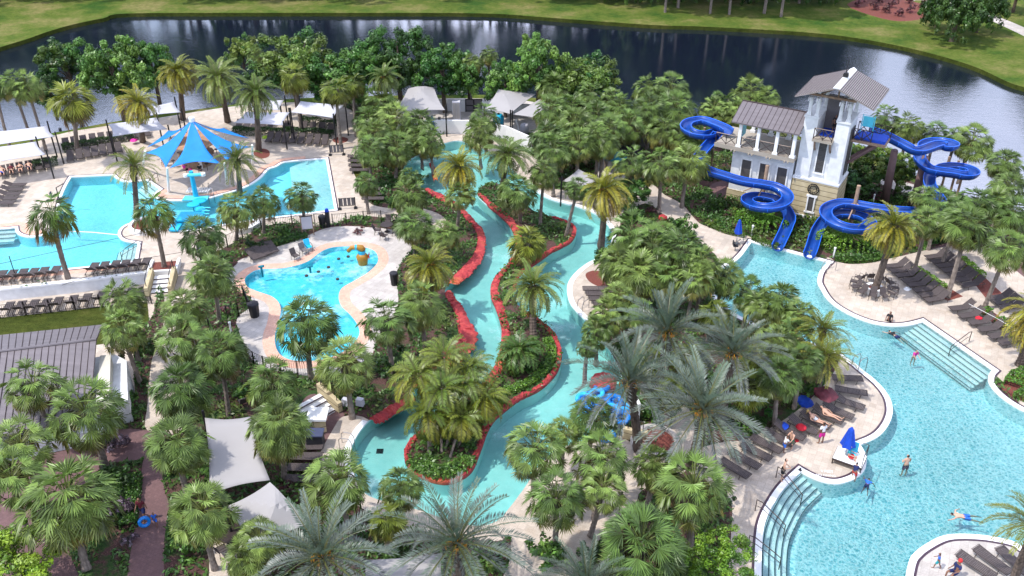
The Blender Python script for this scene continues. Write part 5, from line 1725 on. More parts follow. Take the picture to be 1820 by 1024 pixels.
def flume(parent, pts, name, w=.62, dep=.62, n=8, flat_end=0):
    """open half-pipe with rolled rims and joint flanges"""
    ln = curve3(pts, n)
    sec = []
    for k in range(11):
        a = PI * (1 + k / 10)
        sec.append((math.cos(a) * w, (math.sin(a) + 1) * dep))
    inner = sec; outer = [(x * 1.09, z - .07) for x, z in sec]
    vs, fs = [], []; K = 22
    rings = []
    for i, p in enumerate(ln):
        t = (ln[min(i + 1, len(ln) - 1)] - ln[max(0, i - 1)]); t.z *= .6; t.normalize()
        sd = Vector((t.y, -t.x, 0)).normalized(); up = sd.cross(t).normalized()
        if up.z < 0: up = -up
        r = [p + sd * x + up * z for x, z in inner] + [p + sd * x + up * z for x, z in outer[::-1]]
        vs += r; rings.append((p, sd, up))
    for i in range(len(ln) - 1):
        for k in range(K):
            a, b = i * K + k, i * K + (k + 1) % K
            fs.append((a, b, b + K, a + K))
    for e in (0, len(ln) - 1):
        for k in range(10): fs.append((e * K + k, e * K + k + 1, e * K + 20 - k, e * K + 21 - k))
    o = mesh_obj(name, vs, fs, M['slide'], parent, smooth=True)
    mb = MB()
    for s_ in (-1, 1):
        mb.tube([p + sd * s_ * w * 1.05 + up * (dep + .0) for p, sd, up in rings], .045, 5)
    for i in range(6, len(rings), 9):
        p, sd, up = rings[i]
        mb.tube([p + sd * x * 1.09 + up * (z - .06) for x, z in sec], .03, 4)
    mb.build('rim', M['rim'], o, smooth=True)
    return o


M['rim'] = m_plain('blue_rim', (0.02, 0.13, 0.66), 0.3, 0, 0.1)
s1 = empty('water_slide', G(1364, 380), 'blue spiral water slide left of the tower, starting from the wing deck', 'water slide')
s2 = empty('water_slide', G(1505, 400), 'blue spiral water slide right of the tower, with two high loops over the lake bank', 'water slide')


def loc(parent, p): return p - parent.location


def arc(cx, cy, r, a0, a1, z0, z1, n):
    out = []
    for k in range(n + 1):
        t = k / n; a = R(a0 + (a1 - a0) * t)
        out.append(Vector((cx + r * math.cos(a), cy + r * math.sin(a), z0 + (z1 - z0) * t)))
    return out


c0 = G(1243, 232, 5.3)
p = [G(1294, 240, 5.75), G(1283, 233, 5.6)] + arc(c0.x, c0.y, 1.3, 60, 330, 5.45, 4.9, 7) + [G(1276, 243, 4.85), G(1262, 262, 4.5), G(1246, 280, 4.0), G(1240, 296, 3.6), G(1256, 309, 3.3), G(1285, 319, 3.05), G(1320, 329, 2.8)]
c1 = G(1362, 361, 2.0)
p += arc(c1.x, c1.y, 1.68, 95, -325, 2.65, 1.25, 11)[0:]
p += [G(1401, 392, .95), G(1397, 412, .55), G(1385, 438, .05), G(1381, 446, -.08)]
flume(s1, [loc(s1, q) for q in p], 'flume', .47, .55)
c2 = G(1505, 396, 1.7)
a_ = G(1553, 236, 6.9)
cr1 = G(1665, 268, 5.0); cr2 = G(1697, 311, 3.6)
p = [G(1545, 238, 7.1), G(1570, 247, 6.75), G(1600, 262, 6.3), G(1630, 275, 5.9)] + arc(cr1.x, cr1.y, 1.2, -115, 175, 5.65, 4.7, 8) + [G(1632, 288, 4.5), G(1650, 307, 4.2)] + arc(cr2.x, cr2.y, 1.42, -120, 150, 3.95, 3.2, 8)
p += [G(1652, 318, 3.1), G(1650, 335, 2.95), G(1660, 352, 2.8), G(1668, 366, 2.65), G(1655, 382, 2.5), G(1610, 383, 2.4), G(1560, 378, 2.3)]
p += arc(c2.x, c2.y, 1.85, 75, 475, 2.25, 1.15, 11)
p += [G(1462, 402, .9), G(1450, 422, .5), G(1441, 450, .05), G(1437, 460, -.08)]
flume(s2, [loc(s2, q) for q in p], 'flume', .47, .55)
for s_, pl in ((s1, [((1352, 372), 4.3)]), (s2, [((1510, 408), 4.2)])):
    for (bx, by), hh in pl:
        b = G(bx, by); mb = MB(); mb.tube([loc(s_, b), loc(s_, b) + Vector((0, 0, hh))], .17, 8)
        mb.build('support_pole', M['timber'] if 'timber' in M else M['wood'], s_)
        mb = MB()
        for k in range(5):
            a = k * 2 * PI / 5 + .4
            mb.tube([loc(s_, b) + Vector((0, 0, hh * .62)), loc(s_, b) + Vector((math.cos(a) * 1.75, math.sin(a) * 1.75, 1.3 + .15 * k))], .06, 5)
        mb.build('strut', M['timber'] if 'timber' in M else M['wood'], s_)
for (b, t, h_) in (((1572, 362), (1590, 268), 5.9), ((1622, 368), (1645, 278), 4.9)):
    mb = MB(); bb = G(*b); tt = G(t[0], t[1], h_)
    mb.tube([loc(s2, bb), loc(s2, bb.lerp(tt, .5)), loc(s2, tt)], [.36, .34, .30], 10)
    mb.build('pylon', M['post_purple'], s2, smooth=True)
for s_, b, hh in ((s2, (1688, 345), 3.4), (s2, (1700, 350), 3.4), (s2, (1672, 338), 3.4), (s1, (1233, 300), 3.9), (s1, (1245, 292), 3.9), (s1, (1252, 300), 3.1), (s1, (1262, 312), 2.8)):
    mb = MB(); q_ = loc(s_, G(*b)); mb.tube([q_, q_ + Vector((0, 0, hh))], .11, 6); mb.build('slim_support', M['wood'], s_)

# ------------------------------------------------------------------ brown roofed building at left
bz = TERR_Z
bl = empty('roofed_building', Vector((G(175, 700, bz).x, G(175, 700, bz).y, bz)), 'low building with brown standing seam metal roof and pale end parapet at lower left', 'building')
O_ = bl.location
def Bq(x, y, h): return G(x, y, h) - O_
hr, he = 3.3, 2.4
ridge_a, ridge_b = Bq(-60, 635, hr), Bq(172, 606, hr)
north_a, north_b = Bq(-60, 604, he), Bq(182, 579, he)
south_a, south_b = Bq(-90, 800, he - .5), Bq(160, 742, he - .5)
mb = MB()
def slope(mb, a, b, c, d, n):
    up = Vector((0, 0, .1))
    mb.add([a, b, c, d, a + up, b + up, c + up, d + up], [(0, 1, 2, 3), (7, 6, 5, 4), (0, 1, 5, 4), (1, 2, 6, 5), (2, 3, 7, 6)])
    for k in range(n + 1):
        t = k / n; mb.tube([a.lerp(b, t) + up, d.lerp(c, t) + up], .026, 4, 1)
slope(mb, south_a, south_b, ridge_b, ridge_a, 19)
slope(mb, north_a, north_b, ridge_b, ridge_a, 19)
mb.tube([ridge_a + Vector((0, 0, .13)), ridge_b + Vector((0, 0, .13))], .09, 6)
mb.build('roof', [M['roof'], M['roofgap']], bl)
# end parapet
pa, pb = Bq(178, 600, hr), Bq(166, 690, hr + .1)
mb = MB()
def prism(mb, pts, z0, z1):
    n = len(pts); vs = [Vector((p.x, p.y, z0)) for p in pts] + [Vector((p.x, p.y, z1)) for p in pts]
    mb.add(vs, [tuple(range(n - 1, -1, -1)), tuple(range(n, 2 * n))] + [(i, (i + 1) % n, n + (i + 1) % n, n + i) for i in range(n)])
q = [Bq(172, 612, 3.4), Bq(191, 610, 3.4), Bq(188, 696, 3.4), Bq(164, 694, 3.4)]
prism(mb, q, 0, 3.4 - bz * 0 + 0.0)
mb.build('parapet', M['parapet'] if 'parapet' in M else M['stucco'], bl)
mb = MB()
w4 = [Bq(-60, 612, 0), Bq(186, 612, 2.2), Bq(214, 690, 0), Bq(-60, 760, 0)]
prism(mb, [Bq(-60, 640, 2.2), Bq(186, 606, 2.2), Bq(176, 735, 2.2), Bq(-60, 780, 2.2)], 0, 1.9)
prism(mb, [Bq(190, 606, 2.6), Bq(222, 630, 2.2), Bq(224, 700, 2.2), Bq(186, 700, 2.6)], 0, 2.6)
mb.build('wall', M['stucco'], bl)
mb = MB(); a = Bq(223, 668, 1.0); b = Bq(224, 700, 1.0)
prism(mb, [a + Vector((.02, 0, 0)), b + Vector((.02, 0, 0)), b + Vector((.1, 0, 0)), a + Vector((.1, 0, 0))], .1, 2.1)
mb.build('door', M['glass_dark'], bl)
# small second roof at left edge
mb = MB(); q = [Bq(-60, 748, 2.0), Bq(38, 738, 2.0), Bq(36, 772, 2.0), Bq(-60, 782, 2.0)]
prism(mb, q, 1.9, 2.1); mb.build('porch_roof', M['sail_light'], bl)


# ------------------------------------------------------------------ shade sails
def sail(name, corners, sag, posts, mat, label, group=None, peak=None, res=10, cat='shade sail'):
    """corners: (px, py, height); stretched cloth with pulled-in edges; posts stand under its corners"""
    C4 = [G(*c) for c in corners]
    o_ = Vector((C4[0].x, C4[0].y, 0))
    root = empty(name, o_, label, cat, group)
    C4 = [c - o_ for c in C4]
    pk = None
    vs, fs = [], []
    if peak: pk = G(*peak[:3]) - o_
    ctr = sum(C4, Vector()) / 4
    for i in range(res + 1):
        for j in range(res + 1):
            u, v = i / res, j / res
            # pull edges inward
            uu = u + (.5 - u) * .07 * math.sin(v * PI) * abs(2 * u - 1)
            vv = v + (.5 - v) * .07 * math.sin(u * PI) * abs(2 * v - 1)
            p = (C4[0] * (1 - uu) + C4[1] * uu) * (1 - vv) + (C4[3] * (1 - uu) + C4[2] * uu) * vv
            if pk is not None:
                t = max(0, 1 - max(abs(u - peak[3]) / max(peak[3], 1 - peak[3]), abs(v - peak[4]) / max(peak[4], 1 - peak[4])))
                base_z = p.z
                tgt = pk
                p = p + (tgt - ((C4[0] * (1 - peak[3]) + C4[1] * peak[3]) * (1 - peak[4]) + (C4[3] * (1 - peak[3]) + C4[2] * peak[3]) * peak[4])) * (t ** 1.25)
            else:
                p = p - Vector((0, 0, sag * math.sin(u * PI) * math.sin(v * PI)))
            vs.append(p)
    W = res + 1
    for i in range(res):
        for j in range(res): fs.append((i * W + j, (i + 1) * W + j, (i + 1) * W + j + 1, i * W + j + 1))
    cl = mesh_obj('cloth', vs, fs, mat, root, smooth=pk is None)
    sm = cl.modifiers.new('thick', 'SOLIDIFY'); sm.thickness = .03
    for k in posts:
        c = C4[k]; out = (c - ctr); out.z = 0; out.normalize()
        mb = MB(); mb.tube([Vector((c.x + out.x * .12, c.y + out.y * .12, 0)), Vector((c.x + out.x * .1, c.y + out.y * .1, c.z + .5))], .075, 7)
        mb.build('post', M['black'], root)
    return root


GS = 'white shade sails along the lake'
SL = M['sail_light']
sail('shade_sail', [(-25, 264, 3.2), (64, 252, 3.0), (82, 275, 2.5), (-30, 292, 2.5)], .15, [1, 2], SL, 'long white shade sail at the left edge, front one of the overlapping pair', GS)
sail('shade_sail', [(-25, 236, 3.6), (84, 224, 3.4), (98, 243, 2.9), (-30, 262, 2.9)], .15, [1, 2], SL, 'long white shade sail at the left edge, rear one of the overlapping pair', GS)
sail('shade_sail', [(192, 221, 3.3), (278, 209, 3.3), (298, 230, 2.6), (200, 243, 2.6)], .15, [0, 1, 2, 3], SL, 'white shade sail above the lounger rows left of the blue canopy', GS)
sail('shade_sail', [(222, 200, 3.4), (310, 181, 3.4), (322, 200, 2.8), (235, 208, 2.8)], .15, [1, 2], SL, 'white shade sail nearest the lake directly behind the blue canopy tip', GS)
sail('shade_sail', [(437, 199, 3.3), (515, 200, 3.3), (503, 223, 2.6), (415, 219, 2.6)], .15, [1, 2], SL, 'white shade sail behind the round planter palm right of the blue canopy', GS)
sail('shade_sail', [(440, 180, 3.2), (505, 178, 3.2), (498, 196, 2.7), (446, 195, 2.7)], .1, [1, 2], SL, 'small rear white shade sail partly hidden by the date palm right of the blue canopy', GS)
sail('shade_sail', [(534, 180, 3.8), (612, 187, 3.4), (592, 210, 2.9), (516, 200, 2.9)], .2, [0, 1, 2, 3], SL, 'grey white shade sail with a folded corner left of the palm grove', GS)
GT = 'grey hipped shade tents of the service yard'
sail('shade_tent', [(726, 157, 3.6), (771, 156, 3.6), (791, 196, 2.9), (700, 199, 2.9)], 0, [2, 3], M['sail'], 'big grey hipped shade tent at the left of the service yard', GT, peak=(748, 160, 3.9, .5, .25))
sail('shade_tent', [(886, 162, 3.6), (952, 168, 3.3), (907, 203, 2.9), (862, 195, 2.9)], 0, [2, 3], M['sail'], 'grey pointed shade tent at the right of the service yard', GT, peak=(896, 168, 3.7, .3, .3))
sail('shade_tent', [(958, 178, 3.2), (985, 176, 3.2), (968, 214, 2.9), (912, 204, 2.9)], 0, [2, 3], M['sail'], 'grey shade tent half hidden by the palm grove', GT, peak=(958, 184, 3.3, .4, .3))
sail('shade_awning', [(1000, 322, 2.5), (1028, 301, 3.0), (1068, 318, 2.4), (1040, 334, 2.4)], .05, [0, 2], M['sail'], 'small pale awning over the path at the east end of the lazy river')
GB = 'large grey sails at the lower left'
sail('shade_sail', [(364, 743, 3.4), (446, 741, 3.4), (480, 854, 2.9), (372, 880, 2.7)], .25, [0, 3], M['sail'], 'large grey shade sail between the walk and the big fan palm, upper of two', GB)
sail('shade_sail', [(478, 858, 3.2), (552, 930, 2.5), (446, 978, 2.5), (404, 900, 2.6)], .15, [3], M['sail'], 'large grey shade sail with a sharp fold, lower of two by the walk', GB, peak=(490, 898, 3.5, .4, .3))
sail('shade_sail', [(648, 996, 2.8), (786, 984, 2.8), (792, 1050, 2.6), (640, 1060, 2.6)], .1, [1], M['sail'], 'grey shade sail at the bottom edge half hidden by silver date palms', GB)

# blue bar canopy: radiating triangular panels from a tall mast
bc = G(345, 300)
can = empty('blue_canopy', bc, 'blue tensile canopy of pointed panels round a white mast above the pool bar', 'canopy')
top = G(341, 214, 5.0) - bc
mast_ft = Vector((top.x, top.y, 0))
mb = MB(); mb.tube([mast_ft, top + Vector((0, 0, .35))], [.2, .16], 10); mb.build('mast', M['white'], can)
mb = MB(); mb.cyl(top - Vector((0, 0, .2)), .28, .5, 12); mb.build('mast_cap', M['white'], can)
panels = [  # outer corners as pixel + height
    ((258, 272, 3.0), (295, 299, 3.0)), ((302, 299, 3.0), (394, 292, 3.0)), ((404, 288, 3.0), (446, 262, 3.0)),
    ((442, 246, 3.0), (398, 228, 3.2)), ((300, 232, 3.2), (262, 262, 3.0))]
def panel(a, b):
    res = 10; vs, fs = [], []
    for i in range(res + 1):
        t = i / res
        l, r = top.lerp(a, t), top.lerp(b, t)
        sgz = -.3 * math.sin(t * PI)
        for j in range(res + 1):
            s_ = j / res
            w_ = .5 + (s_ - .5) * (1 - .24 * math.sin(t * PI))
            p = l.lerp(r, w_) + Vector((0, 0, sgz - .25 * math.sin(s_ * PI) * t * (1 - t)))
            if i == res: pass
            p = p + (top - p) * (.09 * math.sin(s_ * PI) * t ** 3)
            vs.append(p)
    W = res + 1
    for i in range(res):
        for j in range(res): fs.append((i * W + j, i * W + j + 1, (i + 1) * W + j + 1, (i + 1) * W + j))
    return vs, fs
for (a, b) in panels:
    vs, fs = panel(G(*a) - bc, G(*b) - bc)
    o = mesh_obj('panel', vs, fs, M['sail_blue'], can, smooth=True)
    sm = o.modifiers.new('thick', 'SOLIDIFY'); sm.thickness = .03
for (x, y, bx, by) in ((297, 298, 300, 341), (399, 290, 404, 331), (448, 258, 449, 294), (398, 229, 404, 262), (258, 268, 254, 300), (300, 233, 302, 262)):
    mb = MB(); ft = G(bx, by) - bc; tp = G(x, y, 3.1) - bc
    mb.tube([ft, tp], [.13, .10], 8); mb.build('post', M['white'], can)

# pool bar under the canopy
bar = empty('pool_bar', G(352, 290), 'round pool bar with stools and tiled counter beneath the blue canopy', 'bar')
mb = MB(); mb.lathe((0, 0, 0), [(1.5, 0), (1.5, 1.0), (1.75, 1.02), (1.75, 1.1), (1.2, 1.1), (1.2, 0)], 16); mb.build('counter', M['wood'], bar)
mb = MB(); mb.lathe((0, 0, 0), [(.6, 0), (.6, 2.1), (.0, 2.1)], 10); mb.build('back_cabinet', M['dark'], bar)
mb = MB(); mb.lathe((0, 0, 2.35), [(2.5, 0), (2.45, .1), (.3, .75), (0, .8)], 8); mb.build('plank_roof', M['barroof'], bar)
for k in range(7):
    a = k * .9; mb = MB(); c = Vector((math.cos(a) * 2.3, math.sin(a) * 2.3, 0)); mb.cyl(c, .03, .7, 5); mb.cyl(c + Vector((0, 0, .7)), .2, .06, 8); mb.build('stool', M['frame'], bar)

# service yard wall, cabinets, gate
def wall_run(name, pts, h, t, mat, label, cap=None, cat='wall', z0=0.0):
    mb = MB(); P_ = [G(*p) for p in pts]; o_ = P_[0]
    for a, b in zip(P_[:-1], P_[1:]):
        d = (b - a); n_ = Vector((-d.y, d.x, 0)).normalized() * t / 2; a = a - o_; b = b - o_
        u = Vector((0, 0, h)); z_ = Vector((0, 0, z0))
        mb.add([a - n_ + z_, b - n_ + z_, b + n_ + z_, a + n_ + z_, a - n_ + u, b - n_ + u, b + n_ + u, a + n_ + u], [(4, 5, 6, 7), (0, 1, 5, 4), (2, 3, 7, 6), (0, 4, 7, 3), (1, 2, 6, 5)])
    o = mb.build(name, mat); o.location = o_
    tag(o, label, cat)
    return o
wall_run('yard_wall', [(706, 240), (740, 238), (795, 237), (850, 238), (900, 248), (944, 268)], 1.5, .2, M['white'], 'curved white wall in front of the service yard')
wall_run('yard_wall', [(780, 196), (810, 198), (828, 198)], 1.35, .18, M['stucco'], 'pale rear wall of the yard left of the black gate')
wall_run('yard_wall', [(857, 199), (878, 200), (960, 208)], 1.35, .18, M['stucco'], 'pale rear wall of the yard right of the black gate')
g_ = empty('yard_gate', G(828, 199), 'black framed gate with screened panels in the rear wall of the yard', 'gate')
w_ = (G(857, 199) - G(828, 199)).x
mb = MB()
for x in (0, w_ / 2, w_): mb.tube([(x, 0, 0), (x, 0, 1.5)], .06, 4)
for z in (.08, .75, 1.5): mb.tube([(0, 0, z), (w_, 0, z)], .05, 4)
mb.build('frame', M['black'], g_); mb = MB(); mb.box((w_ / 2, .03, .78), (w_ - .1, .02, 1.35)); mb.build('screen', M['screen'] if 'screen' in M else M['sling_grey'], g_)
cb = empty('utility_cabinet', G(812, 212), 'tall grey utility cabinet standing in the service yard', 'cabinet')
mb = MB(); mb.box((0, 0, 1.05), (.85, .6, 2.1)); mb.build('body', M['sail_light'], cb, bevel=.02); mb = MB(); mb.box((-.2, -.31, 1.1), (.38, .02, 1.8)); mb.box((.2, -.31, 1.1), (.38, .02, 1.8)); mb.build('door', M['sail'], cb)
for i, (x, y, lab) in enumerate([(745, 222, 'dark grey pump unit under the left grey tent'), (765, 224, 'second grey pump unit under the left grey tent, nearer the wall'), (785, 226, 'pale pump housing at the right of the left grey tent')]):
    mc_ = empty('pump_unit', G(x, y), lab, 'machine'); mb = MB(); mb.box((0, 0, .4), (.9, .6, .8)); mb.build('housing', [M['dark'], M['sling_grey'], M['white']][i], mc_, bevel=.04)
    mb = MB(); mb.cyl((-.2, 0, .8), .16, .35, 8); mb.tube([(.2, 0, .8), (.2, 0, 1.2), (.6, 0, 1.2)], .05, 5); mb.build('pipe', M['steel'], mc_)
tk_ = empty('water_tank', G(886, 228), 'deep blue rounded tank under the right grey tent', 'tank')
mb = MB(); mb.lathe((0, 0, 0), [(.0, 0), (.6, 0), (.6, 1.3), (.45, 1.55), (0, 1.6)], 14); mb.build('body', M['aqua'], tk_, smooth=True); mb = MB(); mb.cyl((0, 0, 1.58), .15, .12, 8); mb.build('lid', M['black'], tk_)
tk_ = empty('filter_drum', G(932, 238), 'pale domed drum behind the white wall under the half hidden tent', 'tank')
mb = MB(); mb.lathe((0, 0, 0), [(.0, 0), (.45, 0), (.45, .9), (.35, 1.15), (0, 1.25)], 14); mb.build('body', M['sail_light'], tk_, smooth=True); mb = MB(); mb.tube([(-.5, 0, 0), (-.9, 0, 1.6)], .1, 6); mb.build('pipe', M['white'], tk_)
for (x, y, lab) in [(1040, 290, 'teal market umbrella between palm trunks behind the small awning'), (1090, 300, 'small dark teal kiosk roof behind the tall yellow green date palm')]:
    u_ = empty('market_umbrella', G(x, y + 8), lab, 'umbrella'); mb = MB(); mb.cyl((0, 0, 0), .04, 2.3, 6); mb.build('pole', M['wood'], u_)
    mb = MB(); mb.lathe((0, 0, 1.7), [(1.25, 0), (.65, .38), (.0, .68)], 8); mb.build('canopy', M['teal'] if 'teal' in M else M['aqua'], u_)
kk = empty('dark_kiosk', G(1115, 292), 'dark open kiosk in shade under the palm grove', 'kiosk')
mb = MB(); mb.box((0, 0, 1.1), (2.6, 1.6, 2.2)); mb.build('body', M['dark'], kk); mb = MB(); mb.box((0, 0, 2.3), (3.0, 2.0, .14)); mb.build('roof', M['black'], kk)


# ------------------------------------------------------------------ fences and railings
def fence(pts, label, h=1.15, gap=.14, z=0.0, post=1.8, name='fence', mat=None, cat='fence'):
    P_ = [G(x, y, z) for x, y in pts]; o_ = P_[0].copy()
    root = empty(name, o_, label, cat)
    mb = MB()
    for a, b in zip(P_[:-1], P_[1:]):
        a = a - o_; b = b - o_; L_ = (b - a).length; n = max(1, int(L_ / gap))
        for k in range(n):
            p = a.lerp(b, (k + .5) / n); mb.box((p.x, p.y, h * .5 + .03), (.018, .018, h - .14))
        for zz in (.1, h): mb.tube([a + Vector((0, 0, zz)), b + Vector((0, 0, zz))], .022, 4)
        m = max(1, round(L_ / post))
        for k in range(m + 1):
            p = a.lerp(b, k / m); mp = MB(); mp.box((p.x, p.y, h / 2 + .03), (.06, .06, h + .06)); mp.build('post', mat or M['black'], root)
    mb.build('rails', mat or M['black'], root)
    return root


fence([(-60, 571), (0, 566), (47, 560), (91, 556), (134, 551), (180, 547), (232, 541), (270, 540)], 'black picket fence along the lower terrace above the dark lawn', z=TERR_Z)
fence([(560, 402), (576, 402)], 'short black fence section left of the blue towel stand at the splash pool gate')
fence([(592, 402), (616, 400), (647, 397), (678, 396), (706, 403), (722, 412)], 'black picket fence along the top of the splash pool deck')
fence([(375, 455), (405, 440), (432, 427), (465, 408), (490, 402), (520, 402), (541, 406)], 'black picket fence through the planted bed between upper pool and splash pool')
fence([(440, 638), (452, 650), (470, 658), (500, 664), (530, 667), (553, 668)], 'curved black picket railing below the splash pool')
fence([(391, 532), (434, 530), (447, 560)], 'black ramp railing by the trash bin, upper part')
fence([(405, 568), (425, 563), (447, 560)], 'black ramp railing by the trash bin, lower part')
fence([(342, 585), (372, 580), (374, 592)], 'short black railing below the ramp under the fan palms')
for (a, b, lab) in [((587, 276), (611, 275), 'grey framed crowd barrier by the corner of the upper pool beach'), ((604, 372), (632, 370), 'grey framed crowd barrier in front of the splash pool fence')]:
    A, B = G(*a), G(*b); r_ = empty('barrier', A, lab, 'barrier'); v = B - A; ang = math.atan2(v.y, v.x); Ln = v.length
    r_.rotation_euler = (0, 0, ang)
    mb = MB()
    for x in (0, Ln): mb.tube([(x, 0, 0), (x, 0, 1.1)], .045, 5); mb.box((x, 0, .04), (.3, .5, .06))
    mb.tube([(0, 0, 1.05), (Ln, 0, 1.05)], .035, 4); mb.tube([(0, 0, .3), (Ln, 0, .3)], .035, 4)
    mb.build('frame', M['black'], r_)
    for k in range(4):
        mb = MB(); w_ = Ln / 4; mb.box((w_ * (k + .5), 0, .68), (w_ - .07, .03, .66)); mb.build('panel', M['sling_grey'], r_)


def handrail(p_, label, name='handrail', mat=None):
    """p_: list of (px, py, height) nodes of one bent rail"""
    P_ = [G(*q) for q in p_]; o_ = Vector((P_[0].x, P_[0].y, 0))
    mb = MB(); mb.tube([q - o_ for q in P_], .035, 5)
    mats_ = mb.build(name, mat or M['frame'], smooth=False); mats_.location = o_
    return tag(mats_, label, 'handrail')


def step_rail(a, b, label, drop=.5):
    """bent rail leading from the deck (a) down into the water (b)"""
    A, B = G(*a), G(*b)
    o_ = A.copy(); d = B - A; t = d.normalized()
    mb = MB(); mb.tube([Vector((0, 0, 0)), Vector((0, 0, .85)), t * .35 + Vector((0, 0, .92)), d * .75 + Vector((0, 0, .62)), d + Vector((0, 0, .45)), d - Vector((0, 0, .4))], .03, 5)
    mb.tube([t * .1 + Vector((0, 0, .45)), t * .4 + Vector((0, 0, .48)), d * .75 + Vector((0, 0, .25)), d + Vector((0, 0, .1))], .02, 5)
    o = mb.build('handrail', M['frame']); o.location = o_
    return tag(o, label, 'handrail')


step_rail((1379, 849), (1424, 890), 'bent handrail into the curved pool steps beside the woman in black')
step_rail((1342, 908), (1394, 944), 'bent handrail into the middle of the curved pool steps')
step_rail((1329, 972), (1386, 1003), 'bent handrail into the curved pool steps near the bottom edge')
step_rail((1722, 607), (1688, 625), 'bent handrail across the straight steps of the main pool')
step_rail((252, 444), (216, 457), 'bent handrail into the short steps of the upper pool')
step_rail((282, 322), (262, 335), 'bent handrail into the curved steps of the upper pool by the bar')


def ladder(a, b, sep, label):
    A, B = G(*a), G(*b); d = B - A; t = d.normalized(); n_ = Vector((-t.y, t.x, 0)) * sep
    mb = MB()
    for s_ in (-.5, .5):
        k = n_ * s_
        mb.tube([k, k + Vector((0, 0, .7)), k + t * .15 + Vector((0, 0, .85)), k + d * .8 + Vector((0, 0, .8)), k + d + Vector((0, 0, .5)), k + d - Vector((0, 0, .6))], .028, 5)
    o = mb.build('pool_ladder', M['steel']); o.location = A
    return tag(o, label, 'pool ladder')


ladder((1311, 440), (1324, 436), .55, 'steel pool ladder at the left side of the slide landing pool')
ladder((1480, 478), (1464, 484), .55, 'steel pool ladder at the right side of the slide landing pool')
ladder((1519, 655), (1534, 647), .55, 'pool ladder above the peninsula loungers')
ladder((606, 792), (628, 794), .55, 'bent pool ladder on the small river dock')
ladder((367, 340), (376, 352), .5, 'pool ladder on the bar deck right of the blue play feature')
ladder((1042, 545), (1030, 552), .5, 'steel pool ladder on the east deck of the lazy river')
# low white stair walls
def stair(label, a, b, w_px, n, rise, wallside, name='stairs'):
    A, B = G(*a), G(*b); d = B - A; L_ = Vector((d.x, d.y, 0)).length; t = Vector((d.x, d.y, 0)).normalized(); n_ = Vector((-t.y, t.x, 0))
    root = empty(name, A, label, 'stairs'); root.rotation_euler = (0, 0, math.atan2(t.y, t.x))
    w_ = w_px * mpp(*a)
    for k in range(n):
        mb = MB(); dl = L_ / n; z = rise * (n - k) / n
        mb.box((dl * (k + .5), 0, z / 2), (dl - .02, w_, z)); st = mb.build('step', M['coping'], root)
        mb = MB(); mb.box((dl * (k + 1) - .03, 0, z - .03), (.06, w_ * .98, .07)); mb.build('nosing', M['tile_dark'], st)
    for s_ in wallside:
        mb = MB(); y = s_ * (w_ / 2 + .2)
        mb.add([(-.3, y - .15, 0), (L_ + .3, y - .15, 0), (L_ + .3, y + .15, 0), (-.3, y + .15, 0), (-.3, y - .15, rise + .6), (L_ + .3, y - .15, .75), (L_ + .3, y + .15, .75), (-.3, y + .15, rise + .6)], [(4, 5, 6, 7), (0, 1, 5, 4), (2, 3, 7, 6), (0, 4, 7, 3), (1, 2, 6, 5)])
        mb.build('side_wall', M['stone'], root)
        mb = MB(); mb.tube([(0, y, rise + .6), (0, y, rise + 1.3), (L_, y, 1.4), (L_, y, .7)], .03, 5); mb.build('handrail', M['black'], root)
    return root


stair('white stepped stairs with dark nosings leading down to the small river dock', (548, 724), (575, 744), 52, 4, .6, [1])
stair('low white stairs from the upper deck down to the lower terrace', (292, 496), (284, 522), 30, 4, .35, [-1, 1])
stair('low white walled steps beside the paved walk under the silver date palms', (1146, 775), (1120, 768), 24, 2, .3, [1])
pl_ = wall_run('stone_pillar', [(558, 765), (578, 760)], 1.1, 1.0, M['stone'], 'square stone pillar with white top beside the dock stairs', cat='pillar')
mb = MB(); c = (G(558, 765) + G(578, 760)) / 2; mb.box((c.x, c.y, 1.18), (1.25, 1.25, .14)); tag(mb.build('pillar_cap', M['coping']), 'white slab topping the stone pillar beside the dock stairs', 'slab')
pw = wall_run('white_pillar', [(1124, 748), (1134, 747)], 1.5, .5, M['white'], 'short white pillar with capped top right of the inner tubes', cat='pillar')
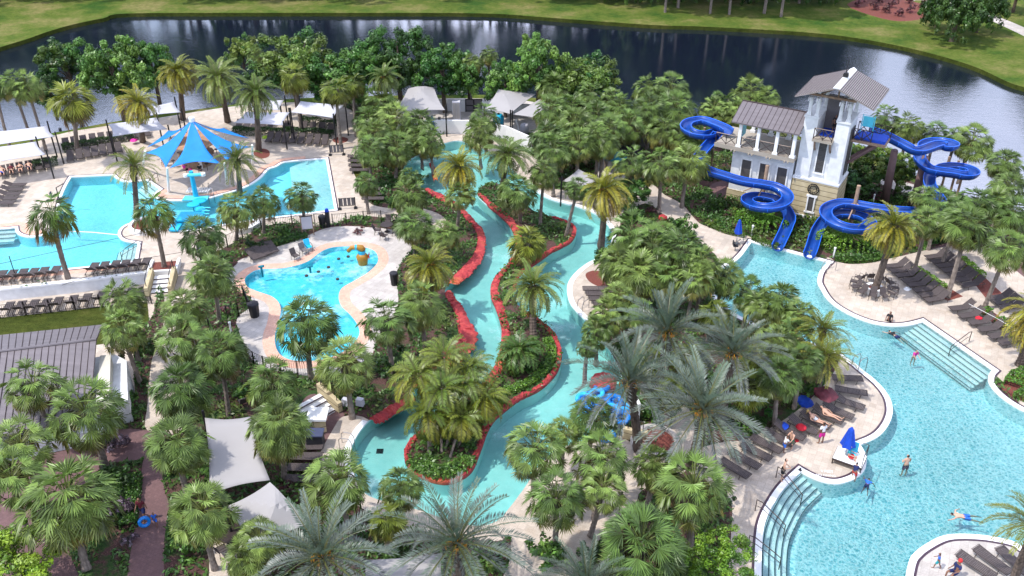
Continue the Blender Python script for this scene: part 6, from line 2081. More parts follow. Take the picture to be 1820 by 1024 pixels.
# ================================================================== loungers, chairs, small things
def make_lounger(label, fabric, back=.55, flat=False):
    """length runs along +x: head at x=0, foot at x=1.95"""
    root = empty('sun_lounger', (0, 0, -500), label, 'sun lounger')
    mb = MB()
    w = .31
    for s_ in (-1, 1):
        mb.tube([(.0, s_ * w, .33), (1.95, s_ * w, .33)], .025, 5)
    mb.tube([(1.95, -w, .33), (1.95, w, .33)], .025, 5); mb.tube([(.0, -w, .33), (.0, w, .33)], .025, 5)
    mb.build('frame', M['frame'], root)
    for x in (.3, 1.6):
        for s_ in (-1, 1):
            mb = MB(); mb.tube([(x - .06, s_ * w, .33), (x - .12, s_ * w, .0)], .022, 4); mb.build('leg', M['frame'], root)
    mb = MB(); N = 14
    for k in range(N):
        a = .72 + (1.93 - .72) * k / N; b = a + (1.93 - .72) / N * .86
        mb.box(((a + b) / 2, 0, .345), (b - a, .58, .018))
    mb.build('seat', fabric, root)
    mb = MB(); ca, sa = math.cos(back), math.sin(back)
    N = 9
    for k in range(N):
        a, b = .8 * k / N, .8 * (k + .86) / N
        q = [Vector((.72 - ca * t, y, .35 + sa * t)) for t, y in ((a, -.29), (a, .29), (b, .29), (b, -.29))]
        mb.add(q + [v - Vector((0, 0, .018)) for v in q], [(0, 1, 2, 3), (7, 6, 5, 4), (0, 4, 5, 1), (1, 5, 6, 2), (2, 6, 7, 3), (3, 7, 4, 0)])
    mb.tube([Vector((.72, -.31, .34)), Vector((.72 - ca * .82, -.31, .35 + sa * .82)), Vector((.72 - ca * .82, .31, .35 + sa * .82)), Vector((.72, .31, .34))], .022, 5)
    mb.build('backrest', fabric, root)
    return root


LP = {'up': make_lounger('x', M['sling'], .75), 'mid': make_lounger('x', M['sling'], .42), 'flat': make_lounger('x', M['sling'], .06), 'grey': make_lounger('x', M['sling_grey'], .6)}


def lounger(kind, p, ang, label, group=None):
    """p: centre on the ground (world); ang: heading of the foot end, degrees from +x"""
    o = copy_tree(LP[kind])
    a = R(ang)
    o.location = (p.x - .97 * math.cos(a), p.y - .97 * math.sin(a), p.z)
    o.rotation_euler = (0, 0, a)
    o['label'] = label
    if group: o['group'] = group
    return o


lr = random.Random(7)


def row(kind, a, b, n, ang, desc, group, z=0.0, pts=None):
    P_ = [G(x, y, z) for x, y in pts] if pts else [G(a[0], a[1], z).lerp(G(b[0], b[1], z), k / max(1, n - 1)) for k in range(n)]
    for k, p in enumerate(P_):
        lounger(kind, p, ang + lr.uniform(-3, 3), f'{desc}, {ORD[k]} from the left', group)


row('up', 0, 0, 0, 97, 'brown lounger left of the leaning fan palm on the deck wall', 'loungers along the deck wall', pts=[(2, 498), (20, 497), (40, 495), (58, 494), (77, 492), (98, 490)])
row('up', 0, 0, 0, 97, 'brown lounger right of the leaning fan palm on the deck wall', 'loungers along the deck wall', pts=[(166, 484), (185, 482), (204, 480), (222, 479), (241, 477), (259, 475)])
row('up', 0, 0, 0, 98, 'lounger behind the lower terrace fence', 'loungers along the terrace fence', z=TERR_Z, pts=[(15, 555), (37, 553), (59, 551), (81, 549), (103, 546), (130, 543), (154, 540), (180, 536), (206, 533), (232, 530), (256, 527)])
row('mid', 0, 0, 0, 4, 'lounger beside the left shore of the upper pool', 'loungers on the left shore', pts=[(8, 366), (14, 358), (19, 350), (24, 342), (29, 334)][::1])
row('mid', 0, 0, 0, -62, 'shaded lounger under the front left sail', 'loungers under the left sails', pts=[(6, 312), (22, 309), (38, 306), (54, 303), (70, 300), (86, 297)])
row('mid', 0, 0, 0, -66, 'front row lounger left of the blue canopy', 'loungers left of the blue canopy', pts=[(126, 284), (142, 281), (156, 278), (170, 276), (184, 273), (198, 271), (212, 269)])
row('mid', 0, 0, 0, -66, 'back row lounger left of the blue canopy', 'loungers left of the blue canopy', pts=[(118, 262), (134, 259), (150, 257), (166, 254), (182, 252), (198, 250), (214, 247), (230, 245), (246, 243), (262, 241)])
row('mid', 0, 0, 0, -88, 'front row lounger right of the blue canopy', 'loungers right of the blue canopy', pts=[(480, 251), (494, 251), (508, 252), (522, 252), (536, 253), (550, 254), (564, 255), (578, 256)])
row('mid', 0, 0, 0, -88, 'back row lounger behind the long dark hedge', 'loungers right of the blue canopy', pts=[(425, 228), (439, 228), (453, 228), (467, 229), (481, 229), (510, 231), (540, 232), (556, 233), (572, 234), (588, 236)])
row('flat', 0, 0, 0, 2, 'dark lounger by the river end of the left deck, upper group', 'loungers beside the narrow channel', pts=[(637, 283), (638, 291), (639, 299), (641, 307)])
row('flat', 0, 0, 0, 2, 'dark lounger by the river end of the left deck, lower group', 'loungers beside the narrow channel', pts=[(658, 342), (661, 350), (664, 358)])
row('flat', 0, 0, 0, -58, 'grey lounger at the fenced bed of the splash pool', 'splash pool loungers', pts=[(449, 458), (461, 454), (472, 449), (484, 445)])
row('flat', 0, 0, 0, 182, 'dark lounger on the east river deck', 'east river deck loungers', pts=[(1058, 519), (1064, 528), (1070, 537), (1077, 545)])
row('up', 0, 0, 0, 193, 'brown lounger in the sun deck row nearest the golden date palm', 'sun deck first row', pts=[(1592, 478), (1601, 486), (1611, 494), (1622, 503), (1632, 511), (1643, 520), (1653, 529), (1663, 537)])
row('up', 0, 0, 0, 193, 'brown lounger in the second row of the sun deck', 'sun deck second row', pts=[(1663, 461), (1673, 469), (1683, 477), (1693, 485), (1704, 494), (1714, 502), (1726, 511)])
row('up', 0, 0, 0, 193, 'brown lounger in the sun deck row nearest the straight pool steps', 'sun deck third row', pts=[(1708, 553), (1724, 566), (1742, 578), (1759, 590), (1777, 602), (1795, 613)])
row('up', 0, 0, 0, 193, 'brown lounger at the right edge of the sun deck', 'sun deck fourth row', pts=[(1776, 534), (1786, 542), (1797, 551)])
pen = [('flat', 1505, 679, -3, 'lounger nearest the palms at the top of the peninsula, partly under fronds'), ('flat', 1512, 702, -14, 'empty brown lounger with raised side at the top of the peninsula, second down'),
       ('mid', 1507, 723, -32, 'empty brown lounger with lifted backrest, third from the top of the peninsula'), ('mid', 1488, 738, -38, 'empty lounger right beside the sunbather in the black bikini'),
       ('mid', 1470, 746, -40, 'lounger carrying the sunbather in the black bikini'), ('mid', 1448, 755, -42, 'lounger carrying the sunbather with the straw hat'),
       ('mid', 1427, 765, -42, 'lounger with a red and blue towel on it'), ('mid', 1402, 775, -40, 'lounger with a blue towel behind the two standing boys'), ('flat', 1383, 785, -42, 'empty lounger left of the two standing boys, upper'),
       ('flat', 1362, 797, -42, 'empty lounger left of the two standing boys, middle'), ('flat', 1343, 810, -43, 'empty lounger above the woman in black, right of two'), ('flat', 1323, 824, -44, 'empty lounger above the woman in black, left of two'), ('flat', 1305, 840, -46, 'last lounger of the peninsula row beside the large fan palm')]
for k, x, y, a, lab in pen: lounger(k, G(x, y), a, lab, 'peninsula loungers')
for x, y, a, lab in [(1733, 1012, -52, 'brown lounger at the bottom right beside the red capped person'), (1762, 1004, -58, 'brown lounger at the bottom right, middle of three'), (1800, 1006, -68, 'brown lounger at the bottom right corner, rightmost of three')]:
    lounger('flat', G(x, y), a, lab, 'bottom right loungers')
for i, (x, y) in enumerate([(545, 800), (543, 818), (541, 838), (538, 858)]):
    lounger('flat', G(x, y), 178, f'dark lounger in the shade right of the big fan palm, {ORD[i]} from the top', 'shaded loungers by the sail')
for o in LP.values():
    for c in list(o.children): bpy.data.objects.remove(c)
    bpy.data.objects.remove(o)


def chair(p, ang, label, mat, group=None, cat='chair'):
    root = empty('sling_chair', p, label, cat, group, R(ang))
    mb = MB(); mb.box((0, 0, .42), (.52, .5, .04)); mb.build('seat', mat, root)
    mb = MB(); q = [Vector((-.24, -.25, .44)), Vector((-.24, .25, .44)), Vector((-.46, .25, .92)), Vector((-.46, -.25, .92))]
    mb.add(q + [v - Vector((.03, 0, 0)) for v in q], [(0, 1, 2, 3), (7, 6, 5, 4), (0, 4, 5, 1), (1, 5, 6, 2), (2, 6, 7, 3), (3, 7, 4, 0)]); mb.build('backrest', mat, root)
    for x in (-.22, .22):
        for y in (-.25, .25):
            mb = MB(); mb.tube([(x, y, .42), (x * 1.2, y * 1.1, 0)], .02, 4); mb.build('leg', M['frame'], root)
    for y in (-.27, .27):
        mb = MB(); mb.tube([(-.3, y, .64), (.22, y, .64), (.25, y, .42)], .022, 4); mb.build('armrest', M['frame'], root)
    return root


pc = G(1552, 516)
compass = ['north east', 'north', 'north west', 'west', 'south west', 'south', 'south east', 'east']
for k in range(11):
    a = R(20 + k * 360 / 11)
    chair(pc + Vector((math.cos(a) * 1.55, math.sin(a) * 1.45, 0)), math.degrees(a), f'brown chair of the ring round the golden date palm, {ORD[k]} counted anticlockwise from the right', M['sling'], 'chairs round the golden date palm')


def table(p, r, label, mat):
    root = empty('round_table', p, label, 'table')
    mb = MB(); mb.cyl((0, 0, .70), r, .035, 16); mb.build('tabletop', mat, root)
    mb = MB(); mb.cyl((0, 0, 0), .05, .7, 6); mb.cyl((0, 0, 0), .24, .03, 10); mb.build('pedestal', M['frame'], root)
    return root


table(G(688, 412), .55, 'round dark table on the splash pool deck by the fan palm', M['frame'])
for x, y, a, lab in [(672, 416, 0, 'dark chair at the left of the round splash pool table'), (683, 426, 70, 'dark chair in front of the round splash pool table'), (690, 402, -90, 'dark chair behind the round splash pool table'), (703, 418, 180, 'dark chair at the right of the round splash pool table')]:
    chair(G(x, y), a, lab, M['sling'], 'chairs at the splash pool table')
for x, y, a, m_, lab in [(526, 462, -45, 'sling', 'dark chair nearest the edge above the splash pool'), (541, 452, -50, 'sling_grey', 'dark folding chair beside the blue towel draped one'), (549, 446, -60, 'aqua', 'chair with a bright blue towel above the splash pool')]:
    chair(G(x, y), a, lab, M[m_], 'chairs above the splash pool')
table(G(412, 965), .7, 'round dark table under the lower shade sail', M['frame'])
for x, y, a, lab in [(398, 950, -50, 'dark chair upper left of the table under the lower sail'), (396, 985, 40, 'dark chair lower left of the table under the lower sail')]: chair(G(x, y), a, lab, M['sling'])
chair(G(433, 722), 120, 'single dark chair on the pale walk behind the big fan palm', M['sling'])


def closed_umbrella(p, h, label, mat, w=.32):
    root = empty('closed_umbrella', p, label, 'umbrella')
    mb = MB(); mb.cyl((0, 0, 0), .03, h, 6); mb.cyl((0, 0, 0), .28, .08, 10); mb.build('pole', M['steel'], root)
    mb = MB(); z0 = h * .42
    prof = [(w * .55, z0), (w, z0 + .12), (w * .8, z0 + .5), (w * .35, h - .1), (.02, h + .08)]
    n = 12
    vs, fs = [], []
    for i, (r, z) in enumerate(prof):
        for k in range(n):
            a = 2 * PI * k / n; rr = r * (1.12 if k % 2 else .8); vs.append(Vector((rr * math.cos(a), rr * math.sin(a), z)))
    for i in range(len(prof) - 1):
        for k in range(n): fs.append((i * n + k, i * n + (k + 1) % n, (i + 1) * n + (k + 1) % n, (i + 1) * n + k))
    mb.add(vs, fs); mb.build('canopy', mat, root)
    return root


closed_umbrella(G(1309, 434), 2.3, 'closed blue umbrella at the left corner of the slide landing pool', M['umb_blue'])
closed_umbrella(G(769, 238), 2.0, 'closed blue umbrella in front of the curved white wall', M['umb_blue'])
# lifeguard platform with drooping blue umbrella
lp = G(1508, 822)
gs = empty('lifeguard_stand', lp, 'low white topped lifeguard stand with grey frame on the round pool bump', 'lifeguard stand', None, R(-32))
mb = MB(); mb.box((0, 0, .42), (1.7, 1.25, .05)); mb.build('deck', M['coping'], gs)
mb = MB(); mb.box((0, -.62, .36), (1.72, .05, .14)); mb.box((0, .62, .36), (1.72, .05, .14)); mb.box((-.85, 0, .36), (.05, 1.2, .14)); mb.box((.85, 0, .36), (.05, 1.2, .14)); mb.build('skirt', M['frame'], gs)
for x in (-.82, .82):
    for y in (-.58, .58):
        mb = MB(); mb.box((x, y, .2), (.07, .07, .4)); mb.build('leg', M['frame'], gs)
mb = MB(); mb.tube([(.82, -.58, .4), (.82, -.58, 1.3), (.82, .58, 1.3), (.82, .58, .4)], .025, 4); mb.tube([(-.2, .6, .4), (-.2, .6, 1.3), (.82, .58, 1.3)], .025, 4); mb.build('rail', M['frame'], gs)
mb = MB(); mb.box((.05, .2, .68), (.5, .5, .06)); mb.box((.05, .44, 1.0), (.5, .06, .6)); mb.tube([(.05, .2, .44), (.05, .2, .68)], .04, 5); mb.build('seat', M['aqua_light'], gs)
closed_umbrella(G(1500, 818), 2.5, 'drooping blue umbrella over the lifeguard stand', M['umb_blue'], .42)

# bins, towel stand, notice board, box lights, lamps
def bin_(p, label, r=.32, h=1.0):
    root = empty('trash_bin', p, label, 'bin'); mb = MB(); mb.lathe((0, 0, 0), [(r * .8, 0), (r, h * .85), (r, h), (0, h)], 8); mb.build('body', M['black'], root)
    mb = MB(); mb.lathe((0, 0, h), [(r * 1.08, 0), (r * 1.0, .1), (.1, .16), (0, .16)], 8); mb.build('lid', M['dark'], root)
    return root


bin_(G(453, 562), 'black octagonal trash bin by the ramp railing of the splash pool', .42, 1.05)
bin_(G(574, 404), 'dark trash bin left of the blue stand at the splash pool gate')
bin_(G(701, 506), 'dark bin at the right edge of the splash pool deck')
ts = empty('towel_stand', G(584, 403), 'slim dark stand with a bright blue top at the splash pool gate', 'stand')
mb = MB(); mb.box((0, 0, .75), (.34, .3, 1.5)); mb.build('body', M['black'], ts); mb = MB(); mb.lathe((0, 0, 1.5), [(.2, 0), (.12, .25), (0, .3)], 8); mb.build('top', M['umb_blue'], ts)
nb = empty('notice_board', G(548, 418), 'white notice board on two posts facing the splash pool', 'board', None, R(12))
for x in (-.48, .48):
    mb = MB(); mb.box((x, 0, .95), (.08, .08, 1.9)); mb.build('post', M['wood'], nb)
mb = MB(); mb.box((0, -.02, 1.2), (.88, .04, 1.15)); mb.build('panel', M['sail_light'], nb); mb = MB(); mb.box((0, -.01, 1.84), (1.1, .12, .06)); mb.build('cap', M['frame'], nb)
hv = empty('towel_hut', G(368, 466), 'small dark box hut with blue grey sloping lid on the left deck', 'hut', None, R(20))
mb = MB(); mb.box((0, 0, .6), (1.0, .7, 1.2)); mb.build('body', M['dark'], hv); mb = MB(); mb.add([Vector(v) for v in ((-.6, -.45, 1.2), (.6, -.45, 1.2), (.6, .45, 1.5), (-.6, .45, 1.5), (-.6, -.45, 1.27), (.6, -.45, 1.27), (.6, .45, 1.57), (-.6, .45, 1.57))], [(4, 5, 6, 7), (0, 1, 5, 4), (1, 2, 6, 5), (2, 3, 7, 6), (3, 0, 4, 7)]); mb.build('lid', M['hutblue'], hv)
gc = empty('grill_cabinet', G(562, 792), 'dark blue grey cabinet below the stone pillar by the dock', 'cabinet')
mb = MB(); mb.box((0, 0, .5), (1.0, .7, 1.0)); mb.build('body', M['dark'], gc, bevel=.03); mb = MB(); mb.box((0, 0, 1.03), (1.1, .8, .08)); mb.build('top', M['hutblue'], gc)
for i, (x, y) in enumerate([(616, 724), (641, 724)]):
    b_ = empty('box_light', G(x, y), ['pale box light in the dark shrubs behind the dock, left of two', 'pale box light in the dark shrubs behind the dock, right of two'][i], 'light box', None, R(-15))
    mb = MB(); mb.box((0, 0, .45), (.5, .35, .5), 0, 0, .9); mb.build('housing', M['sail_light'], b_); mb = MB(); mb.box((0, 0, .1), (.12, .12, .2)); mb.build('foot', M['black'], b_)
for (x, y, lab) in [(1336, 418, 'slim white bollard beside the left clipped hedge'), (1481, 458, 'slim white bollard at the deck corner right of the slide exits'), (1551, 362, 'tall white bollard beside the slide pylons'), (411, 592, 'white bollard below the ramp railing'), ]:
    b_ = empty('bollard_lamp', G(x, y), lab, 'bollard'); mb = MB(); mb.cyl((0, 0, 0), .07, .85, 8); mb.build('post', M['white'], b_); mb = MB(); mb.lathe((0, 0, .85), [(.1, 0), (.1, .1), (0, .16)], 8); mb.build('cap', M['white'], b_)
for (x, y, h, lab) in [(107, 360, 1.5, 'pool lift with folding seat at the left shore of the upper pool')]:
    b_ = empty('pool_lift', G(x, y), lab, 'pool lift'); mb = MB(); mb.tube([(0, 0, 0), (0, 0, h), (.7, .1, h + .35)], .05, 6); mb.box((0, 0, .15), (.5, .4, .3)); mb.build('arm', M['frame'], b_)
    mb = MB(); mb.box((-.45, 0, .6), (.45, .4, .05)); mb.box((-.66, 0, .85), (.05, .4, .45)); mb.build('seat', M['sling_grey'], b_)
b_ = empty('pool_lift', G(1306, 446), 'pool lift chair beside the steel ladder left of the slide pool', 'pool lift'); mb = MB(); mb.tube([(0, 0, 0), (0, 0, .8), (.35, 0, 1.1)], .05, 6); mb.build('arm', M['steel'], b_); mb = MB(); mb.box((0, 0, .5), (.4, .4, .08)); mb.box((-.2, 0, .75), (.06, .4, .4)); mb.build('seat', M['dark'], b_)
# long cable line over the upper pool deck
for (pts, lab) in [([(-60, 482, 1.2), (100, 447, 1.2), (310, 402, 1.2)], 'thin black cable strung across the upper pool'), ([(110, 507, .12), (240, 462, .9), (345, 445, 1.2)], 'thin black cable running over the deck by the terrace stairs')]:
    P_ = [G(*q) for q in pts]; o0 = P_[0]; mb = MB(); mb.tube([q - o0 for q in P_], .02, 4); o = mb.build('cable', M['black']); o.location = o0; tag(o, lab, 'cable')
q_ = empty('marker_pole', G(28, 492), 'slim black pole on the deck edge at far left', 'pole'); mb = MB(); mb.tube([(0, 0, 0), (0, 0, 1.9)], .035, 5); mb.build('shaft', M['black'], q_); mb = MB(); mb.cyl((0, 0, 0), .12, .04, 8); mb.build('foot', M['black'], q_)
P_ = [G(1722, 540, 1.6), G(1770, 565, 1.5), G(1830, 600, 1.4)]; mb = MB(); mb.tube([q - P_[0] for q in P_], .013, 4); o = mb.build('rope', M['white']); o.location = P_[0]; tag(o, 'thin white rope strung over the third sun deck lounger row', 'rope')
# lane rope in the upper pool
P_ = [G(120, 411, -.06), G(165, 413, -.06), G(214, 418, -.06)]; mb = MB(); mb.tube([q - P_[0] for q in P_], .045, 5); o = mb.build('float_rope', M['white']); o.location = P_[0]; tag(o, 'white float rope across the neck of the upper pool', 'rope')

# planter rings
for (x, y, r, lab) in [(262, 405, 1.5, 'round raised planter on the peninsula of the upper pool'), (1552, 519, .7, 'low round kerb at the foot of the golden date palm')]:
    p_ = empty('round_planter', G(x, y), lab, 'planter')
    mb = MB(); mb.lathe((0, 0, 0), [(r, 0), (r, .45), (r - .25, .45), (r - .25, .25)], 22); mb.build('wall', M['coping'], p_); mb = MB(); mb.cyl((0, 0, 0), r - .24, .3, 22); mb.build('soil', M['redmulch'], p_)
pp = empty('raised_planter', G(293, 480), 'white walled planter box holding the orange tipped fan palm', 'planter', None, R(8))
mb = MB(); mb.box((0, -.9, .25), (2.2, .22, .5)); mb.box((1.05, 0, .25), (.22, 1.9, .5)); mb.box((-1.05, 0, .25), (.22, 1.9, .5)); mb.build('wall', M['coping'], pp); mb = MB(); mb.box((0, 0, .15), (2.0, 1.7, .3)); mb.build('soil', M['redmulch'], pp)
mb = MB()
arc_ = [G(x, y) for x, y in [(455, 402), (440, 412), (420, 420), (400, 424)]]
wall_run('curved_bench', [(462, 390), (460, 402), (446, 411), (424, 416)], .45, .45, M['coping'], 'curved white bench wall between fence and upper pool under the fan palms', cat='bench')
rp = empty('curved_planter_wall', G(1163, 790), 'weathered curved planter wall round a palm trunk by the paved walk', 'planter'); mb = MB(); mb.lathe((0, 0, 0), [(1.5, 0), (1.5, .4), (1.2, .42), (1.2, .2)], 18); mb.build('wall', M['deck_grey'], rp); mb = MB(); mb.cyl((0, 0, 0), 1.2, .25, 16); mb.build('soil', M['redmulch'], rp)

# blue play feature standing between bar and pool
pf = empty('water_play_tower', G(347, 352), 'aqua play feature with tipping trough, lattice deck and spray discs in the upper pool', 'play feature')
o_ = pf.location
mb = MB(); mb.tube([(0, .3, -.8), (.0, .2, 2.6)], [.28, .2], 8); mb.build('column', M['aqua'], pf)
mb = MB(); a, b = G(330, 312, 2.9) - o_, G(361, 310, 2.9) - o_; mb.tube([a, b], .16, 8); mb.build('trough', M['aqua_light'], pf)
for e in (a, b):
    mb = MB(); mb.lathe(e - Vector((0, 0, .18)), [(0, 0), (.22, .05), (.22, .3), (0, .35)], 8); mb.build('trough_cap', M['white'], pf)
mb = MB(); mb.box((.1, -.1, .02), (2.3, .9, .1)); mb.build('lattice_deck', M['aqua_light'], pf)
mb = MB()
for k in range(9): mb.box((-.95 + k * .25, 1.1, .3), (.06, 1.0, .05))
for k in range(5): mb.box((0, .7 + k * .22, .27), (2.1, .05, .05))
mb.build('lattice_ramp', M['white'], pf)
for (x, y, r) in ((355, 357, .62), (343, 364, .55), (355, 372, .48)):
    c = G(x, y, .25) - o_; mb = MB(); mb.tube([c - Vector((0, 0, .9)), c], .06, 6); mb.lathe(c, [(0, -.05), (r, -.02), (r, .06), (0, .1)], 14); mb.build('spray_disc', M['aqua'], pf)
mb = MB(); c = G(338, 385, .5) - o_; mb.box(c, (2.1, 1.7, .12)); mb.box(c + Vector((-1.0, 0, -.5)), (.12, 1.7, 1.0)); mb.box(c + Vector((1.0, 0, -.5)), (.12, 1.7, 1.0)); mb.box(c + Vector((-.9, -1.4, -.3)), (.8, 1.4, .15)); mb.build('step_block', M['aqua'], pf)
mb = MB(); c2_ = G(364, 388, .2) - o_
for k in range(5): mb.box(c2_ + Vector((0, -.3 + k * .3, .15 * k)), (.7, .12, .06))
mb.build('ladder_slats', M['aqua_light'], pf)
# ochre water cannon
wc = empty('water_cannon', G(645, 468), 'ochre jug shaped water cannon with bent spout in the splash pool', 'play feature'); o_ = wc.location; wc.scale = (.82, .82, .82)
mb = MB(); mb.lathe((0, 0, 0), [(.45, -.3), (.48, .1), (.55, .45), (.62, .8), (.45, 1.05), (.3, 1.15)], 14); mb.build('body', M['gold'], wc, smooth=True)
mb = MB(); mb.tube([(0, 0, 1.05), (-.02, 0, 1.45)], [.36, .4], 10); mb.build('collar', M['aqua'], wc)
mb = MB(); mb.tube([(.1, 0, 1.5), (.0, 0, 1.75), (-.5, 0, 1.85), (-1.0, 0, 1.75), (-1.35, 0, 1.35)], [.34, .34, .26, .2, .2], 9); mb.build('spout', M['gold'], wc, smooth=True)
mb = MB(); mb.tube([(-.42, 0, 1.85), (-.62, 0, 1.85)], .27, 9); mb.build('band', M['aqua'], wc)
mb = MB()
for k in range(6):
    a = k * PI / 3; mb.tube([(.65, 0, .85), (.68, math.cos(a) * .36, .85 + math.sin(a) * .36)], .04, 4)
mb.build('hand_wheel', M['red'], wc)
for (x, y, h, lab) in [(467, 492, .9, 'short dark sprayer at the left end of the splash pool'), (552, 485, .55, 'dark leaning sprayer in the middle of the splash pool')]:
    sp_ = empty('water_sprayer', G(x, y, -.05), lab, 'play feature'); mb = MB(); mb.tube([(0, 0, 0), (0, 0, h)], .09, 6); mb.build('stem', M['teal'], sp_); mb = MB(); mb.tube([(-.2, 0, h), (.22, 0, h + .1)], .1, 6); mb.build('nozzle', M['teal'], sp_)
for i, (x, y) in enumerate([(566, 484), (584, 476), (602, 461), (619, 457), (600, 497), (545, 491)]):
    sp_ = tag(MB().cyl((0, 0, 0), .14, .1, 8).build('ground_jet', M['frame']), f'small dark ground jet in the splash pool foam, {ORD[i]} of six from the left' if False else ['dark ground jet beside the leaning sprayer, upper', 'dark ground jet above the middle of the splash pool', 'dark ground jet left of the water cannon', 'dark ground jet nearest the water cannon spout', 'reddish ground jet low in the middle of the splash pool', 'dark ground jet beside the leaning sprayer, lower'][i], 'water jet'); sp_.location = G(x, y, -.06)
for (x, y, lab) in [(675, 802, 'dark square drain in the south west basin of the river'), (1390, 452, 'dark drain cover near the wall of the slide pool'), (928, 470 + 90, 'small dark drain in the right river arm')][:2]:
    d_ = MB().box((0, 0, 0), (.42, .42, .03)).build('drain_cover', M['black']); d_.location = G(x, y, -.98 if x < 1000 else -1.1); tag(d_, lab, 'drain')


# inner tubes
def tube_ring(p, label, mat, tilt=(0, 0), group='blue inner tubes'):
    mb = MB(); r_, t_ = .42, .17
    vs, fs = [], []
    for i in range(18):
        a = 2 * PI * i / 18
        for k in range(9):
            b = 2 * PI * k / 9
            rr = r_ + t_ * math.cos(b); vs.append(Vector((rr * math.cos(a), rr * math.sin(a), t_ * math.sin(b) + t_)))
    for i in range(18):
        for k in range(9):
            fs.append((i * 9 + k, ((i + 1) % 18) * 9 + k, ((i + 1) % 18) * 9 + (k + 1) % 9, i * 9 + (k + 1) % 9))
    mb.add(vs, fs); o = mb.build('inner_tube', mat, None, smooth=True); o.location = p; o.rotation_euler = (tilt[0], tilt[1], lr.uniform(0, 3))
    return tag(o, label, 'inner tube', group)


TB = [(1066, 695, 0), (1070, 693, .3), (1054, 708, 0), (1044, 713, .0), (1038, 722, .3), (1044, 731, .0), (1038, 712, .3), (1080, 714, 0), (1076, 722, .3), (1086, 724, .0), (1092, 716, .6), (1098, 730, 0), (1104, 738, .3), (1094, 742, 0), (1088, 733, .6), (1108, 728, .3), (1061, 704, .5), (1050, 722, .5), (1104, 745, .6), (1078, 764, 0), (1074, 772, .3), (1080, 780, 0)]
for i, (x, y, z) in enumerate(sorted(TB)):
    tube_ring(G(x, y, -.1 + z), f'glossy blue inner tube in the pile on the east river bank, {ORD[i]} from the left', M['tube'] if i % 3 else M['tube_light'], (lr.uniform(-.3, .3), lr.uniform(-.3, .3)))
rk = empty('red_boulder', G(1072, 686), 'orange red boulder at the rim of the river beside the inner tubes', 'boulder')
def boulder(r, seed):
    rnd = random.Random(seed); bm_ = bmesh.new(); bmesh.ops.create_icosphere(bm_, subdivisions=3, radius=r)
    for v in bm_.verts: v.co *= 1 + rnd.uniform(-.09, .09); v.co.z *= .7
    me = bpy.data.meshes.new('stone'); bm_.to_mesh(me); bm_.free(); me.materials.append(M['rock']); return me
link('stone', boulder(.9, 3), rk, (0, 0, .2))
rk = empty('red_boulder', G(1178, 390), 'small red flowering boulder planter by the river path', 'boulder'); link('stone', boulder(.4, 5), rk, (0, 0, .15))
for (x, y, lab, m_, w) in [(1430, 716, 'heap of bright blue towels behind the sunbathers', 'umb_blue', .6), (1466, 701, 'dark red open parasol top shading the sunbathers', 'redbrown', .75), (1424, 760, 'red and blue towel on the lounger below the straw hatted woman', 'red', .35), (1392, 758, 'bright blue towel on a lounger behind the boys', 'umb_blue', .35), (1414, 783, 'red bucket on the deck beside the two boys', 'red', .2), (1740, 566, 'red cloth over a sun deck lounger back', 'red', .25), (1640, 493, 'pale inflatable ring on the first sun deck row', 'white', .4), (1613, 514, 'white round basket at the foot of the first sun deck row', 'white', .28),
                           (238, 250, 'pink towel among the loungers left of the blue canopy', 'pink', .35), (336, 302, 'pink cloth on a stool of the pool bar', 'pink', .3), (471, 245, 'lime green float beside the round planter palm', 'lime', .35)]:
    rnd = random.Random(x); bm_ = bmesh.new(); bmesh.ops.create_icosphere(bm_, subdivisions=2, radius=w)
    for v in bm_.verts: v.co *= 1 + rnd.uniform(-.2, .2); v.co.z = max(0, v.co.z * .55)
    me = bpy.data.meshes.new('cloth'); bm_.to_mesh(me); bm_.free(); me.materials.append(M[m_])
    nm = 'parasol_top' if 'parasol' in lab else ('bucket' if 'bucket' in lab else 'basket' if 'basket' in lab else 'float' if ('float' in lab or 'inflatable' in lab) else 'towel')
    o = bpy.data.objects.new(nm, me); COL.objects.link(o); z = .34 if 'lounger' in lab else (0.0)
    if nm == 'parasol_top': z = 1.3
    o.location = G(x, y, z); tag(o, lab, nm.replace('_', ' '))
# depth marks on the pool rim
def rim_text(txt, x, y, ang, size, mat, label):
    cu = bpy.data.curves.new('txt', 'FONT'); cu.body = txt; cu.size = size; cu.align_x = 'CENTER'; cu.align_y = 'CENTER'
    t = bpy.data.objects.new('txt', cu); me = bpy.data.meshes.new_from_object(t); bpy.data.objects.remove(t)
    me.materials.clear(); me.materials.append(M[mat])
    o = bpy.data.objects.new('rim_marking', me); COL.objects.link(o); o.location = G(x, y, .017); o.rotation_euler = (0, 0, R(ang)); return tag(o, label, 'marking')
rim_text('NO DIVING', 1468, 845, -6, .22, 'coping', 'white lettered depth marking on the dark tile rim below the lifeguard stand')
rim_text('5 FEET', 1470, 838, -6, .26, 'coping', 'white lettering on the deck just above the dark rim marking')
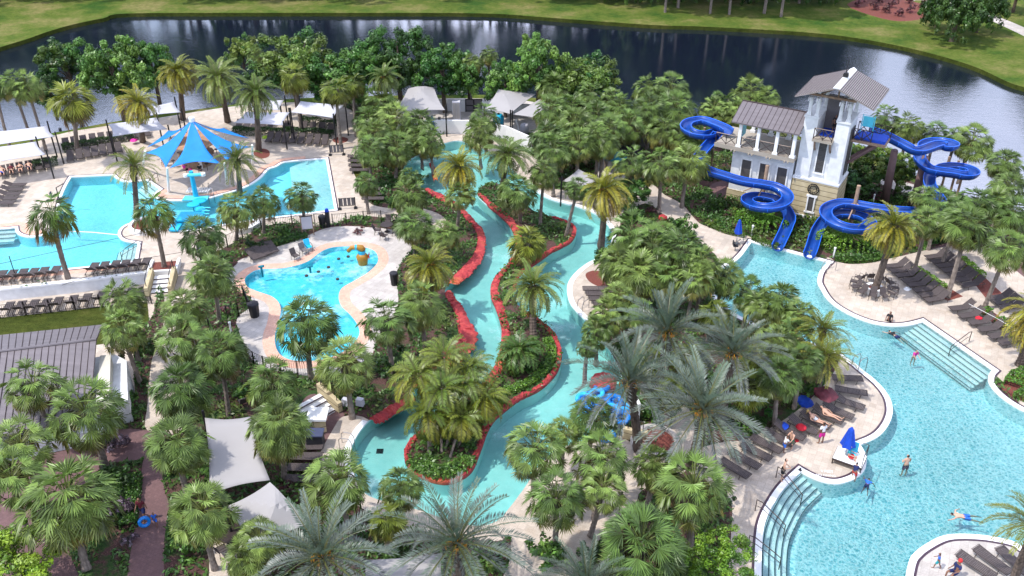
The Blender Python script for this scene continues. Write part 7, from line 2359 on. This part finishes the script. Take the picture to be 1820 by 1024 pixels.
# ================================================================== people
M['skin_a'] = m_plain('light_skin', (0.56, 0.33, 0.23), 0.6, 0, 0.06)
M['skin_b'] = m_plain('brown_skin', (0.22, 0.11, 0.07), 0.6, 0, 0.06)
M['hair'] = m_plain('dark_hair', (0.018, 0.012, 0.01), 0.7, 0, 0.2)
M['hair_b'] = m_plain('brown_hair', (0.07, 0.035, 0.02), 0.7, 0, 0.2)
for nm, c in dict(c_black=(0.012, 0.012, 0.015), c_navy=(0.012, 0.02, 0.09), c_blue=(0.02, 0.13, 0.55), c_white=(0.75, 0.75, 0.75), c_pink=(0.62, 0.02, 0.28), c_green=(0.02, 0.12, 0.07), c_red=(0.55, 0.03, 0.03), c_teal=(0.02, 0.28, 0.32), c_straw=(0.55, 0.38, 0.14), c_maroon=(0.10, 0.01, 0.02)).items():
    M[nm] = m_plain(nm[2:] + '_cloth', c, 0.8, 0, 0.12, 8)


def V3(*a): return Vector(a).normalized()


def human(name_label, loc_, heading, pose, skin, clothes, hair='hair', size=1.0, hat=None, cat='person', hold=None, group=None):
    """one continuous skinned body; clothes and hair are its children.
    pose: dict with T (torso dir), H (head dir), F (face dir), pz (pelvis height), arms [(upper, fore)]*2, legs [(thigh, shin, foot)]*2"""
    T = V3(*pose.get('T', (0.02, 0, 1))); Hd = V3(*pose.get('H', pose.get('T', (0.05, 0, 1)))); Fc = V3(*pose.get('F', (1, 0, 0)))
    S_ = Vector((0, 1, 0)) if abs(T.y) < .8 else Vector((1, 0, 0))
    S_ = (S_ - T * S_.dot(T)).normalized()
    P0 = Vector((0, 0, pose.get('pz', .93)))
    vs, es, rs, bones = [], [], [], []
    def add(p, r, parent=None, bone=None):
        vs.append(Vector(p)); rs.append(r)
        i = len(vs) - 1
        if parent is not None: es.append((parent, i)); bones.append((parent, i, bone))
        return i
    pel = add(P0, (.135, .11))
    sp = add(P0 + T * .17, (.115, .09), pel, 'belly')
    ch = add(P0 + T * .36, (.15, .105), sp, 'chest')
    nk = add(P0 + T * .50, (.05, .05), ch, 'chest')
    hb = add(P0 + T * .50 + Hd * .10 + Fc * .015, (.072, .08), nk, 'neck')
    hm = add(P0 + T * .50 + Hd * .17 + Fc * .012, (.082, .092), hb, 'head')
    ht = add(P0 + T * .50 + Hd * .245, (.062, .07), hm, 'head')
    ns = add(vs[hb] + Hd * .035 + Fc * .105, (.012, .012), hm, 'head')
    for s_, (ua, fa) in zip((1, -1), pose['arms']):
        sh = add(P0 + T * .425 + S_ * .165 * s_, (.056, .056), ch, 'shoulder')
        e_ = V3(*ua); f_ = V3(*fa)
        el = add(vs[sh] + e_ * .27, (.038, .038), sh, 'uparm'); wr = add(vs[el] + f_ * .23, (.025, .028), el, 'forearm')
        pm = add(vs[wr] + f_ * .07, (.020, .034), wr, 'hand')
        side = f_.cross(S_ if abs(f_.dot(S_)) < .8 else T).normalized()
        cr = f_.cross(side).normalized()
        for k, (o_, l_) in enumerate(((-.03, .072), (-.01, .082), (.01, .078), (.028, .062))):
            k1 = add(vs[pm] + side * o_ + f_ * l_ * .55, (.0085, .0085), pm, 'hand'); add(vs[k1] + (f_ * .8 + cr * .5).normalized() * l_ * .45, (.007, .007), k1, 'hand')
        t1 = add(vs[wr] + f_ * .035 - side * .045, (.010, .010), pm, 'hand'); add(vs[t1] + (f_ - side * .5).normalized() * .035, (.008, .008), t1, 'hand')
    for s_, (th, sn, ft) in zip((1, -1), pose['legs']):
        hp = add(P0 + S_ * .095 * s_ - T * .05, (.088, .088), pel, 'hip')
        t_ = V3(*th); n_ = V3(*sn); f_ = V3(*ft)
        kn = add(vs[hp] + t_ * .41, (.055, .055), hp, 'thigh'); cf = add(vs[kn] + n_ * .15, (.052, .052), kn, 'shin')
        an = add(vs[kn] + n_ * .40, (.034, .034), cf, 'shin'); bl_ = add(vs[an] + f_ * .12 + n_ * .03, (.034, .026), an, 'foot'); add(vs[bl_] + f_ * .07, (.026, .018), bl_, 'foot')
    me = bpy.data.meshes.new('body'); me.from_pydata([tuple(v) for v in vs], es, [])
    ob = bpy.data.objects.new('tmp', me); COL.objects.link(ob)
    sk = ob.modifiers.new('skin', 'SKIN'); sk.use_smooth_shade = True
    lay = me.skin_vertices[0] if me.skin_vertices else None
    if lay is None:
        me_l = me.attributes
    if len(me.skin_vertices) == 0:
        bm_ = bmesh.new(); bm_.from_mesh(me); bm_.verts.layers.skin.verify(); bm_.to_mesh(me); bm_.free()
    sv = me.skin_vertices[0].data
    for i, r in enumerate(rs): sv[i].radius = r
    sv[pel].use_root = True
    sb = ob.modifiers.new('sub', 'SUBSURF'); sb.levels = 1; sb.render_levels = 1
    dg = bpy.context.evaluated_depsgraph_get()
    body = bpy.data.meshes.new_from_object(ob.evaluated_get(dg))
    bpy.data.objects.remove(ob)
    body.name = 'body'; body.materials.clear(); body.materials.append(M[skin])
    root = bpy.data.objects.new('person', body); COL.objects.link(root)
    root.location = loc_; root.rotation_euler = (0, 0, R(heading)); root.scale = (size,) * 3
    tag(root, name_label, cat, group)
    # classify vertices by nearest bone
    co = [v.co.copy() for v in body.vertices]; nr = [v.normal.copy() for v in body.vertices]
    segs = [(vs[a], vs[b], nm) for a, b, nm in bones]
    lab = []
    for p in co:
        best = None
        for a, b, nm in segs:
            ab = b - a; t = max(0, min(1, (p - a).dot(ab) / max(1e-9, ab.length_squared))); d = (p - a - ab * t).length
            if best is None or d < best[0]: best = (d, nm, t)
        lab.append(best[1:])
    def shell(nm, sel, off, mat):
        idx = {}; v2, f2 = [], []
        for f in body.polygons:
            if all(sel(i) for i in f.vertices):
                g = []
                for i in f.vertices:
                    if i not in idx: idx[i] = len(v2); v2.append(co[i] + nr[i] * off)
                    g.append(idx[i])
                f2.append(g)
        if f2: mesh_obj(nm, v2, f2, M[mat], root, smooth=True)
    REG = {'shirt': lambda i: lab[i][0] in ('belly', 'chest', 'shoulder') or (lab[i][0] == 'uparm' and lab[i][1] < .65),
           'shorts': lambda i: lab[i][0] == 'hip' or (lab[i][0] == 'belly' and lab[i][1] < .35) or (lab[i][0] == 'thigh' and lab[i][1] < .8),
           'swimsuit': lambda i: lab[i][0] in ('belly', 'hip') or (lab[i][0] == 'chest' and lab[i][1] < .5) or (lab[i][0] == 'thigh' and lab[i][1] < .12),
           'bikini': lambda i: lab[i][0] == 'hip' or (lab[i][0] == 'chest' and lab[i][1] < .3) or (lab[i][0] == 'thigh' and lab[i][1] < .1),
           'skirt': lambda i: lab[i][0] in ('hip',) or (lab[i][0] == 'thigh' and lab[i][1] < .6) or (lab[i][0] == 'belly' and lab[i][1] < .4)}
    for nm, mat in clothes: shell(nm, REG[nm], {'shirt': .018, 'shorts': .026, 'swimsuit': .008, 'bikini': .009, 'skirt': .05}[nm], mat)
    hc = vs[hm]
    shell('hair', lambda i: lab[i][0] in ('head', 'neck') and ((co[i] - hc).dot(Fc) < .035) and ((co[i] - hc).dot(Hd) > -.09) or (lab[i][0] == 'head' and (co[i] - hc).dot(Hd) > .055), .016, hair)
    mb = MB()
    for s_ in (-1, 1):
        c = hc + Fc * .088 + S_ * .03 * s_ - Hd * .005
        mb.lathe(c - Vector((0, 0, .008)), [(0, 0), (.011, .008), (0, .016)], 6)
    mb.build('eyes', M['c_black'], root)
    if hat:
        mb = MB(); c = hc + Hd * .06
        q = Vector((0, 0, 1)).rotation_difference(Hd).to_matrix()
        def ringp(r, z, n=12): return [c + q @ Vector((r * math.cos(2 * PI * k / n), r * math.sin(2 * PI * k / n), z)) for k in range(n)]
        rr = [ringp(hat[1], -.01), ringp(.105, .01), ringp(.1, .08), ringp(.05, .12)]
        for a, b in zip(rr[:-1], rr[1:]):
            for k in range(12): mb.quad(a[k], a[(k + 1) % 12], b[(k + 1) % 12], b[k])
        mb.add(rr[-1], [tuple(range(12))]); mb.build('hat', M[hat[0]], root)
    return root


DOWN = (0, 0, -1)
STAND = dict(pz=.90, arms=[((.05, .25, -1), (.25, .1, -1)), ((.05, -.25, -1), (.2, -.1, -1))], legs=[((.04, .06, -1), (-.02, .02, -1), (1, .2, -.1)), ((-.02, -.06, -1), (-.04, -.02, -1), (1, -.2, -.1))])
WALK = dict(pz=.88, T=(.08, 0, 1), arms=[((-.35, .2, -1), (-.1, .1, -1)), ((.4, -.2, -1), (.8, -.05, -.7))], legs=[((.45, .04, -1), (.1, 0, -1), (1, 0, 0)), ((-.3, -.04, -1), (-.55, 0, -1), (.9, 0, -.5))])
BENT = dict(pz=.90, T=(.22, 0, 1), arms=[((.5, .2, -.8), (.9, 0, -.3)), ((.6, -.15, -.7), (.9, .1, -.2))], legs=[((.12, .08, -1), (-.1, 0, -1), (1, .2, 0)), ((-.02, -.08, -1), (-.08, 0, -1), (1, -.2, 0))])
HOLD = dict(pz=.90, T=(.05, 0, 1), arms=[((.15, .35, -1), (.8, -.5, -.1)), ((.15, -.35, -1), (.8, .5, 0))], legs=STAND['legs'])
SWIM = dict(pz=-.02, T=(1, 0, .12), H=(1, 0, .35), F=(.3, 0, -1), arms=[((.7, .7, .1), (.9, .35, -.1)), ((-.2, -.9, -.1), (-.8, -.5, -.1))], legs=[((-1, .1, -.12), (-1, .15, -.05), (-1, 0, -.2)), ((-1, -.15, -.05), (-1, -.25, -.2), (-1, 0, -.2))])
LIE = dict(pz=.46, T=(-1, 0, .48), H=(-.9, 0, .6), F=(.55, 0, .85), arms=[((.75, .5, -.35), (.8, -.3, -.1)), ((.6, -.7, -.3), (.9, .3, -.1))], legs=[((1, .1, .04), (1, .02, -.05), (.3, .1, 1)), ((1, -.1, .22), (1, .0, -.24), (.4, -.1, 1))])
SIT = dict(pz=.48, T=(-.1, 0, 1), arms=[((.35, .2, -1), (1, -.1, -.1)), ((.3, -.2, -1), (1, .1, -.1))], legs=[((1, .12, .02), (.1, 0, -1), (1, 0, 0)), ((1, -.12, .02), (.05, 0, -1), (1, 0, 0))])
CLIMB = dict(pz=.62, T=(.45, 0, 1), arms=[((.5, .2, -1), (.7, 0, -.8)), ((.5, -.2, -1), (.7, 0, -.8))], legs=[((.9, .1, -.5), (-.3, 0, -1), (1, 0, 0)), ((.2, -.1, -1), (-.5, 0, -1), (.8, 0, -.5))])

human('person in a dark top walking on the red brown path, carrying a blue inner tube', G(257, 922), -96, WALK, 'skin_b', [('shirt', 'c_maroon'), ('shorts', 'c_navy')])
tb_ = tube_ring(G(256, 926, .45), 'bright blue inner tube carried at the hip of the walker on the red brown path', M['tube'], (0, 0), None); tb_.scale = (.6, .6, .6); tb_.rotation_euler = (1.35, 0, .5)
human('small child in a blue outfit walking beside the adult on the red brown path', G(278, 934), -80, WALK, 'skin_b', [('shirt', 'c_blue'), ('shorts', 'c_blue')], size=.62)
human('shirtless boy in dark green shorts standing on the pool deck beside the loungers', G(1404, 797), -140, BENT, 'skin_a', [('shorts', 'c_green')], 'hair_b', .9)
human('child in blue shorts leaning forward next to the boy in green shorts', G(1392, 803), 10, BENT, 'skin_b', [('shorts', 'c_blue'), ('shirt', 'c_white')], 'hair', .78)
human('person in a white shirt and bright pink shorts seen from behind on the deck', G(1458, 788), 110, STAND, 'skin_b', [('shirt', 'c_white'), ('shorts', 'c_pink')], 'hair', 1.0)
human('woman in a black swimsuit and dark skirt standing at the curved pool steps', G(1389, 853), -20, HOLD, 'skin_a', [('swimsuit', 'c_black'), ('skirt', 'c_black')], 'hair', 1.0)
human('child in a dark shirt and red shorts climbing out at the round pool bump', G(1517, 850), 65, CLIMB, 'skin_b', [('shirt', 'c_navy'), ('shorts', 'c_red')], 'hair', .8)
human('lifeguard sitting on the stand beneath the drooping blue umbrella', G(1507, 819, .22), -30, SIT, 'skin_a', [('shorts', 'c_red'), ('shirt', 'c_teal')], 'hair_b', .95)
human('woman in a black bikini sunbathing on a lounger of the peninsula', G(1471, 746), -40, LIE, 'skin_a', [('bikini', 'c_black')], 'hair_b', .97)
human('woman in a white and blue swimsuit with a straw hat lying on a lounger', G(1449, 756), -42, LIE, 'skin_a', [('swimsuit', 'c_white')], 'hair_b', .97, hat=('c_straw', .24))
wade = dict(STAND); wade['pz'] = .90
human('bare backed man standing waist deep in the main pool below the lifeguard stand', G(1605, 846, -1.05), 100, dict(HOLD), 'skin_a', [('shorts', 'c_navy')], 'hair', 1.0)
human('child in a blue shirt swimming in front of the round pool bump', G(1541, 862, -.14), 60, SWIM, 'skin_b', [('shirt', 'c_blue'), ('shorts', 'c_navy')], 'hair', .75)
human('bare backed man in blue shorts swimming across the lower main pool', G(1713, 918, -.10), 170, SWIM, 'skin_a', [('shorts', 'c_blue')], 'hair', 1.0)
human('swimmer in the middle of the main pool with dark hair and pink top', G(1622, 643, -.55), -80, dict(BENT, pz=.55), 'skin_a', [('shirt', 'c_pink')], 'hair', .85)
human('person in a black shirt in the water at the curved pool rim', G(1576, 585, -.7), -120, dict(STAND), 'skin_b', [('shirt', 'c_black'), ('shorts', 'c_black')], 'hair', .95)
human('person in a dark suit swimming behind the one at the curved rim', G(1592, 597, -.12), 120, SWIM, 'skin_a', [('shorts', 'c_navy'), ('shirt', 'c_black')], 'hair', .9)
human('child in blue swimwear running on the bottom right deck', G(1664, 1010), 150, WALK, 'skin_b', [('shorts', 'c_teal'), ('shirt', 'c_blue')], 'hair', .68)
human('person with a red cap sitting on the bottom right deck', G(1695, 1026), 200, SIT, 'skin_b', [('shirt', 'c_navy'), ('shorts', 'c_navy')], 'hair', 1.0, hat=('c_red', .12))
human('person lying on a lounger under the left sail, blue shorts, first from the left', G(6, 313), -62, LIE, 'skin_a', [('shorts', 'c_blue')], 'hair_b', 1.0)
human('person in a red top lounging under the left sail, second from the left', G(22, 310), -62, LIE, 'skin_a', [('shirt', 'c_maroon'), ('shorts', 'c_black')], 'hair', 1.0)
human('person in black lounging under the left sail, third from the left', G(38, 307), -62, LIE, 'skin_a', [('swimsuit', 'c_black')], 'hair', 1.0)
human('bare chested person lounging under the left sail, fourth from the left', G(54, 304), -62, LIE, 'skin_a', [('shorts', 'c_navy')], 'hair_b', 1.0)
for i, (x, y, a, c1, c2, lab) in enumerate([(330, 309, 60, 'c_pink', 'c_black', 'person in a pink top sitting at the pool bar'), (357, 310, 110, 'c_black', 'c_navy', 'person in black sitting at the pool bar, right side'), (290, 296, -10, 'c_red', 'c_white', 'person in a red top standing left of the pool bar')]):
    human(lab, G(x, y, .25 if i < 2 else 0), a, SIT if i < 2 else STAND, 'skin_a', [('shirt', c1), ('shorts', c2)], 'hair', .97)
human('dark dressed person standing inside the lantern of the slide tower', TO + (-TU) * (-1.5) + TV * 1.5 + Vector((0, 0, 7.62)), -120, STAND, 'skin_b', [('shirt', 'c_black'), ('shorts', 'c_black')], 'hair', .98)
# ================================================================== ground cover (nobody could count it)
def cover():
    rnd = random.Random(5)
    tris = []
    for k in ('resort', 'isle', 'tower_bed'):
        for f in zones.get(k, []):
            a, b, c = (cv[i] for i in f)
            m = (a + b + c) / 3
            if m.y < 24 or m.y > 118 or abs(m.x) > m.y * .62 + 12: continue
            ar = abs((b - a).cross(c - a)) / 2
            tris.append((a, b, c, ar, k))
    tot = sum(t[3] for t in tris)
    V, Fc, C = [], [], []
    from mathutils import noise as mn
    pal = [(0.03, 0.085, 0.015), (0.045, 0.12, 0.02), (0.075, 0.16, 0.028), (0.10, 0.15, 0.03), (0.025, 0.06, 0.014)]
    for a, b, c, ar, k in tris:
        for _ in range(int(ar * (44 if k == 'resort' else 70) + rnd.random())):
            u, v = rnd.random(), rnd.random()
            if u + v > 1: u, v = 1 - u, 1 - v
            p = a + (b - a) * u + (c - a) * v
            nz = mn.noise(Vector((p.x * .45, p.y * .45, 3.1))) + .5 * mn.noise(Vector((p.x * 1.3, p.y * 1.3, 7.7)))
            if nz < (-.28 if k != 'tower_bed' else -.25): continue
            if k == 'isle' and rnd.random() < .3: continue
            hmax = .15 + .85 * max(0, nz + .1)
            kind = int((mn.noise(Vector((p.x * .3, p.y * .3, 11.0))) * .5 + .5) * 4.99)
            col = jit(pal[max(0, min(4, kind))], rnd, .35)
            z = rnd.uniform(.02, hmax)
            nn = V3(rnd.uniform(-1, 1), rnd.uniform(-1, 1), rnd.uniform(.2, 1.5))
            _, s_, u_ = rot_to(nn)
            th = rnd.uniform(0, PI); e1 = s_ * math.cos(th) + u_ * math.sin(th); e2 = u_ * math.cos(th) - s_ * math.sin(th)
            sz = rnd.uniform(.09, .2)
            q = Vector((p.x, p.y, z)); n0 = len(V)
            V += [q - e1 * sz, q - e2 * sz * .45, q + e1 * sz, q + e2 * sz * .45]; Fc.append((n0, n0 + 1, n0 + 2, n0 + 3)); C.append(col)
    o = bpy.data.objects.new('ground_cover', leaf_mesh('ground_cover', V, Fc, C)); COL.objects.link(o); o['kind'] = 'stuff'
    print('cover faces', len(Fc))


cover()
